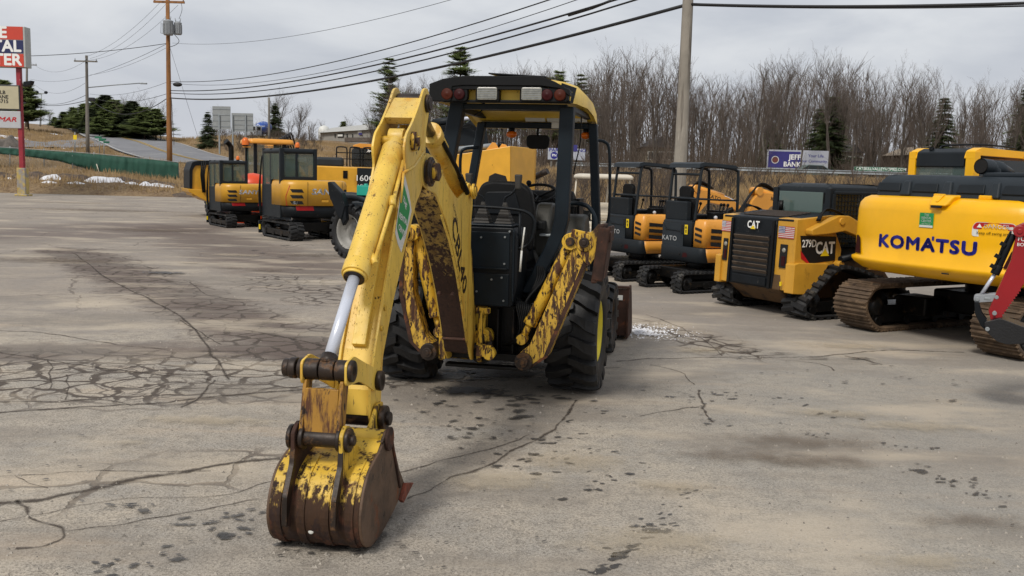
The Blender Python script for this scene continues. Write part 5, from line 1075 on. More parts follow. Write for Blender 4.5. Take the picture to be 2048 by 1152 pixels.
# cab
xa,xb,ya,yb=-1.24,-.24,-.72,.60
m=MB()
for x,y,w_ in ((xa+.05,ya+.05,.11),(xb-.05,ya+.05,.13),(xb-.03,yb,.08),(xa+.03,yb,.08)): m.box((x,y,1.85),(w_,.12,1.16))
m.box(((xa+xb)/2,ya+.04,1.75),(.9,.06,.5)); m.box((xb-.03,(ya+yb)/2,1.6),(.06,1.2,.5)); m.box((xa+.03,(ya+yb)/2,1.6),(.06,1.2,.5))
pr=rounded([(ya-.02,2.33),(ya+.02,2.44),(ya+.16,2.485),(yb-.25,2.455),(yb+.02,2.36),(yb+.04,2.28),(yb-.1,2.36),(ya+.1,2.38),(ya+.1,2.33)],.03,3)
m.ext(pr,'x',xa,xa+.12); m.ext(pr,'x',xb-.14,xb); m.ext(rounded([(yb-.3,2.36),(yb-.28,2.44),(yb+.0,2.36),(yb,2.30)],.02),'x',xa,xb); cab=m.build('cab',mKom,big,bevel=.02)
m=MB(); m.ext(rounded([(ya-.012,2.22),(ya,2.42),(ya+.12,2.475),(yb-.28,2.44),(yb-.28,2.37),(ya+.1,2.36),(ya+.06,2.22)],.02,3),'x',xa+.12,xb-.14); rf=m.build('cab_roof',mCgrey,cab,bevel=.008)
m=MB(); m.tube(bez([(-.85,-.6,2.47),(-.85,-.5,2.52),(-.4,-.3,2.53),(-.3,.2,2.50)],5),.012,6); m.box((-.95,-.65,2.47),(.05,.05,.04)); m.build('roof_rail',mBlk,rf,bevel=.003)
m=MB(); m.box(((xa+xb)/2,ya+.02,2.08),(xb-xa-.22,.012,.30)); w1=m.build('rear_window',mGls,cab)
m=MB(); m.box((xb-.012,-.02,2.08),(.012,1.1,.50)); m.build('side_window',mGlsD,cab)
m=MB(); m.box(((xa+xb)/2,yb-.02,2.05),(xb-xa-.16,.012,.5)); m.build('front_window',mGls,cab)
m=MB(); m.box((-.75,-.1,1.95),(.45,.14,.6)); m.box((-.75,.1,1.7),(.45,.5,.14)); m.build('operator_seat',mPlas,cab,bevel=.04)
m=MB(); m.box((-1.0,ya+.035,2.10),(.17,.006,.10)); m.box((-.62,ya+.035,2.06),(.2,.006,.08)); m.build('window_sticker',mCream,w1)
# boom away in front
m=MB(); m.ext(rounded([(.6,1.2),(1.0,1.1),(2.2,2.2),(3.2,2.5),(4.8,2.0),(4.9,2.2),(3.2,2.95),(2.0,2.7)],.1),'x',-.15,.25); m.build('boom',mKom,big,bevel=.02)
# ================= red mini excavator whose arm reaches into the right edge =================
red=thing('red_excavator',(5.95,7.45,0),R(63.4),'red digging arm with grey link and black bucket reaching in at the right edge','mini excavator')
RI=rootmat((5.95,7.45,0),R(63.4)).inverted()
# arm in its own vertical plane, facing the camera
ax=V((1,-.5,0)).normalized(); ay=V((.5,1,0)).normalized(); rc=D(1985,640,8.3); AR=RI@axes(rc,ax,ay,V((0,0,1)))
def rp(px,py,t=0):
    r=ray(px,py); o=V((0,0,CZ)); k=(rc-o).dot(ay)/r.dot(ay); q=o+r*k-rc; return (q.dot(ax),t,q.z)
def rpoly(pts): return [(rp(x,y)[0],rp(x,y)[2]) for x,y in pts]
m=MB(AR); pts=[(2033,452),(2046,446),(2075,452),(2085,470),(2078,520),(2045,570)]
edge=[(2045,570)]; 
for k in range(11):
    x=2040-3.6*k; y=577+5*k; edge+= [(x,y),(x+1.5,y+4)]
edge+=[(1996,640),(1982,640),(1977,620),(1990,590),(2022,520),(2030,480)]
m.ext(rpoly(pts+edge[1:]),'y',-.07,.07); rs=m.build('stick',mRed,red,bevel=.004)
m=MB(AR); m.ext(rounded(rpoly([(2036,450),(2062,440),(2120,420),(2200,440),(2262,540),(2305,650),(2300,690),(2262,680),(2225,590),(2170,500),(2100,490),(2050,480)]),.03),'y',-.08,.08); m.build('boom',mRed,red,bevel=.008)
m=MB(AR); m.cyl(rp(2039,462,-.09),rp(2039,462,.09),.05,n=18); m.cyl(rp(2039,462,-.10),rp(2039,462,-.09),.022,n=12); m.build('pivot_pin',mRed,rs,bevel=.004)
m=MB(AR); m.text('FULL',M3(rp(2049,478,-.072),(1,0,0),(0,0,1)),.05,.004,.002); m.text('BOOM',M3(rp(2049,489,-.072),(1,0,0),(0,0,1)),.04,.003,.002); m.build('lettering',mWhite,rs)
m=MB(AR); m.cyl(rp(2026,468,-.02),rp(1992,544,-.02),.032,n=16); m.cyl(rp(1998,530,-.02),rp(1989,548,-.02),.038,n=16); cyl_=m.build('bucket_cylinder',mBlk,red,bevel=.004)
m=MB(AR); m.tube([rp(x,y,-.05) for x,y in [(2022,462),(2005,492),(1995,520),(1987,538)]],.010,6); 
for x,y in ((2010,488),(1999,512),(1990,532)): m.box(rp(x-4,y,-.05),(.05,.03,.035),(0,R(30),0))
m.build('hydraulic_hose',mPlas,cyl_,bevel=.003)
m=MB(AR); m.cyl(rp(1990,547,-.02),rp(1963,588,-.02),.016,n=12); m.build('cylinder_rod',mChrome,cyl_)
for t in (-.06,.04):
    m=MB(AR); m.ext(rounded(rpoly([(1949,589),(1995,586),(2001,592),(1998,601),(1952,604),(1947,598)]),.02),'y',t,t+.02); lk=m.build('link_plate',M('grey_link_paint','#8c9094',.45,var=.08) if t<0 else bpy.data.materials['grey_link_paint'],red,bevel=.004)
m=MB(AR)
for x,y in ((1955,597),(1993,593)): m.cyl(rp(x,y,-.075),rp(x,y,-.06),.018,n=10)
m.box(rp(1975,596,-.062),(.05,.006,.02)); m.build('pivot_pin',mGalv,lk,bevel=.003)
for t in (-.08,.06):
    m=MB(AR); m.ext(rpoly([(1949,602),(1957,602),(1964,625),(1975,640),(1975,662),(1962,650),(1950,625)]),'y',t,t+.02); m.build('bucket_ear',mBlk,red,bevel=.004)
bkp=rounded([V(p) for p in rpoly([(1968,640),(1985,636),(2000,632),(2048,650),(2100,660),(2095,668),(2045,682),(2014,684),(1994,678),(1974,660)])],.02,3)
m=MB(AR); m.ext(bkp,'y',-.16,.16); bb=m.build('bucket',M('satin_black_bucket','#141416',.45,var=.15,bump=.05),red,bevel=.008)
m=MB(AR)
for x,y in ((1989,622),(1975,653)): m.cyl(rp(x,y,-.165),rp(x,y,.165),.012,n=12); m.cyl(rp(x,y,-.175),rp(x,y,-.16),.019,n=10)
m.build('bucket_pin',mGalv,bb,bevel=.003)
# its body, mostly outside the frame
for a,b in ((-.6,-.36),(.36,.6)): track(red,a,b,[(-.75,0),(.75,0),(.82,.12),(.78,.38),(-.78,.38),(-.84,.2)],.17,nl=36,th=.03,rollers=3)
m=MB(); levels(m,rounded([(-.55,-.6),(.55,-.6),(.55,.7),(-.55,.7)],.15,4),[(.5,.04),(.55,0),(1.1,0),(1.15,.06)]); m.build('house',mRed,red)
m=MB(); m.box((0,0,.3),(.8,.9,.3)); m.box((-.2,-.1,1.3),(.45,.45,.3)); 
for x,y in ((-.5,-.5),(.5,-.5),(.5,.5),(-.5,.5)): m.tube([(x,y,1.1),(x,y,2.1)],.03,8)
m.box((0,0,2.12),(1.1,1.1,.05)); m.build('canopy_frame',mBlk,red,bevel=.02)
# ================= two cab mini excavators on the left =================
def cab_mini(loc,rz,scale,label,big_):
    r=thing('cab_excavator',loc,rz,label,'mini excavator','cab mini excavators on the left'); r.scale=(scale,)*3
    w=.85
    for a,b in ((-.88,-.50),(.50,.88)): track(r,a,b,[(-1.0,0),(1.1,0),(1.28,.22),(1.16,.50),(-1.0,.50),(-1.14,.3),(-1.10,.1)],.22,nl=44,th=.035,lug=.028,rollers=4)
    m=MB(); m.box((0,0,.36),(1.1,1.3,.26)); m.cyl((0,0,.4),(0,0,.66),.4,n=24); m.build('undercarriage',mDirtyBlk,r,bevel=.02)
    m=MB(); m.box((0,1.5,.25),(1.75,.07,.36)); m.box((-.35,1.25,.25),(.12,.5,.12)); m.box((.35,1.25,.25),(.12,.5,.12)); bl=m.build('dozer_blade',mCgrey,r,bevel=.012)
    m=MB(); m.box((-.86,1.45,.25),(.03,.1,.14)); m.build('reflector',mYelD,bl)
    xl,xr=(-.95,.98) if big_ else (-.92,.86)
    pl=rounded([(xl,.2),(xl,-.62),(xl+.25,-.88),(0,-.95),(xr-.25,-.88),(xr,-.62),(xr,.2)],[.02,.2,.2,.4,.2,.2,.02],6)
    m=MB(); levels(m,pl,[(.62,.12),(.66,.05),(.94,.03),(.95,.05)]); sk=m.build('tail_skirt',mBlk,r)
    m=MB(); levels(m,pl,[(.952,.0),(1.50,.0),(1.60,.03),(1.64,.10)]); cw=m.build('counterweight',mAmb,r)
    P=pl+[pl[0]]
    def yy(x):
        for (a,c),(b,d) in zip(P,P[1:]):
            if min(a,b)<=x<=max(a,b) and c<-.3 and abs(a-b)>1e-6: return c+(d-c)*(x-a)/(b-a)
        return -.95
    def cpoly(nm,pts,mat,e=.006,par=None):
        m=MB(); m.add([V((x,yy(x)-e,z)) for x,z in pts],[tuple(range(len(pts)))]); return m.build(nm,mat,par or cw)
    def cquad(nm,xa_,xb_,za,zb,dx,mat,e=.008):
        m=MB(); n=8; vs=[]
        for i in range(n+1):
            for z_,d_ in ((za,0),(zb,dx)): x=xa_+(xb_-xa_)*i/n+d_; vs.append(V((x,yy(x)-e,z_)))
        m.add(vs,[(2*i+1,2*i+3,2*i+2,2*i) for i in range(n)]); return m.build(nm,mat,cw)
    for k in range(3):
        z=1.40-.16*k
        cquad('vent',xl+.16,xl+.46,z,z-.09,.05,mDark); cquad('vent',xr-.22,xr-.08,z,z-.09,.01,mDark)
    for k in range(0):
        cpoly('vent',[(xl+.20,z),(xl+.50,z),(xl+.54,z-.09),(xl+.26+.0*k,z-.09)],mDark); cpoly('vent',[(xr-.22,z),(xr-.10,z),(xr-.09,z-.09),(xr-.2,z-.09)],mDark)
    for x in (xl+.62,xr-.28): 
        m=MB(); m.box((x,yy(x)-.002,1.28),(.008,.008,.64)); m.build('panel_seam',mDark,cw)
    m=MB(); m.text('SANY',MX.Identity(4),.215,.035,0,1.3,.15,1.08); x0=(xl+.62+xr-.28)/2-(.05 if big_ else .14); z0=1.33
    m.v=[V((x0+v.x,yy(x0+v.x)-.008,z0+v.y)) for v in m.v]; m.build('lettering',mSilver,cw)
    m=MB(); m.box((x0+.02,-.955,1.08),(.2,.008,.06)); m.build('lock_plate',mAmb,cw,bevel=.004)
    if big_:
        m=MB(); m.text('SY35U',MX.Identity(4),.11,.006,0,.95); m.v=[V((xl+.22+v.x*.8,yy(xl+.22+v.x)-.006,1.03+v.y)) for v in m.v]; m.build('lettering',mSilver,cw)
        m=MB(); m.tube([(xl+.16,yy(xl+.16)-.004,1.5),(xl+.08,yy(xl+.08)-.004,1.2),(xl+.09,yy(xl+.09)-.004,.96),(xl+.4,yy(xl+.4)-.004,.958)],.01,5); m.build('red_stripe',mRedD,cw)
    cquad('tail_light',xl+.30,xl+.78,.945,.82,.03,mRedB,-.03); cquad('tail_light',xr-.46,xr-.1,.945,.82,-.03,mRedB,-.03)
    # cab
    ca,cb_,cy0,cy1=(xl+.02,.12,-.45,.95) if big_ else (xl+.02,.14,-.42,.95)
    m=MB()
    for x,y,ww in ((ca+.05,cy0+.04,.12),(cb_-.04,cy0+.04,.10),(cb_-.04,cy1,.08),(ca+.04,cy1,.08),(ca+.04,.35,.07)): m.box((x,y,1.82),(ww,.1,1.36))
    m.box(((ca+cb_)/2,cy0+.03,1.66),(cb_-ca,.07,.14)); m.box((ca+.02,.28,1.05),(.06,1.45,.9)); m.box((ca+.47,cy0+.03,2.02),(.06,.05,.8)); m.box(((ca+cb_)/2,cy1,1.2),(cb_-ca,.06,.6)); m.box((cb_-.03,.25,1.5),(.06,1.4,.3)); m.box(((ca+cb_)/2,.28,.72),(cb_-ca,1.4,.1))
    c=m.build('cab',mCgrey,r,bevel=.015)
    m=MB(); levels(m,rounded([(ca,cy0),(cb_,cy0),(cb_,cy1+.05),(ca,cy1+.05)],.12,4),[(2.36,.0),(2.44,.0),(2.49,.04),(2.50,.1)]); m.build('cab_roof',mCgrey,c)
    for a,b in ((ca+.1,ca+.44),(ca+.5,cb_-.08)):
        m=MB(); m.box(((a+b)/2,cy0+.03,2.05),(b-a,.012,.64)); m.build('rear_window',mGls,c)
    m=MB(); m.box((ca+.012,.0,2.0),(.012,.66,.72)); m.box((ca+.012,.66,1.9),(.012,.5,1.0)); m.build('side_window',mGls,c)
    m=MB(); m.box((cb_-.012,.25,2.0),(.012,1.3,.7)); m.build('side_window',mGls,c); m=MB(); m.box(((ca+cb_)/2,cy1,1.95),(cb_-ca-.14,.012,.8)); m.build('windscreen',mGls,c)
    m=MB(); m.box(((ca+cb_)/2,.1,1.85),(.42,.12,.75)); m.box(((ca+cb_)/2,.3,1.5),(.45,.45,.14)); m.tube([(ca+.2,.6,1.3),(ca+.2,.62,1.75)],.02,6); m.tube([(cb_-.2,.6,1.3),(cb_-.2,.62,1.75)],.02,6); m.build('operator_seat',mPlas,c,bevel=.03)
    m=MB(); m.box((cb_-.42,cy0+.045,2.2),(.26,.005,.12)); m.build('window_sticker',mCream,c)
    beacon(c,(cb_-.35 if big_ else cb_-.2,.1,2.50),r=.07)
    # boom seen to the right of the cab and hoses at the left edge
    m=MB(); m.ext(rounded([(.75,.75),(1.0,.7),(1.5,1.6),(2.1,2.0),(3.1,1.75),(3.15,1.9),(2.1,2.25),(1.3,1.8)],.1),'x',.3,.5); bo=m.build('boom',mAmb,r,bevel=.015)
    m=MB(); m.ext([(3.0,1.8),(3.15,1.9),(3.3,1.2),(3.2,.5),(3.1,.5)],'x',.33,.47); m.build('stick',mAmb,bo,bevel=.01); m=MB(); m.ext([(3.1,.6),(3.4,.5),(3.5,.1),(3.2,.02),(2.9,.15),(3.0,.4)],'x',.1,.7); m.build('bucket',mBlk,bo,bevel=.015)
    m=MB()
    for k in range(3): m.tube(bez([(ca-.02-.02*k,1.0,.6),(ca-.04-.02*k,1.06,1.2),(ca-.03,1.05,1.9),(ca,1.0,2.3)],4),.02,5)
    m.build('hydraulic_hose',mPlas,r)
    m=MB(); m.box((cb_+.05,1.05,1.75),(.14,.03,.2)); m.tube([(cb_,.9,1.7),(cb_+.05,1.05,1.7)],.012,5); m.build('mirror',mPlas,r,bevel=.01)
    return r
cab_mini((-5.86,26.9,0),R(34),1.0,'larger cab mini excavator, amber and charcoal, beacon on its roof, silver letters','1')
cab_mini((-9.03,31.45,0),R(34),.86,'smaller cab mini excavator, amber and charcoal, second row beyond the larger one','')
# ================= yellow machine behind them, on the far left =================
lo_=thing('wheel_loader',(-10.6,37.5,0),R(28),'yellow wheel loader behind the cab mini excavators, ribbed rear hood and amber beacon','loader')
def LL(px,py,Y): return rootmat((-10.6,37.5,0),R(28)).inverted()@D(px,py,Y)
def lpoly(pts,Y=36.5): return [(LL(x,y,Y).x,LL(x,y,Y).z) for x,y in pts]
yl_=LL(395,360,36.5).y
m=MB(); m.ext(rounded([V(p) for p in lpoly([(383,392),(382,330),(390,324),(440,324),(450,395)])],.08,4),'y',yl_,yl_+1.4); hb=m.build('rear_hood',mAmb,lo_,bevel=.03)
m=MB(); m.ext(rounded([V(p) for p in lpoly([(377,340),(383,324),(400,321),(430,321),(430,329),(390,331),(384,340),(383,378),(377,378)])],.05,3),'y',yl_-.06,yl_+1.3); m.build('grille',mBlk,hb,bevel=.02)
m=MB(); m.ext(lpoly([(373,377),(412,380),(440,383),(440,410),(412,402),(376,384)]),'y',yl_-.15,yl_+1.6); m.build('counterweight',mAmb,lo_,bevel=.02)
m=MB(); 
for k in range(3): m.tube([LL(404+4*k,322,36.4),LL(402+3*k,350,36.4),LL(406+2*k,385,36.4)],.03,6)
m.build('hydraulic_hose',mPlas,hb)
m=MB()
for x,y in ((.35,-.3),(1.5,-.3),(1.5,1.2),(.35,1.2)): m.box((x,y,2.1),(.12,.12,1.7))
m.box((.9,.45,1.1),(1.3,1.7,.5)); cb=m.build('cab',mBlk,lo_,bevel=.01)
m=MB(); levels(m,rounded([(.1,-.5),(1.85,-.5),(1.85,1.4),(.1,1.4)],.15,4),[(2.86,.02),(2.90,0),(3.02,.03),(3.06,.15)]); m.build('cab_roof',mOrg,cb)
m=MB(); m.box((.92,-.3,2.2),(1.1,.012,1.2)); m.box((.35,.45,2.2),(.012,1.4,1.2)); m.build('cab_window',mGls,cb)
beacon(cb,(-.05,-.4,2.75),r=.14); m=MB(); m.box((.0,-.4,2.72),(.3,.06,.05)); m.build('beacon_bracket',mOrg,cb)
m=MB(); m.tube(bez([(-.45,.3,1.9),(-.45,.3,2.6),(-.5,.3,2.78),(-.65,.25,2.92)],5),[.1]*15+[.12],10); m.build('exhaust_pipe',mDirtyBlk,lo_)
m=MB(); m.ext(rounded([(.6,1.0),(1.4,2.2),(2.2,3.0),(2.6,2.9),(3.3,1.4),(3.1,1.3),(2.2,2.6),(1.2,1.2)],.1),'x',1.4,1.7); bo=m.build('lift_boom',mOrg,lo_,bevel=.02)
m=MB()
for k in range(5): m.tube(bez([(1.5+.1*k,1.0,2.2),(1.7+.1*k,1.4,3.0+.05*k),(2.0+.1*k,2.0,3.1+.06*k),(2.5+.08*k,2.4,2.3)],6),.03,5)
m.build('hydraulic_hose',mDirtyBlk,bo)
for x in (-.9,1.3):
    for y in (-1.0,1.8): wheel(lo_,(x,y,.6),.6,.45,-1 if x<0 else 1,mRimY,n=16)
# orange-red rounded tank between the two cab excavators
og=MB(); og.lathe((0,0,0),(0,0,1),[(1.2,0.0),(1.2,.62),(1.4,.60),(1.58,.5),(1.70,.3),(1.75,0)],24); og.box((0,0,.6),(1.0,.9,1.2)); 
o_=og.build('plastic_tank',mOrgR,None,bevel=.03); o_.location=D(506,400,33.6).xy.to_3d(); tag(o_,'orange-red round-topped plastic tank between the two cab mini excavators','tank')
# ================= mid-size excavator with black boom =================
jd=thing('midsize_excavator',(-5.0,32.5,0),R(10),'amber mid-size excavator with black boom, guard-railed cab and dark rear band','excavator')
JI=rootmat((-5.0,32.5,0),R(10)).inverted()
def JL(px,py,Y): return JI@D(px,py,Y)
for a,b in ((-1.6,-.9),(1.0,1.7)): track(jd,a,b,[(-1.9,0),(1.9,0),(2.2,.35),(2.0,.8),(-2.0,.8),(-2.2,.35)],.34,nl=46,th=.05,kind='steel',mat=mDirtyBlk,rollers=6)
m=MB(); m.box((0,.2,.85),(2.4,3.6,.4)); m.build('undercarriage',mDirtyBlk,jd,bevel=.03)
m=MB(); m.ext(rounded([(-1.9,1.0),(.95,1.0),(.95,2.02),(-1.9,2.06)],.08),'y',-2.2,1.5); by=m.build('engine_housing',mBusY,jd,bevel=.04)
m=MB(); m.box((-1.25,-.5,2.18),(.9,1.6,.32)); m.build('tool_box',mHood,by,bevel=.08)
bx_=JL(730,360,30.4); yb2=-2.21; m=MB(); m.box((bx_.x+.06,yb2,1.52),(.62,.02,1.0)); m.build('dark_band',mCgrey,by,bevel=.008)
m=MB(); m.box((-.75,-2.215,1.8),(.14,.02,.24)); m.box((-.2,-2.205,1.5),(.02,.02,1.0)); m.build('vent',mDirtyBlk,by)
text_part(by,'lettering','160G',(bx_.x,-2.225,bx_.z+.05),(1,0,0),(0,0,1),.26,mWhite,off=.006,sx=1.1); text_part(by,'lettering','LC',(bx_.x-.15,-2.225,bx_.z-.18),(1,0,0),(0,0,1),.12,mWhite,off=0,sx=1.1)
m=MB(); m.ext(rounded([(-.55,2.06),(.95,2.06),(.95,2.55),(.85,2.72),(-.4,2.76),(-.55,2.6)],.06),'y',-.8,.9); cb=m.build('cab',mGlsD,jd,bevel=.02)
m=MB(); m.ext(rounded([(-.5,2.68),(.95,2.62),(.9,2.74),(.6,2.80),(-.3,2.82),(-.5,2.76)],.03),'y',-.85,.95); m.build('cab_roof',mOrg,cb,bevel=.02)
m=MB(); 
for x0 in (JL(673,300,31).x,JL(700,300,31).x,JL(727,300,31).x): m.tube(bez([(x0,-1.0,2.06),(x0,-1.02,2.6),(x0+.05,-1.02,2.68),(x0+.25,-1.02,2.68),(x0+.33,-1.02,2.6),(x0+.33,-1.0,2.06)],5),.022,6)
for z in (2.3,2.5): m.tube([(JL(673,300,31).x,-1.0,z),(JL(745,300,31).x,-1.0,z)],.018,6)
m.build('guard_rail',mBlk,jd)
# emblem on the cab window: rounded white tile with a leaping animal
EL=(.02,-.822,2.58); m=MB(); mm=M3(EL,(1,0,0),(0,0,1)); m.add([mm@V((p[0],p[1],.01)) for p in rounded([(-.13,-.12),(.13,-.12),(.13,.12),(-.13,.12)],.04,3)],[tuple(range(20))]); e_=m.build('emblem',mWhD,cb)
m=MB(); m.add([mm@V((p[0],p[1],.014)) for p in rounded([(-.11,-.1),(.11,-.1),(.11,.1),(-.11,.1)],.03,3)],[tuple(range(20))]); m.add([mm@V((p[0],p[1],.018)) for p in [(-.09,-.05),(-.05,.0),(-.03,.03),(-.06,.08),(-.02,.05),(.0,.03),(.06,.02),(.09,-.03),(.05,-.01),(.02,-.02),(.0,-.06),(-.01,-.02),(-.05,-.03)]],[tuple(range(13))])
m.m[-2:]=[0,1]; m.build('leaping_mark',[mCgrey,mWhite],e_)
# black boom rising to the right, with lettering, chrome cylinder on top
Yb=31.0
def jpoly(pts): return [((JL(x,y,Yb)).x,(JL(x,y,Yb)).z) for x,y in pts]
yb=JL(900,280,Yb).y
m=MB(); m.ext(rounded([V(p) for p in jpoly([(790,330),(820,285),(860,262),(925,252),(945,236),(968,240),(974,262),(975,300),(960,345),(945,352),(940,300),(930,290),(880,296),(840,320),(810,360)])],.12,3),'y',yb-.2,yb+.2); bo=m.build('boom',mCgrey,jd,bevel=.02)
m=MB(); q=[JL(x,y,Yb) for x,y in ((865,246),(915,240),(968,232))]; m.cyl(q[0]+V((0,-.1,0)),q[1]+V((0,-.1,0)),.12,n=12); cy=m.build('stick_cylinder',mCgrey,bo); m=MB(); m.cyl(q[1]+V((0,-.1,0)),q[2]+V((0,-.1,0)),.06,n=12); m.build('cylinder_rod',mChrome,cy)
text_part(bo,'lettering','DEERE',JL(857,276,Yb)+V((0,-.24,0)),(1,0,.12),(-.12,0,1),.42,mWhite,off=.02,sx=1.25)
m=MB(); 
for k in range(4): m.tube(bez([JL(870,262-2*k,Yb)+V((0,-.25,0)),JL(920,256-3*k,Yb)+V((0,-.28,0)),JL(950,262-2*k,Yb)+V((0,-.28,0)),JL(958+2*k,285,Yb)+V((0,-.25,0))],5),.02,5)
m.build('hydraulic_hose',mPlas,bo)
m=MB(); m.ext([((JL(x,y,Yb)).x,(JL(x,y,Yb)).z) for x,y in [(944,300),(975,270),(985,330),(980,410),(962,420)]],'y',yb-.15,yb+.15); m.build('stick',mCgrey,bo,bevel=.02)
# ================= telehandler: grey-rimmed wheels, teal tank, amber boom box =================
th_=thing('telehandler',(-2.6,21.9,0),R(-8),'amber telehandler behind the backhoe, grey-rimmed tyres, teal tank and deep boom box','telehandler')
TI=rootmat((-2.6,21.9,0),R(-8)).inverted()
def TL(px,py,Y): return TI@D(px,py,Y)
def wheel_y(root,c,Rr,W,mat):
    """wheel with its axle towards the viewer, turned a little"""
    e=bpy.data.objects.new('wheel_hub',None)
    before=set(bpy.data.objects); w=wheel(root,(0,0,0),Rr,W,-1,mat,n=20,rim=.62,dish=.16); w.matrix_local=MX.Translation(c)@MX.Rotation(R(58),4,'Z'); bpy.data.objects.remove(e); return w
wheel_y(th_,TL(708,463,21.2),.62,.42,mRim); wheel_y(th_,TL(862,500,20.6),.60,.42,mRim)
m=MB(); q=TL(700,398,21.2); m.tube(bez([tuple(q+V((-.45,0,.0))),tuple(q+V((-.2,0,.06))),tuple(q+V((.2,0,.05))),tuple(q+V((.6,0,-.15)))],5),[.05]+[.09]*14+[.06],8); m.box(tuple(q+V((.5,.2,-.25))),(.9,.5,.4)); m.build('fender',mHood,th_,bevel=.03)
m=MB(); q=TL(732,381,21.2); m.box(tuple(q),(.34,.3,.22)); m.cyl(q+V((0,0,.1)),q+V((0,0,.15)),.05,n=10); m.build('water_tank',mTeal,th_,bevel=.04,seg=3)
m=MB(); m.box((.4,.3,1.0),(3.4,1.4,.7)); m.build('chassis',mDirtyBlk,th_,bevel=.03)
def tpoly(pts,Y): return [((TL(x,y,Y)).x,(TL(x,y,Y)).z) for x,y in pts]
# black pointed fork carriage standing up at the left
yq=TL(680,400,20.6).y
m=MB(); m.ext(tpoly([(655,364),(661,363),(684,386),(692,412),(684,440),(676,433),(664,404),(658,390)],20.6),'y',yq-.05,yq+.25); m.ext(tpoly([(672,408),(690,404),(694,440),(686,452)],20.6),'y',yq-.02,yq+.2); m.build('fork_tine',mBlk,th_,bevel=.02)
# boom box
Y0=20.0
yq=TL(1000,350,Y0).y
bx=tpoly([(900,309),(930,306),(1021,292),(1021,402),(908,402)],Y0)
m=MB(); n0=len(bx); yb_=yq+.05
m.ext([bx[0],bx[1],bx[2],bx[3],bx[4]],'y',yq,yq+.5)
r0=TL(1021,292,Y0); r1=TL(1021,402,Y0); f0=TL(1070,297,20.9); f1=TL(1066,400,20.9)
m.hull8([r1,f1,f1+V((0,.3,0)),r1+V((0,.45,0))],[r0,f0,f0+V((0,.3,0)),r0+V((0,.45,0))]); 
bo=m.build('boom_box',mBusY,th_,bevel=.012)
m=MB(); m.ext(tpoly([(974,372),(978,352),(990,346),(1012,352),(1018,372)],Y0),'y',yq-.012,yq+.02); m.build('dark_opening',mDark,bo,bevel=.01)
m=MB(); q0,q1=TL(905,300,20.3),TL(1004,290,20.3); m.cyl(q0,q1,.06,n=14); cy=m.build('tilt_cylinder',mGalv,bo)
m=MB(); 
for x in (986,): m.ext(tpoly([(974,300),(986,285),(993,286),(1000,298)],20.2),'y',yq+.05,yq+.09); m.ext(tpoly([(1000,297),(1006,288),(1014,290),(1018,296)],20.2),'y',yq+.05,yq+.09)
m.build('cylinder_bracket',mOrg,bo,bevel=.006)
m=MB(); m.cyl(TL(996,291,20.25),TL(1009,290,20.25),.075,n=14); m.build('pivot_boss',mDirtyBlk,bo)
m=MB(); q0,q1=TL(1064,357,21.5),TL(1095,342,21.3); m.cyl(q0,q1,.07,n=14); m.cyl(q0+V((-.1,0,-.3)),q0,.06,n=12); m.build('exhaust_pipe',mGrease,th_)
m=MB(); m.box(tuple(TL(985,330,Y0)+V((0,-.01,0))),(.012,.01,.012)); m.build('bolt',mDark,bo)
# ================= golf cart =================
gc=thing('golf_cart',(2.08,22.6,0),R(20),'white golf cart with a cream roof beyond the backhoe','golf cart')
m=MB(); levels(m,rounded([(-.5,-.68),(.5,-.68),(.5,.68),(-.5,.68)],.14,5),[(1.90,.03),(1.92,0),(1.96,0),(2.0,.04),(2.02,.14)]); m.build('roof',mCream,gc)
for x,y,dx,dy in ((-.43,-.55,.0,.1),(.43,-.55,0,.1),(-.43,.55,.0,.25),(.43,.55,0,.25)):
    m=MB(); m.tube([(x-dx,y+dy,.7),(x,y,1.92)],.022,8); m.build('roof_post',mCream,gc)
m=MB(); m.ext(rounded([(-1.1,.35),(-1.15,.75),(-.5,.82),(.2,.5),(.6,.5),(.8,.9),(1.2,.75),(1.3,.4)],.08),'x',-.6,.6); m.build('body',mCream,gc,bevel=.03)
m=MB(); m.box((0,-.35,.85),(1.1,.5,.12)); m.box((0,-.6,1.15),(1.1,.1,.4)); m.build('bench_seat',mCream,gc,bevel=.04)
m=MB(); m.box((0,.72,1.0),(1.1,.1,.25)); cc=V((-.28,.42,1.15)); m.tube([cc+V((.17*math.cos(k*PI/9),.06*math.sin(k*PI/9),.15*math.sin(k*PI/9))) for k in range(18)],.018,6,closed=True); m.tube([cc,cc+V((0,.25,-.3))],.02,6); m.build('steering_wheel',mPlas,gc)
m=MB(); m.tube([(-.55,-.72,1.35),(.55,-.72,1.35)],.02,6); m.tube([(-.55,-.72,1.1),(.55,-.72,1.1)],.02,6); m.build('seat_rail',mCream,gc)
for x in (-.52,.52):
    for y in (-.75,.95): wheel(gc,(x,y,.23),.23,.2,-1 if x<0 else 1,mRim,n=14,depth=.012,dish=.03)
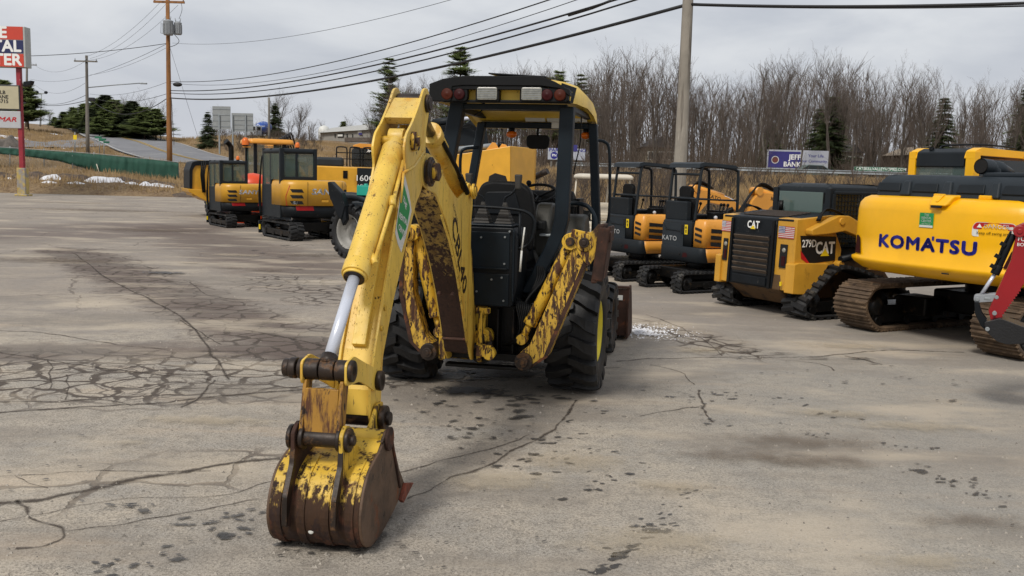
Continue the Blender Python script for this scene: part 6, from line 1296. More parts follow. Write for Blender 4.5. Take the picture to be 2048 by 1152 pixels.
# ---------- roads ----------
def ribbon(name,pts,wid,mat,lift=.06,n=8,label=None,kind='structure',cross=4,wfun=None):
    P=bez(pts,n); vs=[]; 
    for i,p in enumerate(P):
        d=(P[min(i+1,len(P)-1)]-P[max(i-1,0)]); d.z=0; d.normalize(); n_=V((-d.y,d.x,0)); w_=wid if wfun is None else wfun(i/(len(P)-1))
        for k in range(cross+1):
            q=p+n_*w_*(k/cross-.5); vs.append(V((q.x,q.y,0)))
    zs=[max(Hn(v.x,v.y),0) for v in vs]
    c1=cross+1
    for i in range(len(P)):
        z0=max(zs[i*c1:(i+1)*c1]) ; 
        for k in range(c1): vs[i*c1+k].z=z0+lift if wid<.5 else max(zs[i*c1+k],(zs[i*c1]*(1-k/cross)+zs[i*c1+cross]*(k/cross)))+lift
    m=MB(); m.add(vs,[(i*c1+k,(i+1)*c1+k,(i+1)*c1+k+1,i*c1+k+1) for i in range(len(P)-1) for k in range(cross)],True); o=m.build(name,mat)
    return tag(o,kind=kind)
mRoad=M('grey_road_asphalt','#77777a',.85,var=.08,vs=.6,wear=[('#8b8a88',.5,.5,.7,(1,1,1))])
mYL=M('yellow_road_line','#b08f3a',.7,var=.1); mWL=M('white_road_line','#b9b9b6',.7,var=.1)
def gp_(px,Y): x=(px-1024)/F*Y; return V((x,Y,0))
RC=[gp_(60,330),gp_(130,232),gp_(205,145),gp_(270,110),gp_(345,92),gp_(430,83),gp_(560,79),gp_(800,76),gp_(1000,74.5),gp_(1300,75),gp_(1700,75),gp_(2100,75),gp_(2700,75)]
ribbon('road',RC,9.0,mRoad,.14,10,cross=2)
def offp(P,o):
    P=bez(P,6); out=[]
    for i,p in enumerate(P):
        d=(P[min(i+1,len(P)-1)]-P[max(i-1,0)]).normalized(); out.append(p+V((-d.y,d.x,0))*o)
    return out
for o_,mt_,w_ in ((4.3,mWL,.16),(-4.3,mWL,.16),(.12,mYL,.14),(-.18,mYL,.14)): ribbon('road_marking',offp(RC,o_),w_,mt_,.17,3,cross=1)
ribbon('side_road',[gp_(-60,86),gp_(60,92),gp_(150,98),gp_(215,104),gp_(250,108)],7,mRoad,.12,8,wfun=lambda t:6+5*t*t)
# ---------- snow patches and dirt on the verge ----------
mSnow=M('old_snow','#d9dade',.6,var=.06,wear=[('#8e8478',3,.55,.7,(1,1,1))],bump=.4,bs=8); mDirt=M('dark_wet_dirt','#4b3f36',.9,var=.4,vs=3,wear=[('#7c6b58',2,.5,.7,(1,1,1))],bump=.8,bs=6)
rs_=random.Random(11)
def mound(name,px,Y,rx,ry,h,mat,kind='stuff',seed=0,tilt=0,zadd=0):
    c=gp_(px,Y); m=MB(); n=22; k=7; vs=[]
    for j in range(k+1):
        r=j/k
        for i in range(n):
            a=2*PI*i/n; w_=1+.35*NZ.noise(V((math.cos(a)*1.3,math.sin(a)*1.3,seed)))+.15*NZ.noise(V((math.cos(a)*4,math.sin(a)*4,seed)))
            x=c.x+rx*r*w_*math.cos(a); y=c.y+ry*r*w_*math.sin(a); z=max(0,Hn(x,y))+zadd+h*(1-r**2)*(1+.6*NZ.noise(V((x*1.4,y*1.4,seed))))-.05*r
            vs.append(V((x,y,z)))
    m.add(vs,[(j*n+i,j*n+(i+1)%n,(j+1)*n+(i+1)%n,(j+1)*n+i) for j in range(k) for i in range(n)],True); o=m.build(name,mat); return o
for i,(px,Y,rx,ry,h) in enumerate([(105,60.5,.9,.6,.3),(122,61.2,.55,.5,.25),(205,60.3,1.3,.6,.32),(232,61,.6,.5,.2),(262,60.3,.45,.3,.15),(290,60.2,.6,.4,.22),(315,60.5,.9,.5,.2),(150,59.3,.6,.2,.1),(18,60.2,.3,.2,.1),(95,59.2,.5,.2,.08),(335,60.5,.5,.3,.1),(270,61.5,.4,.3,.12)]):
    tag(mound('snow_patch',px,Y,rx,ry,h,mSnow,seed=i),kind='stuff')
for i,(px,Y,rx,ry,h) in enumerate([(70,61,3.2,1.0,.42),(150,61,2.6,.9,.35),(240,61.5,2.4,.9,.28),(320,61.5,2.0,.8,.25),(-30,61.5,2.6,1.2,.4),(385,58,1.6,.8,.25)]):
    tag(mound('dirt_bank',px,Y,rx,ry,h,mDirt,seed=30+i,zadd=-.04),kind='stuff')
for i,(px,Y,rx,ry) in enumerate([(120,92,1.6,.7),(125,94,1.2,.7),(115,120,2.4,1.0),(60,84,1.4,.6),(20,100,3,1.5),(140,88,.7,.5)]): tag(mound('snow_patch',px,Y,rx,ry,.10,mSnow,seed=60+i),kind='stuff')
r1=mound('boulder',22,80,1.7,1.2,1.3,M('dark_boulder','#5c5650',.9,var=.3,bump=.6,bs=4),seed=5); r1['kind']='' ; del r1['kind']; tag(r1,'dark boulder on the grass behind the tall roadside sign','boulder')
# ---------- fence with a green windscreen ----------
fn=thing('mesh_fence',gp_(200,66),0,'chain-link fence with sagging green windscreen cloth along the roadside verge','fence'); FO=fn.location.copy()
mGS=M('green_windscreen_cloth','#1f4a3c',.8,var=.12,vs=1.5,bump=.1); 
def DF(px,py,Y=66): return D(px,py,Y)-FO
m=MB(); top=[(-60,291),(0,295),(60,299),(120,303),(200,309),(270,316),(330,322),(357,326)]; bot=[(-60,305),(0,308),(60,314),(120,323),(190,343),(210,357),(280,361),(356,359)]
vs=[];n=130
def pl_(T,x):
    for (a,b),(c,d) in zip(T,T[1:]):
        if x<=c: return b+(d-b)*(x-a)/(c-a)
    return T[-1][1]
for i in range(n+1):
    x=-60+417*i/n
    for j in range(5):
        y=pl_(top,x)+(pl_(bot,x)-pl_(top,x))*j/4; vs.append(DF(x,y,66-.02*math.sin(j/4*PI)+.10*NZ.noise(V((x*.11,j*.3,2)))+.10*NZ.noise(V((x*.45,j*.35,5))))) 
m.add(vs,[(i*5+j,i*5+j+1,(i+1)*5+j+1,(i+1)*5+j) for i in range(n) for j in range(4)],True); o=m.build('windscreen_cloth',mGS,fn); sm_=o.modifiers.new('thickness','SOLIDIFY'); sm_.thickness=.02
for px in (-50,20,88,145,188,356):
    m=MB(); q=gp_(px,66.05); m.cyl(V((q.x,q.y,Hn(q.x,q.y)-.2))-FO,DF(px,pl_(top,px)-4,66.05),.035,n=8); m.build('fence_post',mGalv,fn)
m=MB(); m.tube([DF(x,y-1,66.03) for x,y in top],.02,6); m.build('top_rail',mGalv,fn)
m=MB(); m.tube([DF(193,328,65.8),DF(200,350,65.8)],.03,6); m.build('loose_strap',mCream,fn)
# chain-link netting below the cloth
m=MB()
for k in range(90):
    x=-60+k*3.0
    if x>200: break
    for s_ in (-1,1): 
        a=DF(x,pl_(bot,x)-2,66.0); b=DF(x+s_*18,pl_(bot,x)+22,66.0); m.tube([a,b],.004,3,cap=False)
m.build('chain_link_net',mGalv,fn)
# ---------- poles ----------
def pole(name,px,ytop,Y,r0,r1,mat,label,lean=0,zb=None,ybase=None):
    b=gp_(px if ybase is None else ybase,Y); b.z=Hn(b.x,b.y) if b.y>28 else 0; b.z=max(b.z,0)
    t=D(px,ytop,Y) ; o=thing(name,b,0,label,'utility pole'); 
    m=MB(); top=t-b; m.tube([V((0,0,-.2)),top*.25,top*.5,top*.75,top],[r0,r0*.93+r1*.07,(r0+r1)/2,r1*1.05,r1],14); m.build('pole_shaft',mat,o); return o,b
pR,bR=pole('utility_pole',1385,-190,25,.175,.13,mWood,'thick weathered grey wooden utility pole rising behind the canopy mini excavators',ybase=1351)
pL,bL=pole('utility_pole',335,-14,67,.19,.13,mWoodO,'orange-brown wooden utility pole carrying two grey transformers',ybase=338)
pM,bM=pole('utility_pole',173,111,88,.17,.12,mWoodG,'slim grey wooden utility pole with one crossarm, behind the green fence cloth',ybase=176)
pF,bF=pole('utility_pole',54,115,140,.2,.14,mWoodG,'far grey utility pole partly hidden by the tall roadside sign',ybase=56)
pH,bH=pole('utility_pole',538,195,105,.14,.11,mWoodG,'bare grey pole beyond the highway sign backs',ybase=536)
pG,bG=pole('utility_pole',1522,236,92,.12,.1,mWoodG,'thin pale pole standing among the bare trees left of the purple bank billboard',ybase=1520)
pJ,bJ=pole('utility_pole',617,252,115,.08,.07,mWoodG,'short pale pole on the brown bank beside the grey building',ybase=617)
def crossarm(o,b,px,py,Y,half,mat,ins=3,name='crossarm'):
    c=D(px,py,Y)-b; m=MB(); m.box(tuple(c+V((0,-.16,0))),(half*2,.11,.13)); a=m.build(name,mat,o)
    for k in range(ins):
        x=-half*.92+2*half*.92*k/max(1,ins-1); m=MB(); m.cyl(c+V((x,-.16,.06)),c+V((x,-.16,.26)),.045,.03,n=8); m.build('insulator',mGalv,a)
crossarm(pM,bM,173,123,88,1.05,mWoodG); crossarm(pL,bL,340,5,60,.95,mWoodO); crossarm(pF,bF,58,130,140,1.2,mWoodG)
def transformer(o,b,px,py,Y,r,h,dy):
    c=D(px,py,Y)-b+V((0,dy,0)); m=MB(); m.lathe(c,(0,0,1),[(-h/2,0),(-h/2,r*.9),(-h/2+.06,r),(h/2-.05,r),(h/2,r*1.06),(h/2+.06,r*.6),(h/2+.12,0)],18)
    for k in range(7): a=PI+k*PI/6; m.box(tuple(c+V((math.cos(a)*r*1.08,math.sin(a)*r*1.08,-.05))),(.03,.03,h*.7))
    t=m.build('transformer',M('transformer_grey_paint','#8f9396',.5,var=.08) if 'transformer_grey_paint' not in bpy.data.materials else bpy.data.materials['transformer_grey_paint'],o)
    for dx in (-.12,.12): m=MB(); m.cyl(c+V((dx,0,h/2)),c+V((dx*1.6,0,h/2+.3)),.04,.025,n=8); m.build('bushing',mGalv,t)
transformer(pL,bL,341,58,67,.33,.95,-.42); transformer(pL,bL,357,58,67,.25,.80,-.1)
m=MB(); c=D(327,57,67)-bL; m.tube([c+V((-.05,-.3,.35)),c+V((-.08,-.3,-.35)),c+V((.5,-.35,-.42))],.025,6); m.build('bracket',mGalv,pL)
m=MB(); c=D(338,80,67)-bL; m.tube(bez([c+V((.3,-.2,.5)),c+V((.75,-.2,.0)),c+V((.6,-.2,-.3)),c+V((.05,-.1,-.5))],5),.02,5); m.tube(bez([D(362,3,67)-bL,D(364,20,67)-bL,D(358,38,67)-bL],5),.015,5); m.build('jumper_wire',mWire,pL)
m=MB(); m.tube([D(177,175,88)-bM,D(230,170,88)-bM,D(285,166,87.8)-bM],.05,6); a_=m.build('lamp_arm',mGalv,pM); m=MB(); m.box(tuple(D(287,167,87.8)-bM),(.6,.3,.12)); m.build('lamp_head',mGalv,a_,bevel=.03)
m=MB(); m.box(tuple(D(184,199,87.6)-bM),(.5,.3,.35)); m.build('splice_box',mWire,pM,bevel=.05)
m=MB(); m.ext([(-.3,0),(.3,0),(.2,.25),(-.2,.25)],'y',-.1,.1); 
# guard post on the thick pole: small label tags
m=MB(); m.box((.0,-.19,1.7),(.05,.012,.08)); m.build('pole_tag',mGalv,pR)
# ---------- cables ----------
def cable(a,b,sag,r,mat,label,grp=None,n=26):
    m=MB(); P=[]
    for i in range(n+1):
        t=i/n; p=a.lerp(b,t); p=p-V((0,0,4*sag*t*(1-t))); P.append(p)
    m.tube(P,r,6); o=m.build('overhead_cable',mat); tag(o,label,'cable',grp); return o
CG='overhead cables between the poles'
A1=D(341,163,67); cable(A1,D(1372,-95,25),.95,.02,mWire,'thin upper cable of the long span above the backhoe',CG)
cable(D(341,166,67),D(1372,-78,25),1.15,.012,mWire,'thin second cable of the long span above the backhoe',CG)
cable(D(341,181,67),D(1372,-44,25),.85,.03,mWire,'thick third cable of the long span above the backhoe',CG)
cable(D(341,186,67),D(1372,-32,25),.95,.026,mWire,'thick fourth cable of the long span, close under the third one',CG)
cable(D(341,196,67),D(1372,10,25),.85,.045,mWire,'thickest lowest cable of the long span, passing just above the backhoe canopy',CG)
cable(D(1372,8,25),D(2500,-15,18),.14,.035,mWire,'thick black cable running along the top right edge of the sky',CG)
cable(D(1372,10,25),D(2500,-4,18),.12,.02,mWire,'thinner cable just below the thick one along the top right edge',CG)
cable(D(345,86,67),D(1372,-150,25),1.0,.010,mWireG,'fine grey wire climbing right from the transformer pole',CG)
for i,(x0,y0,x1,y1,sg) in enumerate([(173,113,320,5,.5),(180,117,332,8,.6),(168,121,356,10,.9)]): cable(D(x0,y0,88),D(x1,y1,67),sg,.010,mWireG,'fine grey primary wire between crossarms, %s of the trio'%('upper','middle','lower')[i],CG)
cable(D(-60,112,69),D(333,87,67),.30,.022,mWire,'dark cable from the left frame edge up to the transformer pole',CG)
cable(D(60,158,140),D(333,88,67),1.2,.014,mWire,'cable dropping from the transformer pole past the crossarm pole',CG)
cable(D(60,122,140),D(168,124,88),1.2,.012,mWireG,'sagging wire between the far pole and the crossarm pole, upper',CG)
cable(D(60,160,140),D(172,165,88),1.4,.012,mWireG,'sagging wire between the far pole and the crossarm pole, middle',CG)
cable(D(60,195,140),D(172,190,88),.9,.02,mWire,'dark wire low between the far pole and the crossarm pole',CG)
cable(D(60,205,140),D(180,199,88),.5,.03,mWire,'thick bundled wire lowest between the far pole and the crossarm pole',CG)
cable(D(180,150,88),D(332,96,67),.3,.010,mWireG,'faint wire between crossarm pole and transformer pole, highest',CG)
cable(D(180,188,88),D(332,165,67),.4,.012,mWireG,'faint wire between crossarm pole and transformer pole, second',CG)
cable(D(184,196,88),D(332,188,67),.45,.016,mWire,'dark wire between crossarm pole and transformer pole, third',CG)
cable(D(186,203,88),D(332,198,67),1.1,.026,mWire,'thick drooping wire between crossarm pole and transformer pole, lowest',CG)
cable(D(340,95,67),D(395,272,69),0,.010,mWireG,'thin guy wire slanting down right of the transformer pole',CG)
cable(D(343,198,67),D(348,290,68),0,.02,mWoodG,'steep grey guy strut close to the transformer pole foot',CG)
bag=MB(); c=D(355,169,58); bag.sph(c,.22,sc_=(1.3,.7,.6)); bg_=bag.build('splice_case',mWire); tag(bg_,'black cable splice case hanging right of the transformer pole','splice case')
for px,py,l in ((1185,16,'black splice sleeve on the upper thick cables, mid-span'),):
    m=MB(); q=D(px,py,31); m.tube([q+V((-.7,.9,-.1)),q,q+V((.5,-.65,.12))],.045,8); tag(m.build('cable_splice',mWire),l,'cable splice')
# ---------- tall roadside sign ----------
sg=thing('roadside_sign',D(47,392,53).xy.to_3d(),R(1),'tall red-posted rental sign with orange-red, navy and white panels','sign'); SI=rootmat(sg.location,R(1)).inverted()
def SP(px,py): return SI@D(px,py,53)
m=MB(); z0=SP(47,60).z; m.box((0,0,z0/2+.6),(.24,.24,z0-1.0)); m.build('post',M('red_post_paint','#8e2430',.5,wear=[('#c9c0b8',8,.66,.7,(1,1,1))]),sg,bevel=.02)
m=MB(); m.box((0,0,.75),(.46,.46,1.6)); m.box((0,0,.05),(.7,.7,.1)); m.build('footing_guard',M('flaking_cream_paint','#b7a05c',.8,wear=[('#8f8a84',2,.48,.6,(1,1,1)),('#a8562a',6,.62,.7,(1,1,1))],bump=.3),sg,bevel=.03)
zt,zb=SP(57,55).z,SP(57,136).z; W_=4.6; xe=SP(56,90).x
m=MB(); m.box((xe-W_/2,0,(zt+zb)/2),(W_,.66,zt-zb)); cb=m.build('light_box',M('grey_sign_case','#a9aca8',.5,var=.05),sg,bevel=.02)
hh_=(zt-zb)/3
mSR=M('orange_red_panel','#c23f2c',.5,var=.04); mSN=M('navy_panel','#1d2552',.5,var=.04)
for k,(mt_,tx) in enumerate(((mSR,'THE'),(mSN,'RENTAL'),(mSR,'CENTER'))):
    z=zt-hh_*(k+.5); m=MB(); m.box((xe-W_/2-.04,-.335,z),(W_-.12,.02,hh_-.03)); pn=m.build('panel',mt_,cb)
    text_part(pn,'lettering',tx,(xe-(.95 if k==0 else .22),-.348,z),(1,0,0),(0,0,1),.84,mWhite,off=.035,sx=1.05,align='RIGHT')
z1,z2=SP(40,171).z,SP(40,221).z; x1=SP(43,200).x
m=MB(); m.box((x1-1.7,0,(z1+z2)/2),(3.4,.4,z1-z2)); rb=m.build('reader_board',M('dark_board_case','#3a3c3a',.5),sg,bevel=.02)
m=MB(); m.box((x1-1.7,-.205,(z1+z2)/2),(3.3,.02,z1-z2-.14)); rf=m.build('reader_face',M('cream_reader_face','#b5ad90',.5,var=.05),rb)
for k,t in enumerate(('LP BULB','PROPANE','794-5715')): text_part(rf,'lettering',t,(x1-.75 if k==0 else x1-.6,-.217,z1-.42-.24*k),(1,0,0),(0,0,1),.27,mBlkL,off=.03,sx=1.05,align='RIGHT')
z3,z4=SP(40,222).z,SP(40,258).z
m=MB(); m.box((x1-1.7,0,(z3+z4)/2),(3.4,.4,z3-z4-.06)); wb=m.build('brand_board',M('grey_white_board','#b3b4b6',.5,var=.05),sg,bevel=.02)
text_part(wb,'lettering','YANMAR',(x1-.22,-.203,(z3+z4)/2),(1,0,0),(0,0,1),.34,mRedD,off=.035,sx=1.45,shear=.25,align='RIGHT')
m=MB(); q=SP(58,166); m.cyl(q+V((-.3,0,0)),q,.03,n=8); m.hull8([q+V(p) for p in ((-.25,-.2,-.22),(.15,-.2,-.1),(.15,.2,-.1),(-.25,.2,-.22))],[q+V(p) for p in ((-.2,-.2,.05),(.22,-.2,.12),(.22,.2,.12),(-.2,.2,.05))]); m.build('floodlight',mBlk,sg,bevel=.02)
# ---------- green street signs, markers ----------
mSG=M('street_sign_green','#1f6b4e',.5)
def street_sign(px,Y,ytop,label,yellow=False):
    b=gp_(px,Y); b.z=Hn(b.x,b.y); o=thing('street_sign',b,0,label,'street sign'); t=D(px,ytop,Y)-b
    m=MB(); m.cyl((0,0,0),t,.04,n=8); m.build('sign_post',mGalv,o)
    m=MB(); m.box((t.x-.1,-.05,t.z-.12),(.62,.03,.16)); m.build('sign_blade',mSG if not yellow else mYelD,o)
    m=MB(); m.box((t.x+.2,.0,t.z-.36),(.5,.03,.16),(0,0,R(35))); m.build('sign_blade',mSG if not yellow else mYelD,o)
street_sign(199,86,272,'green street name sign behind the fence, left one of the pair'); street_sign(208,84,276,'green street name sign behind the fence, right one of the pair')
def stick_sign(px,Y,y0,w,h,mat,label,name='marker_sign',cat='sign'):
    b=gp_(px,Y); b.z=Hn(b.x,b.y); o=thing(name,b,0,label,cat); t=D(px,y0,Y)-b
    m=MB(); m.cyl((0,0,0),t,.04,n=8); m.build('sign_post',mGalv,o); m=MB(); m.box((t.x,-.05,t.z-h/2),(w,.03,h)); m.build('sign_plate',mat,o)
stick_sign(150,90,258,.5,.25,mBlk,'small dark sign on a thin post on the left grass slope'); stick_sign(150.5,84,270,.3,.4,mYelD,'small yellow marker on a thin post on the left grass slope'); stick_sign(222,150,255,.4,.5,mWhD,'small white sign beside the far conifers on the road')
stick_sign(1215,100,300,.3,.3,mGalv,'thin marker post at the roadside beyond the left billboard')
# ---------- lamp mast with two lights far left ----------
b=gp_(83,150); b.z=Hn(b.x,b.y); lm=thing('lamp_mast',b,0,'thin lamp mast with two floodlights, far left behind the sign','street lamp'); t=D(83,188,150)-b
m=MB(); m.cyl((0,0,0),t,.09,.06,n=8); m.tube([t+V((-.7,0,.1)),t+V((.7,0,.1))],.05,6); m.build('mast',mGalv,lm)
for s_ in (-.7,.7): m=MB(); m.sph(t+V((s_,0,.25)),.3,n=10,m=6,sc_=(1,.7,.8)); m.build('floodlight',mBlk,lm)
# ---------- backs of highway signs ----------
hs=thing('highway_sign',gp_(465,98)+V((0,0,Hn(*gp_(465,98).xy))),R(-6),'plain grey back of a large stepped highway sign on three posts','road sign'); HI=rootmat(hs.location,R(-6)).inverted()
mAl=M('dull_aluminium_panel','#8f9291',.5,metal=.2,var=.06)
def HP(px,py): return HI@D(px,py,98)
for (a,b_,c_,d_) in ((423,212,461,259),(463,226,508,264)):
    m=MB(); p=HP(a,b_); q=HP(c_,d_); m.box(((p.x+q.x)/2,0,(p.z+q.z)/2),(q.x-p.x,.05,p.z-q.z)); pn=m.build('sign_panel',mAl,hs)
    for k in range(4): m=MB(); z=q.z+(p.z-q.z)*(k+.5)/4; m.box(((p.x+q.x)/2,-.045,z),((q.x-p.x)*.98,.04,.05)); m.build('stiffener',mGalv,pn)
for px in (438,466,493): m=MB(); q=HP(px,230); m.box((q.x,-.1,(q.z-1)/2-.3),(.14,.14,q.z+1.6)); m.build('sign_post',mGalv,hs)
# ---------- billboards ----------
def billboard(px0,py0,px1,py1,Y,label,rz=0):
    a=D(px0,py0,Y); b_=D(px1,py1,Y); c=(a+b_)/2; gz=Hn(c.x,c.y); o=thing('billboard',(c.x,c.y,gz),0,label,'billboard'); w=abs(b_.x-a.x); h=abs(a.z-b_.z); zc=c.z-gz
    m=MB(); m.box((0,0,zc),(w,.12,h)); f=m.build('board',M('board_white','#a9acb4',.6,var=.04) if 'board_white' not in bpy.data.materials else bpy.data.materials['board_white'],o,bevel=.02)
    for x in (-w*.4,0,w*.4): m=MB(); m.box((x,.15,zc/2-.2),(.14,.14,zc+h*.7)); m.build('support_post',mWoodG,o)
    return o,f,w,h,zc
o,f,w_,h_,zc=billboard(1535,299,1655,340,84,'billboard with a purple bank panel on its left half and pale text right')
mPur=M('purple_blue_panel','#332f74',.6,var=.05)
m=MB(); m.box((-w_*.22,-.07,zc-.02),(w_*.52,.03,h_*.86)); pp=m.build('purple_panel',mPur,f)
text_part(pp,'lettering','JEFF',(-w_*.05,-.088,zc+h_*.12),(1,0,0),(0,0,1),.62,mWhite,off=.03,sx=.98); text_part(pp,'lettering','BANK',(-w_*.09,-.088,zc-h_*.26),(1,0,0),(0,0,1),.58,mWhite,off=.03,sx=.98)
m=MB(); cc=V((-w_*.37,-.09,zc-.05)); m.add([cc+V((.33*math.cos(k*PI/10),0,.33*math.sin(k*PI/10))) for k in range(20)],[tuple(range(20))]); e_=m.build('round_emblem',mWhD,pp)
m=MB(); m.add([cc+V((.27*math.cos(k*PI/8),-.004,.27*math.sin(k*PI/8))) for k in range(16)],[tuple(range(16))]); m.build('emblem_field',M('emblem_brown','#6b3a34',.6),e_)
text_part(f,'lettering','Your Life.',(w_*.30,-.064,zc+h_*.22),(1,0,0),(0,0,1),.36,mNavy,off=.012); text_part(f,'lettering','Your Community.',(w_*.26,-.064,zc-h_*.06),(1,0,0),(0,0,1),.34,mNavy,off=.012)
o,f,w_,h_,zc=billboard(1096,296,1170,321,80,'low white and blue billboard seen through the backhoe canopy posts')
text_part(f,'lettering','PARK',(-w_*.3,-.065,zc+h_*.34),(1,0,0),(0,0,1),.4,mNavy,off=.02,sx=1.1); text_part(f,'lettering','NANO',(w_*.32,-.065,zc+h_*.34),(1,0,0),(0,0,1),.36,mNavy,off=.02,sx=1.1)
m=MB(); cc=V((-w_*.33,-.065,zc-.12)); m.add([cc+V((.30*math.cos(k*PI/10),0,.30*math.sin(k*PI/10))) for k in range(20)],[tuple(range(20))]); e_=m.build('round_emblem',mNavy,f)
text_part(e_,'lettering','PN',(cc.x,-.068,cc.z),(1,0,0),(0,0,1),.3,mWhite,off=.02)
m=MB(); m.box((w_*.17,-.03,zc+h_*.55),(w_*.22,.14,h_*.55)); m.build('blue_panel',mPur,f)
o,f,w_,h_,zc=billboard(1708,333,1808,351,71.8,'low green and white banner sign behind the guardrail near the yellow cab')
m=MB(); m.box((0,-.065,zc+h_*.24),(w_,.02,h_*.5)); gp2=m.build('green_panel',M('banner_green','#1f6b46',.6),f)
text_part(gp2,'lettering','CATSKILLVALLEYHOMES.COM',(.12,-.078,zc+h_*.24),(1,0,0),(0,0,1),.30,mWhite,off=.02,sx=.93); text_part(f,'lettering','MODEL HOME CENTER',(.15,-.062,zc-h_*.27),(1,0,0),(0,0,1),.34,mBlkL,off=.03,sx=1.05)
m=MB(); b=gp_(2046,70); 
rs2=thing('roadside_placard',(b.x,b.y,Hn(b.x,b.y)),0,'dark red placard with pale lettering cut by the right frame edge','sign'); q=D(2055,305,70); m.box((0,-.02,q.z-b.z-Hn(b.x,b.y)-.6),(1.2,.06,1.8)); pl=m.build('placard',M('dark_red_placard','#4e2428',.6),rs2); m=MB(); m.cyl((0,.05,-.2),(0,.05,2.2),.05,n=8); m.build('sign_post',mGalv,rs2)
text_part(pl,'lettering','CAMP',(.05,-.055,q.z-Hn(b.x,b.y)-.25),(1,0,0),(0,0,1),.3,mCream,off=.01)
# ---------- guardrail along the road ----------
gr=thing('guardrail',(0,69.6,0),0,'grey steel guardrail running along the far roadside','guardrail')
def Hr(x): return Hn(x,70.3)
xs=[3+1.0*k for k in range(0,44)]
m=MB(); vs=[]
prf=[(0,-.14),(-.05,-.1),(0,0),(-.05,.1),(0,.14)]
for x in xs: vs+=[V((x,p[0]-.05,Hr(x)+.62+p[1])) for p in prf]
m.add(vs,[(i*5+j,(i+1)*5+j,(i+1)*5+j+1,i*5+j+1) for i in range(len(xs)-1) for j in range(4)]); g_=m.build('rail_beam',mGalv,gr); g_.modifiers.new('t','SOLIDIFY').thickness=.02
for k in range(22): m=MB(); x=3+2*k; m.box((x,.06,Hr(x)+.25),(.12,.14,.95)); m.build('rail_post',mWoodG,gr)
# ---------- car on the road, truck far away, buildings ----------
cr=thing('passing_car',(0,0,0),0,'grey-green saloon car passing in front of the purple bank billboard','car'); cx_=D(1627,335,76); cr.location=(cx_.x,76,Hn(cx_.x,76)+.1); cr.scale=(.8,.8,.8)
m=MB(); m.ext(rounded([(-2.2,.35),(2.2,.35),(2.25,.75),(1.4,.9),(.7,1.35),(-.8,1.38),(-1.5,.98),(-2.2,.9)],.12,4),'y',-.85,.85); bd=m.build('body',M('silver_green_car_paint','#5e6a66',.3,metal=.3,var=.04),cr,bevel=.05)
m=MB(); m.ext([(-1.3,.95),(1.25,.93),(.65,1.28),(-.75,1.31)],'y',-.87,.87); m.build('side_window',mGlsD,bd)
for x in (-1.35,1.35):
    for y in (-.78,.78): m=MB(); m.lathe((x,y,.33),(0,1,0),[(-.1,0),(-.1,.2),(-.1,.33),(.1,.33),(.1,.2),(.1,0)],20); m.build('wheel',mRub,cr)
bq=D(560,260,150); mixt=thing('mixer_truck',(D(520,278,112).x,112,D(520,281,112).z),R(70),'distant white-cabbed truck with a blue load beside the bare grey pole','truck')
mixt.scale=(.62,.62,.62)
m=MB(); m.box((-1.9,0,1.7),(1.8,2.3,1.9)); cbx=m.build('cab',M('truck_white','#a8adb2',.4),mixt,bevel=.15)
m=MB(); m.box((-2.82,0,2.1),(.02,1.9,.7)); m.box((-2.0,-1.16,2.1),(1.0,.02,.6)); m.build('window',mGlsD,cbx)
m=MB(); m.lathe((1.2,0,2.4),(1,0,.18),[(-2.2,.5),(-1.2,1.15),(.2,1.25),(1.6,.8),(2.1,.45)],20); m.build('mixer_drum',M('blue_drum','#2c4f9a',.4,wear=[('#b8bcc4',1.2,.52,.6,(1,1,1))]),mixt)
m=MB(); m.box((.6,0,.8),(5.6,1.0,.3)); m.build('chassis',mBlk,mixt)
for x in (-2,1.2,2.4):
    for y in (-1,1): m=MB(); m.lathe((x,y,.5),(0,1,0),[(-.16,0),(-.16,.5),(.16,.5),(.16,0)],18); m.build('wheel',mRub,mixt)
# grey commercial building
bg0=D(641,281,150); bl=thing('commercial_building',(bg0.x,150,Hn(bg0.x,150)-.4),0,'low grey commercial building with a pale roof, behind the midsize excavator','building'); BI=MX.Translation(-bl.location)
def BP(px,py,Y): return BI@D(px,py,Y)
mBW=M('grey_block_wall','#8e8b84',.9,var=.06); mBR=M('pale_metal_roof','#a9a8a2',.6,var=.06)
a,b_,c_=BP(641,266,150),BP(641,282,150),BP(900,262,138)
a2=BP(790,248,138); 
m=MB(); zl=a.z; zb=-1; 
pts=[(a.x,0,zb),(a2.x+8,-14,zb),(a2.x+10,2,zb),(a.x+2,14,zb)]; tz=[a.z,BP(790,246,136).z+.4,BP(790,246,136).z+.4,a.z]
m.hull8([V(p) for p in pts],[V((p[0],p[1],t)) for p,t in zip(pts,[a.z+.0,a.z+1.1,a.z+1.1,a.z])]); wl=m.build('wall',mBW,bl)
m=MB(); m.hull8([V((pts[0][0]-.4,pts[0][1]-.4,a.z)),V((pts[1][0],pts[1][1]-.4,a.z+1.12)),V((pts[2][0],pts[2][1],a.z+1.1)),V((pts[3][0]-.4,pts[3][1],a.z))],[V((pts[0][0]+1,pts[0][1]+4,a.z+1.0)),V((pts[1][0],pts[1][1]+5,a.z+2.7)),V((pts[2][0],pts[2][1]-5,a.z+2.7)),V((pts[3][0]+1,pts[3][1]-4,a.z+1.0))]); m.build('roof',mBR,bl)
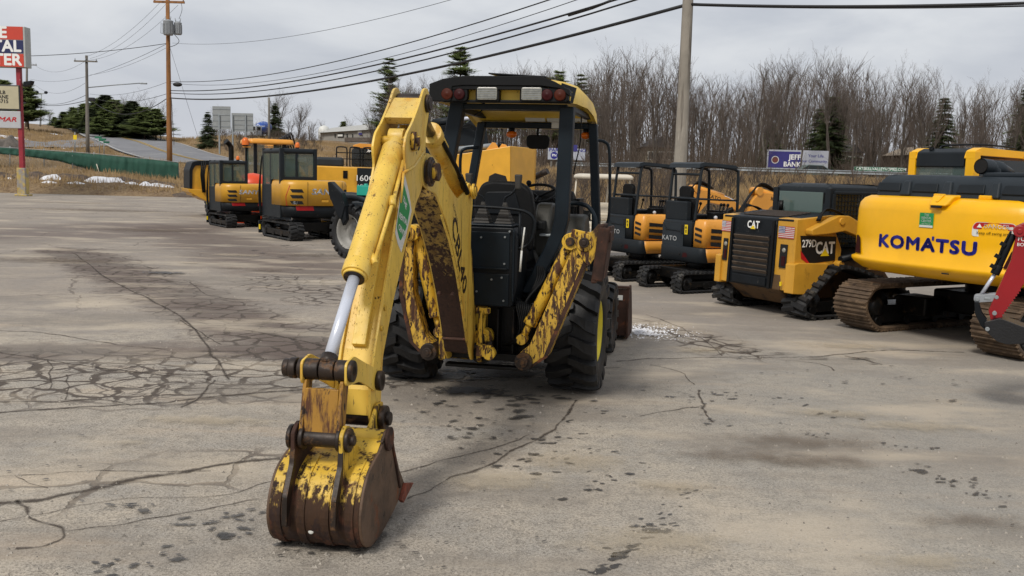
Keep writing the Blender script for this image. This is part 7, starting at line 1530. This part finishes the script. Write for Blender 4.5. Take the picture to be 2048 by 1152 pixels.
def wallp(name,px0,py0,px1,py1,mat,par=wl,e=.1):
    # on the long front wall from (a.x,0) to (a2.x+8,-14)
    p0=V((a.x,0,0)); p1=V((a2.x+8,-14,0)); d=(p1-p0); nrm=V((d.y,-d.x,0)).normalized()
    def hit(px,py):
        r=ray(px,py); o_=BI@V((0,0,CZ)); t=((p0-o_).dot(nrm))/r.dot(nrm); return o_+r*t+nrm*e*(1 if nrm.y<0 else -1)
    m=MB(); m.add([hit(px0,py1),hit(px1,py1),hit(px1,py0),hit(px0,py0)],[(0,1,2,3)]); return m.build(name,mat,par)
w_=wallp('shop_sign',676,267,688,275,mBlkL); wallp('sign_face',677,269,687,273,mWhD,w_,.2); w_=wallp('shop_sign',716,262,724,267,mWhD); wallp('blue_corner',719,266,726,270,mPur,w_,.2)
for x in (670,694,705): wallp('window',x,268,x+2,275,mGlsD)
wallp('brown_base',690,275,770,283,M('brown_base','#5e554e',.9))
m=MB(); q=BP(648,260,152); m.lathe(q,(0,0,1),[(-2.2,.9),(.0,.9),(.5,.7),(.75,0)],14); m.build('roof_tank',mWhD,bl)
# cream house behind the thick pole, low house at far right
def house(px0,px1,ytop,ybot,Y,label,wall,roofc,hip=1.2,dp=7):
    a=D(px0,ybot,Y); b_=D(px1,ytop,Y); c=(a+b_)/2; gz=Hn(c.x,Y+3); o=thing('house',(c.x,Y,gz-.3),0,label,'house'); w=b_.x-a.x; h=max(2.2,b_.z-gz+.3-hip)
    m=MB(); m.box((0,dp/2,h/2),(w,dp,h)); wl=m.build('wall',wall,o)
    m=MB(); m.ext([(-w/2-.4,h),(w/2+.4,h),(w/2-1.2*0-.2,h+.15),(0,h+hip),(-w/2+.2,h+.15)],'y',-.4,dp+.4); m.build('roof',roofc,o)
    for x in (-w*.28,w*.1,w*.34):
        m=MB(); m.box((x,-.02,h*.6),(.9,.06,.9)); wn=m.build('window',mWhD,wl); m=MB(); m.box((x,-.06,h*.6),(.74,.03,.74)); m.build('pane',mGlsD,wn)
    m=MB(); m.box((-w*.08,-.03,h*.38),(.9,.06,h*.72)); m.build('door',mBlk,wl)
mRoofD=M('dark_shingle_roof','#3f3a38',.9,var=.15)
house(1290,1350,285,330,104,'cream house half hidden by brush left of the thick pole',M('cream_siding','#8d8570',.9),mRoofD)
house(1690,1725,290,330,106,'white shed-like house half hidden by brush right of the purple billboard',M('white_siding','#9b9a94',.9),mRoofD,.9)
house(1815,1905,293,330,100,'low brown house with a pale roof line behind the yellow cab',M('brown_siding','#55483e',.9),M('tan_roof','#857868',.9,var=.1),1.0)
# ---------- trees ----------
mBark=M('grey_brown_bark','#4d463e',.95,var=.25,vs=2); mTwig=M('bare_twigs','#5a5048',.95,var=.2,vs=.5); mPineB=M('pine_bark','#4a3a2e',.95,var=.2)
mNeed=M('dark_conifer_needles','#434e35',.9,var=.35,vs=.8); mNeedG=M('olive_pine_needles','#66704a',.9,var=.35,vs=.8)
mBrush=M('purple_brown_brush','#53483e',.95,var=.25,vs=.4)
for m_ in (mNeed,mNeedG):
    t_=m_.node_tree; b_=t_.nodes['Principled BSDF']; tr=N(t_,'ShaderNodeBsdfTranslucent'); tr.inputs[0].default_value=(.26,.32,.12,1); mx_=N(t_,'ShaderNodeMixShader'); mx_.inputs[0].default_value=.45
    t_.links.new(b_.outputs[0],mx_.inputs[1]); t_.links.new(tr.outputs[0],mx_.inputs[2]); t_.links.new(mx_.outputs[0],t_.nodes['Material Output'].inputs[0])
def ortho(d):
    u=V((0,0,1)) if abs(d.z)<.9 else V((1,0,0)); a=d.cross(u).normalized(); return a,d.cross(a)
def seg(m,a,b,ra,rb,n):
    d=(b-a).normalized(); u,v=ortho(d); vs=[p+(u*math.cos(2*PI*k/n)+v*math.sin(2*PI*k/n))*r for p,r in ((a,ra),(b,rb)) for k in range(n)]
    m.add(vs,[(k,(k+1)%n,n+(k+1)%n,n+k) for k in range(n)],n>3)
def bare_tree(rnd,h,spread=.5,fork=1,dens=1.0,base=.3):
    T,Cc=MB(),MB()
    def grow(p,d,L,r,lv):
        n=4 if lv==0 else 3; steps=4 if lv<2 else 2; q=p
        for s in range(steps):
            d=(d+V((rnd.gauss(0,.09),rnd.gauss(0,.09),rnd.gauss(.05,.05)))*(1 if lv else .45)).normalized(); e=q+d*L/steps; r2=r*(1-.75/steps*(.45 if lv==0 else .8))
            if lv==0: seg(T,q,e,r,r2,7)
            elif lv==1: seg(Cc,q,e,r,r2,4)
            else: seg(Cc,q,e,r,r2,3)
            r=r2; q=e
            if lv<4:
                if lv==0: nb=(3 if s>=1 else (1 if rnd.random()<.5 else 0)) if base<.5 else (4 if s>=2 else 0)
                elif lv==1: nb=2
                elif lv==2: nb=3 if rnd.random()<dens else 2
                else: nb=2 
                for _ in range(nb):
                    a=rnd.uniform(0,2*PI); u,v=ortho(d); sp=rnd.uniform(.35,.8)*(1.0 if lv else spread*1.8); nd=(d+(u*math.cos(a)+v*math.sin(a))*sp); nd.z+=.15; nd.normalize()
                    k=(.62 if lv==0 else .5 if lv==1 else .5); grow(q-d*L/steps*rnd.uniform(0,.7),nd,L*k*rnd.uniform(.6,1.05)*(1-.35*s/steps if lv==0 else 1),r*rnd.uniform(.4,.6) if lv<2 else max(.006,r*.5),lv+1)
    n0=1 if fork<2 else fork
    for i in range(n0):
        d=V((rnd.gauss(0,.04),rnd.gauss(0,.04),1)) if n0==1 else V((rnd.uniform(-.22,.22),rnd.uniform(-.22,.22),1))
        grow(V((0,0,-.3)),d.normalized(),h,h*.0115*rnd.uniform(.9,1.3)/(1 if n0==1 else 1.25),0)
    return T,Cc
def conifer(rnd,h,w,pine=False,dens=1.0,ns=1.0):
    T,Cc,Bc=MB(),MB(),MB(); T.tube([(0,0,-.3),(0,0,h*.5),(rnd.uniform(-.1,.1),0,h*.97)],[h*.015,h*.010,.02],7)
    z=h*(.22 if pine else .06)
    while z<h*.98:
        f=(z/h); R_=w*(1-f)**(.75 if pine else 1.0)*(1 if not pine else (.55+.6*rnd.random()))+.12; nb=int((5 if pine else 9)*dens)+ (0 if pine else 1)
        for k in range(nb):
            a=rnd.uniform(0,2*PI); L_=R_*(rnd.uniform(.35,1.25) if pine else rnd.uniform(.7,1.1)); up=rnd.uniform(-.05,.4) if pine else -.22; tip=V((math.cos(a)*L_,math.sin(a)*L_,z+L_*up)); b0=V((0,0,z)); seg(T,b0,tip,.03+.01*L_,.008,3)
            m_=int(max(3,L_*(5 if pine else 7)))
            for j in range(m_):
                t=(j+.6)/m_*(.75)+.25; c=b0.lerp(tip,t)
                for q in range(8 if not pine else 12):
                    o=V((rnd.gauss(0,1),rnd.gauss(0,1),rnd.gauss(0,.35)))*(.10+.06*L_)*(1.0 if not pine else 1.1); dd=(tip-b0).normalized()*rnd.uniform(.1,.26)*ns+V((rnd.gauss(0,.07),rnd.gauss(0,.07),rnd.gauss(-.02,.05))); pp=c+o; s_=dd.cross(V((0,0,1))).normalized()*rnd.uniform(.03,.075)*ns
                    Cc.add([pp-s_,pp+s_,pp+dd],[(0,1,2)])
        z+=h*(.036 if pine else .034)*rnd.uniform(.6,1.4)
    return T,Cc
HT={}
def proto(kind,seed,name,label,cat,grp,**k):
    rnd=random.Random(seed); T,Cc=(bare_tree if kind=='b' else conifer)(rnd,**k)
    o=thing(name,(0,0,-50),0,label,cat,grp); HT[o]=(max(v.z for v in Cc.v) if kind=='c' else sorted(v.z for v in Cc.v)[int(len(Cc.v)*.985)]); T.build('trunk',mBark if kind=='b' else mPineB,o); Cc.build('crown',mTwig if kind=='b' else (mNeedG if k.get('pine') else mNeed),o); return o
BT=[proto('b',100+i,'bare_tree','x','bare tree','x',h=11,fork=(1,1,2,1,3,1,1,2)[i],spread=(.5,.4,.5,.6,.5,.35,.7,.45)[i],base=(.3,.6,.3,.3,.3,.6,.3,.6)[i],dens=.8) for i in range(8)]
CT=[proto('c',200,'spruce_tree','x','spruce','x',h=8,w=2.0,ns=1.7),proto('c',201,'spruce_tree','x','spruce','x',h=8,w=2.4,ns=1.7),proto('c',202,'pine_tree','x','pine','x',h=13,w=3.0,pine=True,dens=2.2,ns=2.0),proto('c',203,'pine_tree','x','pine','x',h=12,w=3.6,pine=True,dens=2.4,ns=2.0),proto('c',204,'pine_tree','x','pine','x',h=8,w=3.0,pine=True,dens=3.2,ns=2.6),proto('c',205,'spruce_tree','x','spruce','x',h=8,w=3.2,ns=3.0,dens=1.3)]
used=set()
def place(P,px,Y,h0,ytop,label,grp,cat=None,wf=1.0,rr=None):
    b=gp_(px,Y); b.z=Hn(b.x,b.y); top=D(px,ytop,Y); h0=HT[P if P in HT else P]; s=max(.2,(top.z-b.z)/h0)
    o=P if P not in used and not used.add(P) else copy_tree(P)
    o.location=b-V((0,0,.1)); o.scale=(s*wf,s*wf,s); o.rotation_euler=(0,0,(rr or random).uniform(0,6.28)); tag(o,label,cat,grp); return o
rt=random.Random(42)
TL_=[(730,235),(780,170),(850,150),(900,140),(960,132),(1040,128),(1110,125),(1160,130),(1200,98),(1240,95),(1300,98),(1340,110),(1400,140),(1460,150),(1500,118),(1560,112),(1620,120),(1660,108),(1720,132),(1780,140),(1840,140),(1880,215),(1900,165),(1960,150),(2010,150),(2100,150)]
def ttop(px): return ip(px,TL_)
GRP='bare deciduous trees of the wood behind the machines'
LBL=['bare grey-brown tree in the wood beyond the road, one of many alike']
n=0
front=[(1215,96,84),(1250,100,90),(1300,95,86),(1500,128,84),(1530,122,92),(1560,112,86),(1590,128,82),(1650,104,85),(1665,112,95),(1690,150,83),(1745,140,88),(1790,128,90),(1845,130,87),(1905,165,95),(1960,152,90),(2000,148,86),(2040,140,92),(1430,150,90),(1470,148,96),(780,190,104),(830,175,100),(870,150,110),(1000,140,95),(1060,128,92),(1120,128,90),(1160,130,96),(1390,165,92),(1345,105,88)]
for px,y,Y in front:
    place(BT[n%8],px,Y,11,y,LBL[0],GRP,rr=rt); n+=1
while n<118:
    px=rt.uniform(735,2120); Y=rt.uniform(82,128); 
    if 1868<px<1895 and rt.random()<.7: continue
    y=ttop(px)+12+95*rt.random()**.8
    place(BT[rt.randrange(8)],px,Y,11,y,LBL[0],GRP,rr=rt,wf=rt.uniform(.7,1.05)); n+=1
for px,y,Y in ((748,205,118),(765,185,122),(783,170,115),(800,150,112),(815,160,120)): place(BT[rt.randrange(8)],px,Y,11,y,LBL[0],GRP,rr=rt,wf=1.1)
for k in range(34):
    px=738+11.5*k; place(BT[rt.randrange(8)],px+rt.uniform(-6,6),rt.uniform(104,135),11,ttop(px)+rt.uniform(-5,60),LBL[0],GRP,rr=rt,wf=rt.uniform(.8,1.1))
for px,y,Y,l in [(430,212,110,'bare shrubby tree beside the highway sign backs'),(545,182,125,'bare tree just right of the distant truck'),(592,205,128,'tall thin bare tree left of the grey building'),(575,232,120,'low bare tree between distant truck and grey building'),(620,240,135,'low bare tree at the left corner of the grey building'),(640,238,160,'low bare tree behind the grey building roof'),(275,180,125,'bare bushy tree at the right end of the far conifer clump'),(300,192,120,'bare tree close left of the transformer pole'),(322,200,118,'thin bare tree touching the transformer pole'),(255,190,130,'bare bushy tree inside the far conifer clump'),(690,232,170,'low bare tree above the grey building'),(100,225,170,'small bare bush at the road crest on the left'),(85,235,160,'small bare bush beside the lamp mast')]:
    place(BT[rt.randrange(8)],px,Y,11,y,l,'scattered bare trees on the left',rr=rt,wf=1.3)
for px,y,Y,k,l in [(772,114,118,2,'tall dark pine rising above the wood, left of the canopy'),(912,90,116,3,'tall spreading pine above the wood right behind the backhoe canopy'),(1105,138,112,3,'broad dark pine in the wood right of the canopy roof'),(1150,146,114,2,'dark pine next to the broad pine in the wood'),(1645,190,92,0,'dark spruce in the wood right of the purple billboard'),(1622,215,96,1,'smaller dark spruce left of the purple billboard spruce'),(1865,193,96,0,'lone pointed spruce in the gap of the wood at right'),(2030,168,98,0,'dark spruce at the right frame edge'),(2052,178,94,1,'second dark spruce cut by the right frame edge'),(1530,245,100,1,'low dark spruce left of the purple billboard'),(415,222,104,1,'dark spruce left of the highway sign backs'),(548,205,116,1,'dark ragged spruce right of the bare grey pole'),(683,240,175,4,'low pine above the roof of the grey building'),(725,245,165,4,'low pine tree behind the grey building, right of its roof'),(60,160,120,4,'dark evergreen behind the tall roadside sign'),(15,155,120,4,'dark evergreen left behind the tall roadside sign')]:
    place(CT[k],px,Y,(8,8,13,12,8)[k],y,l,'conifers around the site',rr=rt,wf=1.15)
for i,(px,y,Y) in enumerate([(112,232,160),(130,222,150),(150,212,150),(172,204,146),(196,194,142),(213,188,140),(232,196,138),(250,206,134),(160,225,135),(185,215,128),(215,212,126),(240,222,122),(140,236,140),(265,200,122),(290,210,118),(312,214,116),(200,230,118)]):
    place(CT[(4,5,4,4)[i%4]],px,Y,8,y,'dark green evergreen in the clump beside the climbing road','evergreen clump beside the climbing road',rr=rt,wf=1.75)
# far wood and brush: masses nobody could count
def twigmass(name,n,f,mat,seed,kind='stuff'):
    r_=random.Random(seed); m=MB()
    for _ in range(n): f(m,r_)
    return tag(m.build(name,mat),kind=kind)
def wood(m,r_):
    px=r_.uniform(730,2150); Y=r_.uniform(118,150)
    if px<780 : Y=150
    y=ttop(px)+r_.uniform(40,120); b=gp_(px,Y); b.z=Hn(b.x,b.y); t=D(px,y,Y); h=t.z-b.z
    if h<1: return
    p=b; d=V((r_.gauss(0,.06),r_.gauss(0,.06),1)).normalized(); r=.05+.008*h; 
    for s in range(3):
        q=p+d*h/3; seg(m,p,q,r,r*.6,3); r*=.6
        for _ in range(5):
            nd=(d+V((r_.gauss(0,.45),r_.gauss(0,.45),.1))).normalized(); L_=h*.22*r_.uniform(.5,1.2); a=p.lerp(q,r_.uniform(.3,1)); e=a+nd*L_; seg(m,a,e,r*.4,.015,3)
            for _ in range(3): nd2=(nd+V((r_.gauss(0,.5),r_.gauss(0,.5),.1))).normalized(); seg(m,a.lerp(e,r_.uniform(.4,1)),e+nd2*L_*.5,.02,.01,3)
        p=q; d=(d+V((r_.gauss(0,.05),r_.gauss(0,.05),0))).normalized()
twigmass('distant_wood',750,wood,mTwig,5)
def bush(pxr,Yr,hr):
    def f(m,r_):
        px=r_.uniform(*pxr); Y=r_.uniform(*Yr)
        if Y>62 and Y<90 and (1525<px<1665 or 1088<px<1178 or 1700<px<1815) and r_.random()<.93: return
        b=gp_(px,Y)
        if Y>64 and roadz(b.x,b.y)[0]<5.6: return
        b.z=Hn(b.x,b.y)-.05; h=r_.uniform(*hr)*(1 if r_.random()>.1 else 1.6)
        for _ in range(9):
            d=V((r_.gauss(0,.3),r_.gauss(0,.3),1)).normalized(); e=b+d*h*r_.uniform(.5,1); m_=b.lerp(e,.5)+V((r_.gauss(0,.05),r_.gauss(0,.05),0))*h; seg(m,b,m_,.018,.013,3); seg(m,m_,e,.013,.006,3)
            for _ in range(4): a=m_.lerp(e,r_.random()); seg(m,a,a+(d+V((r_.gauss(0,.5),r_.gauss(0,.5),.2))).normalized()*h*.3,.008,.004,3)
    return f
twigmass('roadside_brush',330,bush((1030,2150),(34,66),(.6,1.9)),mBrush,8)
twigmass('woodland_undergrowth',800,bush((740,2150),(80,118),(1.0,3.2)),mBrush,9)
twigmass('bank_brush',110,bush((420,640),(95,125),(.6,1.8)),mBrush,10)
def tuft(pxr,Yr):
    def f(m,r_):
        px=r_.uniform(*pxr); Y=r_.uniform(*Yr); b=gp_(px,Y)
        if Y>64 and roadz(b.x,b.y)[0]<5.0: return
        b.z=Hn(b.x,b.y)-.03
        if b.z<.02: return
        for _ in range(9):
            o=b+V((r_.gauss(0,.25),r_.gauss(0,.25),0)); t=o+V((r_.gauss(0,.09),r_.gauss(0,.09),r_.uniform(.15,.5))); s_=V((.025,0,0)); m.add([o-s_,o+s_,t],[(0,1,2)])
    return f
mStraw=M('dry_straw','#927b58',.95,var=.25,vs=.5)
twigmass('dry_grass',9000,tuft((1000,2150),(32,70)),mStraw,12)
twigmass('dry_grass',7000,tuft((-100,1000),(58,125)),mStraw,13)
# loose gravel and litter on the lot
def grit(m,r_):
    px=r_.uniform(-50,2100); py=480+(r_.random()**.6)*690; c=G(px,py,.0); s=r_.uniform(.004,.012)*(1+.0*py); m.add([c+V((-s,-s,0)),c+V((s,-s,0)),c+V((0,s,0)),c+V((0,0,s*1.1))],[(0,1,3),(1,2,3),(2,0,3)])
twigmass('gravel',1500,grit,M('pale_gravel','#8d867c',.9,var=.5,vs=9),14)
# spilled road salt by the loader bucket
m=MB(); r_=random.Random(4)
for _ in range(420):
    a=r_.uniform(0,6.28); q=r_.random()**.8; c=G(1285,664)+V((math.cos(a)*q*.62,math.sin(a)*q*.75,.004)); c=c+V((.35*q,.1,0))*r_.random(); s=r_.uniform(.008,.026)*(1.2-q); c.z=s*.3
    m.add([c+V((-s,-s*.7,-.3*s)),c+V((s,-s*.6,-.3*s)),c+V((.3*s,s,-.3*s)),c+V((0,0,s*.6))],[(0,1,3),(1,2,3),(2,0,3)])
tag(m.build('spilled_salt',mSnow),kind='stuff')
m=MB()
for x,y,s in ((1264,604,.02),): pass
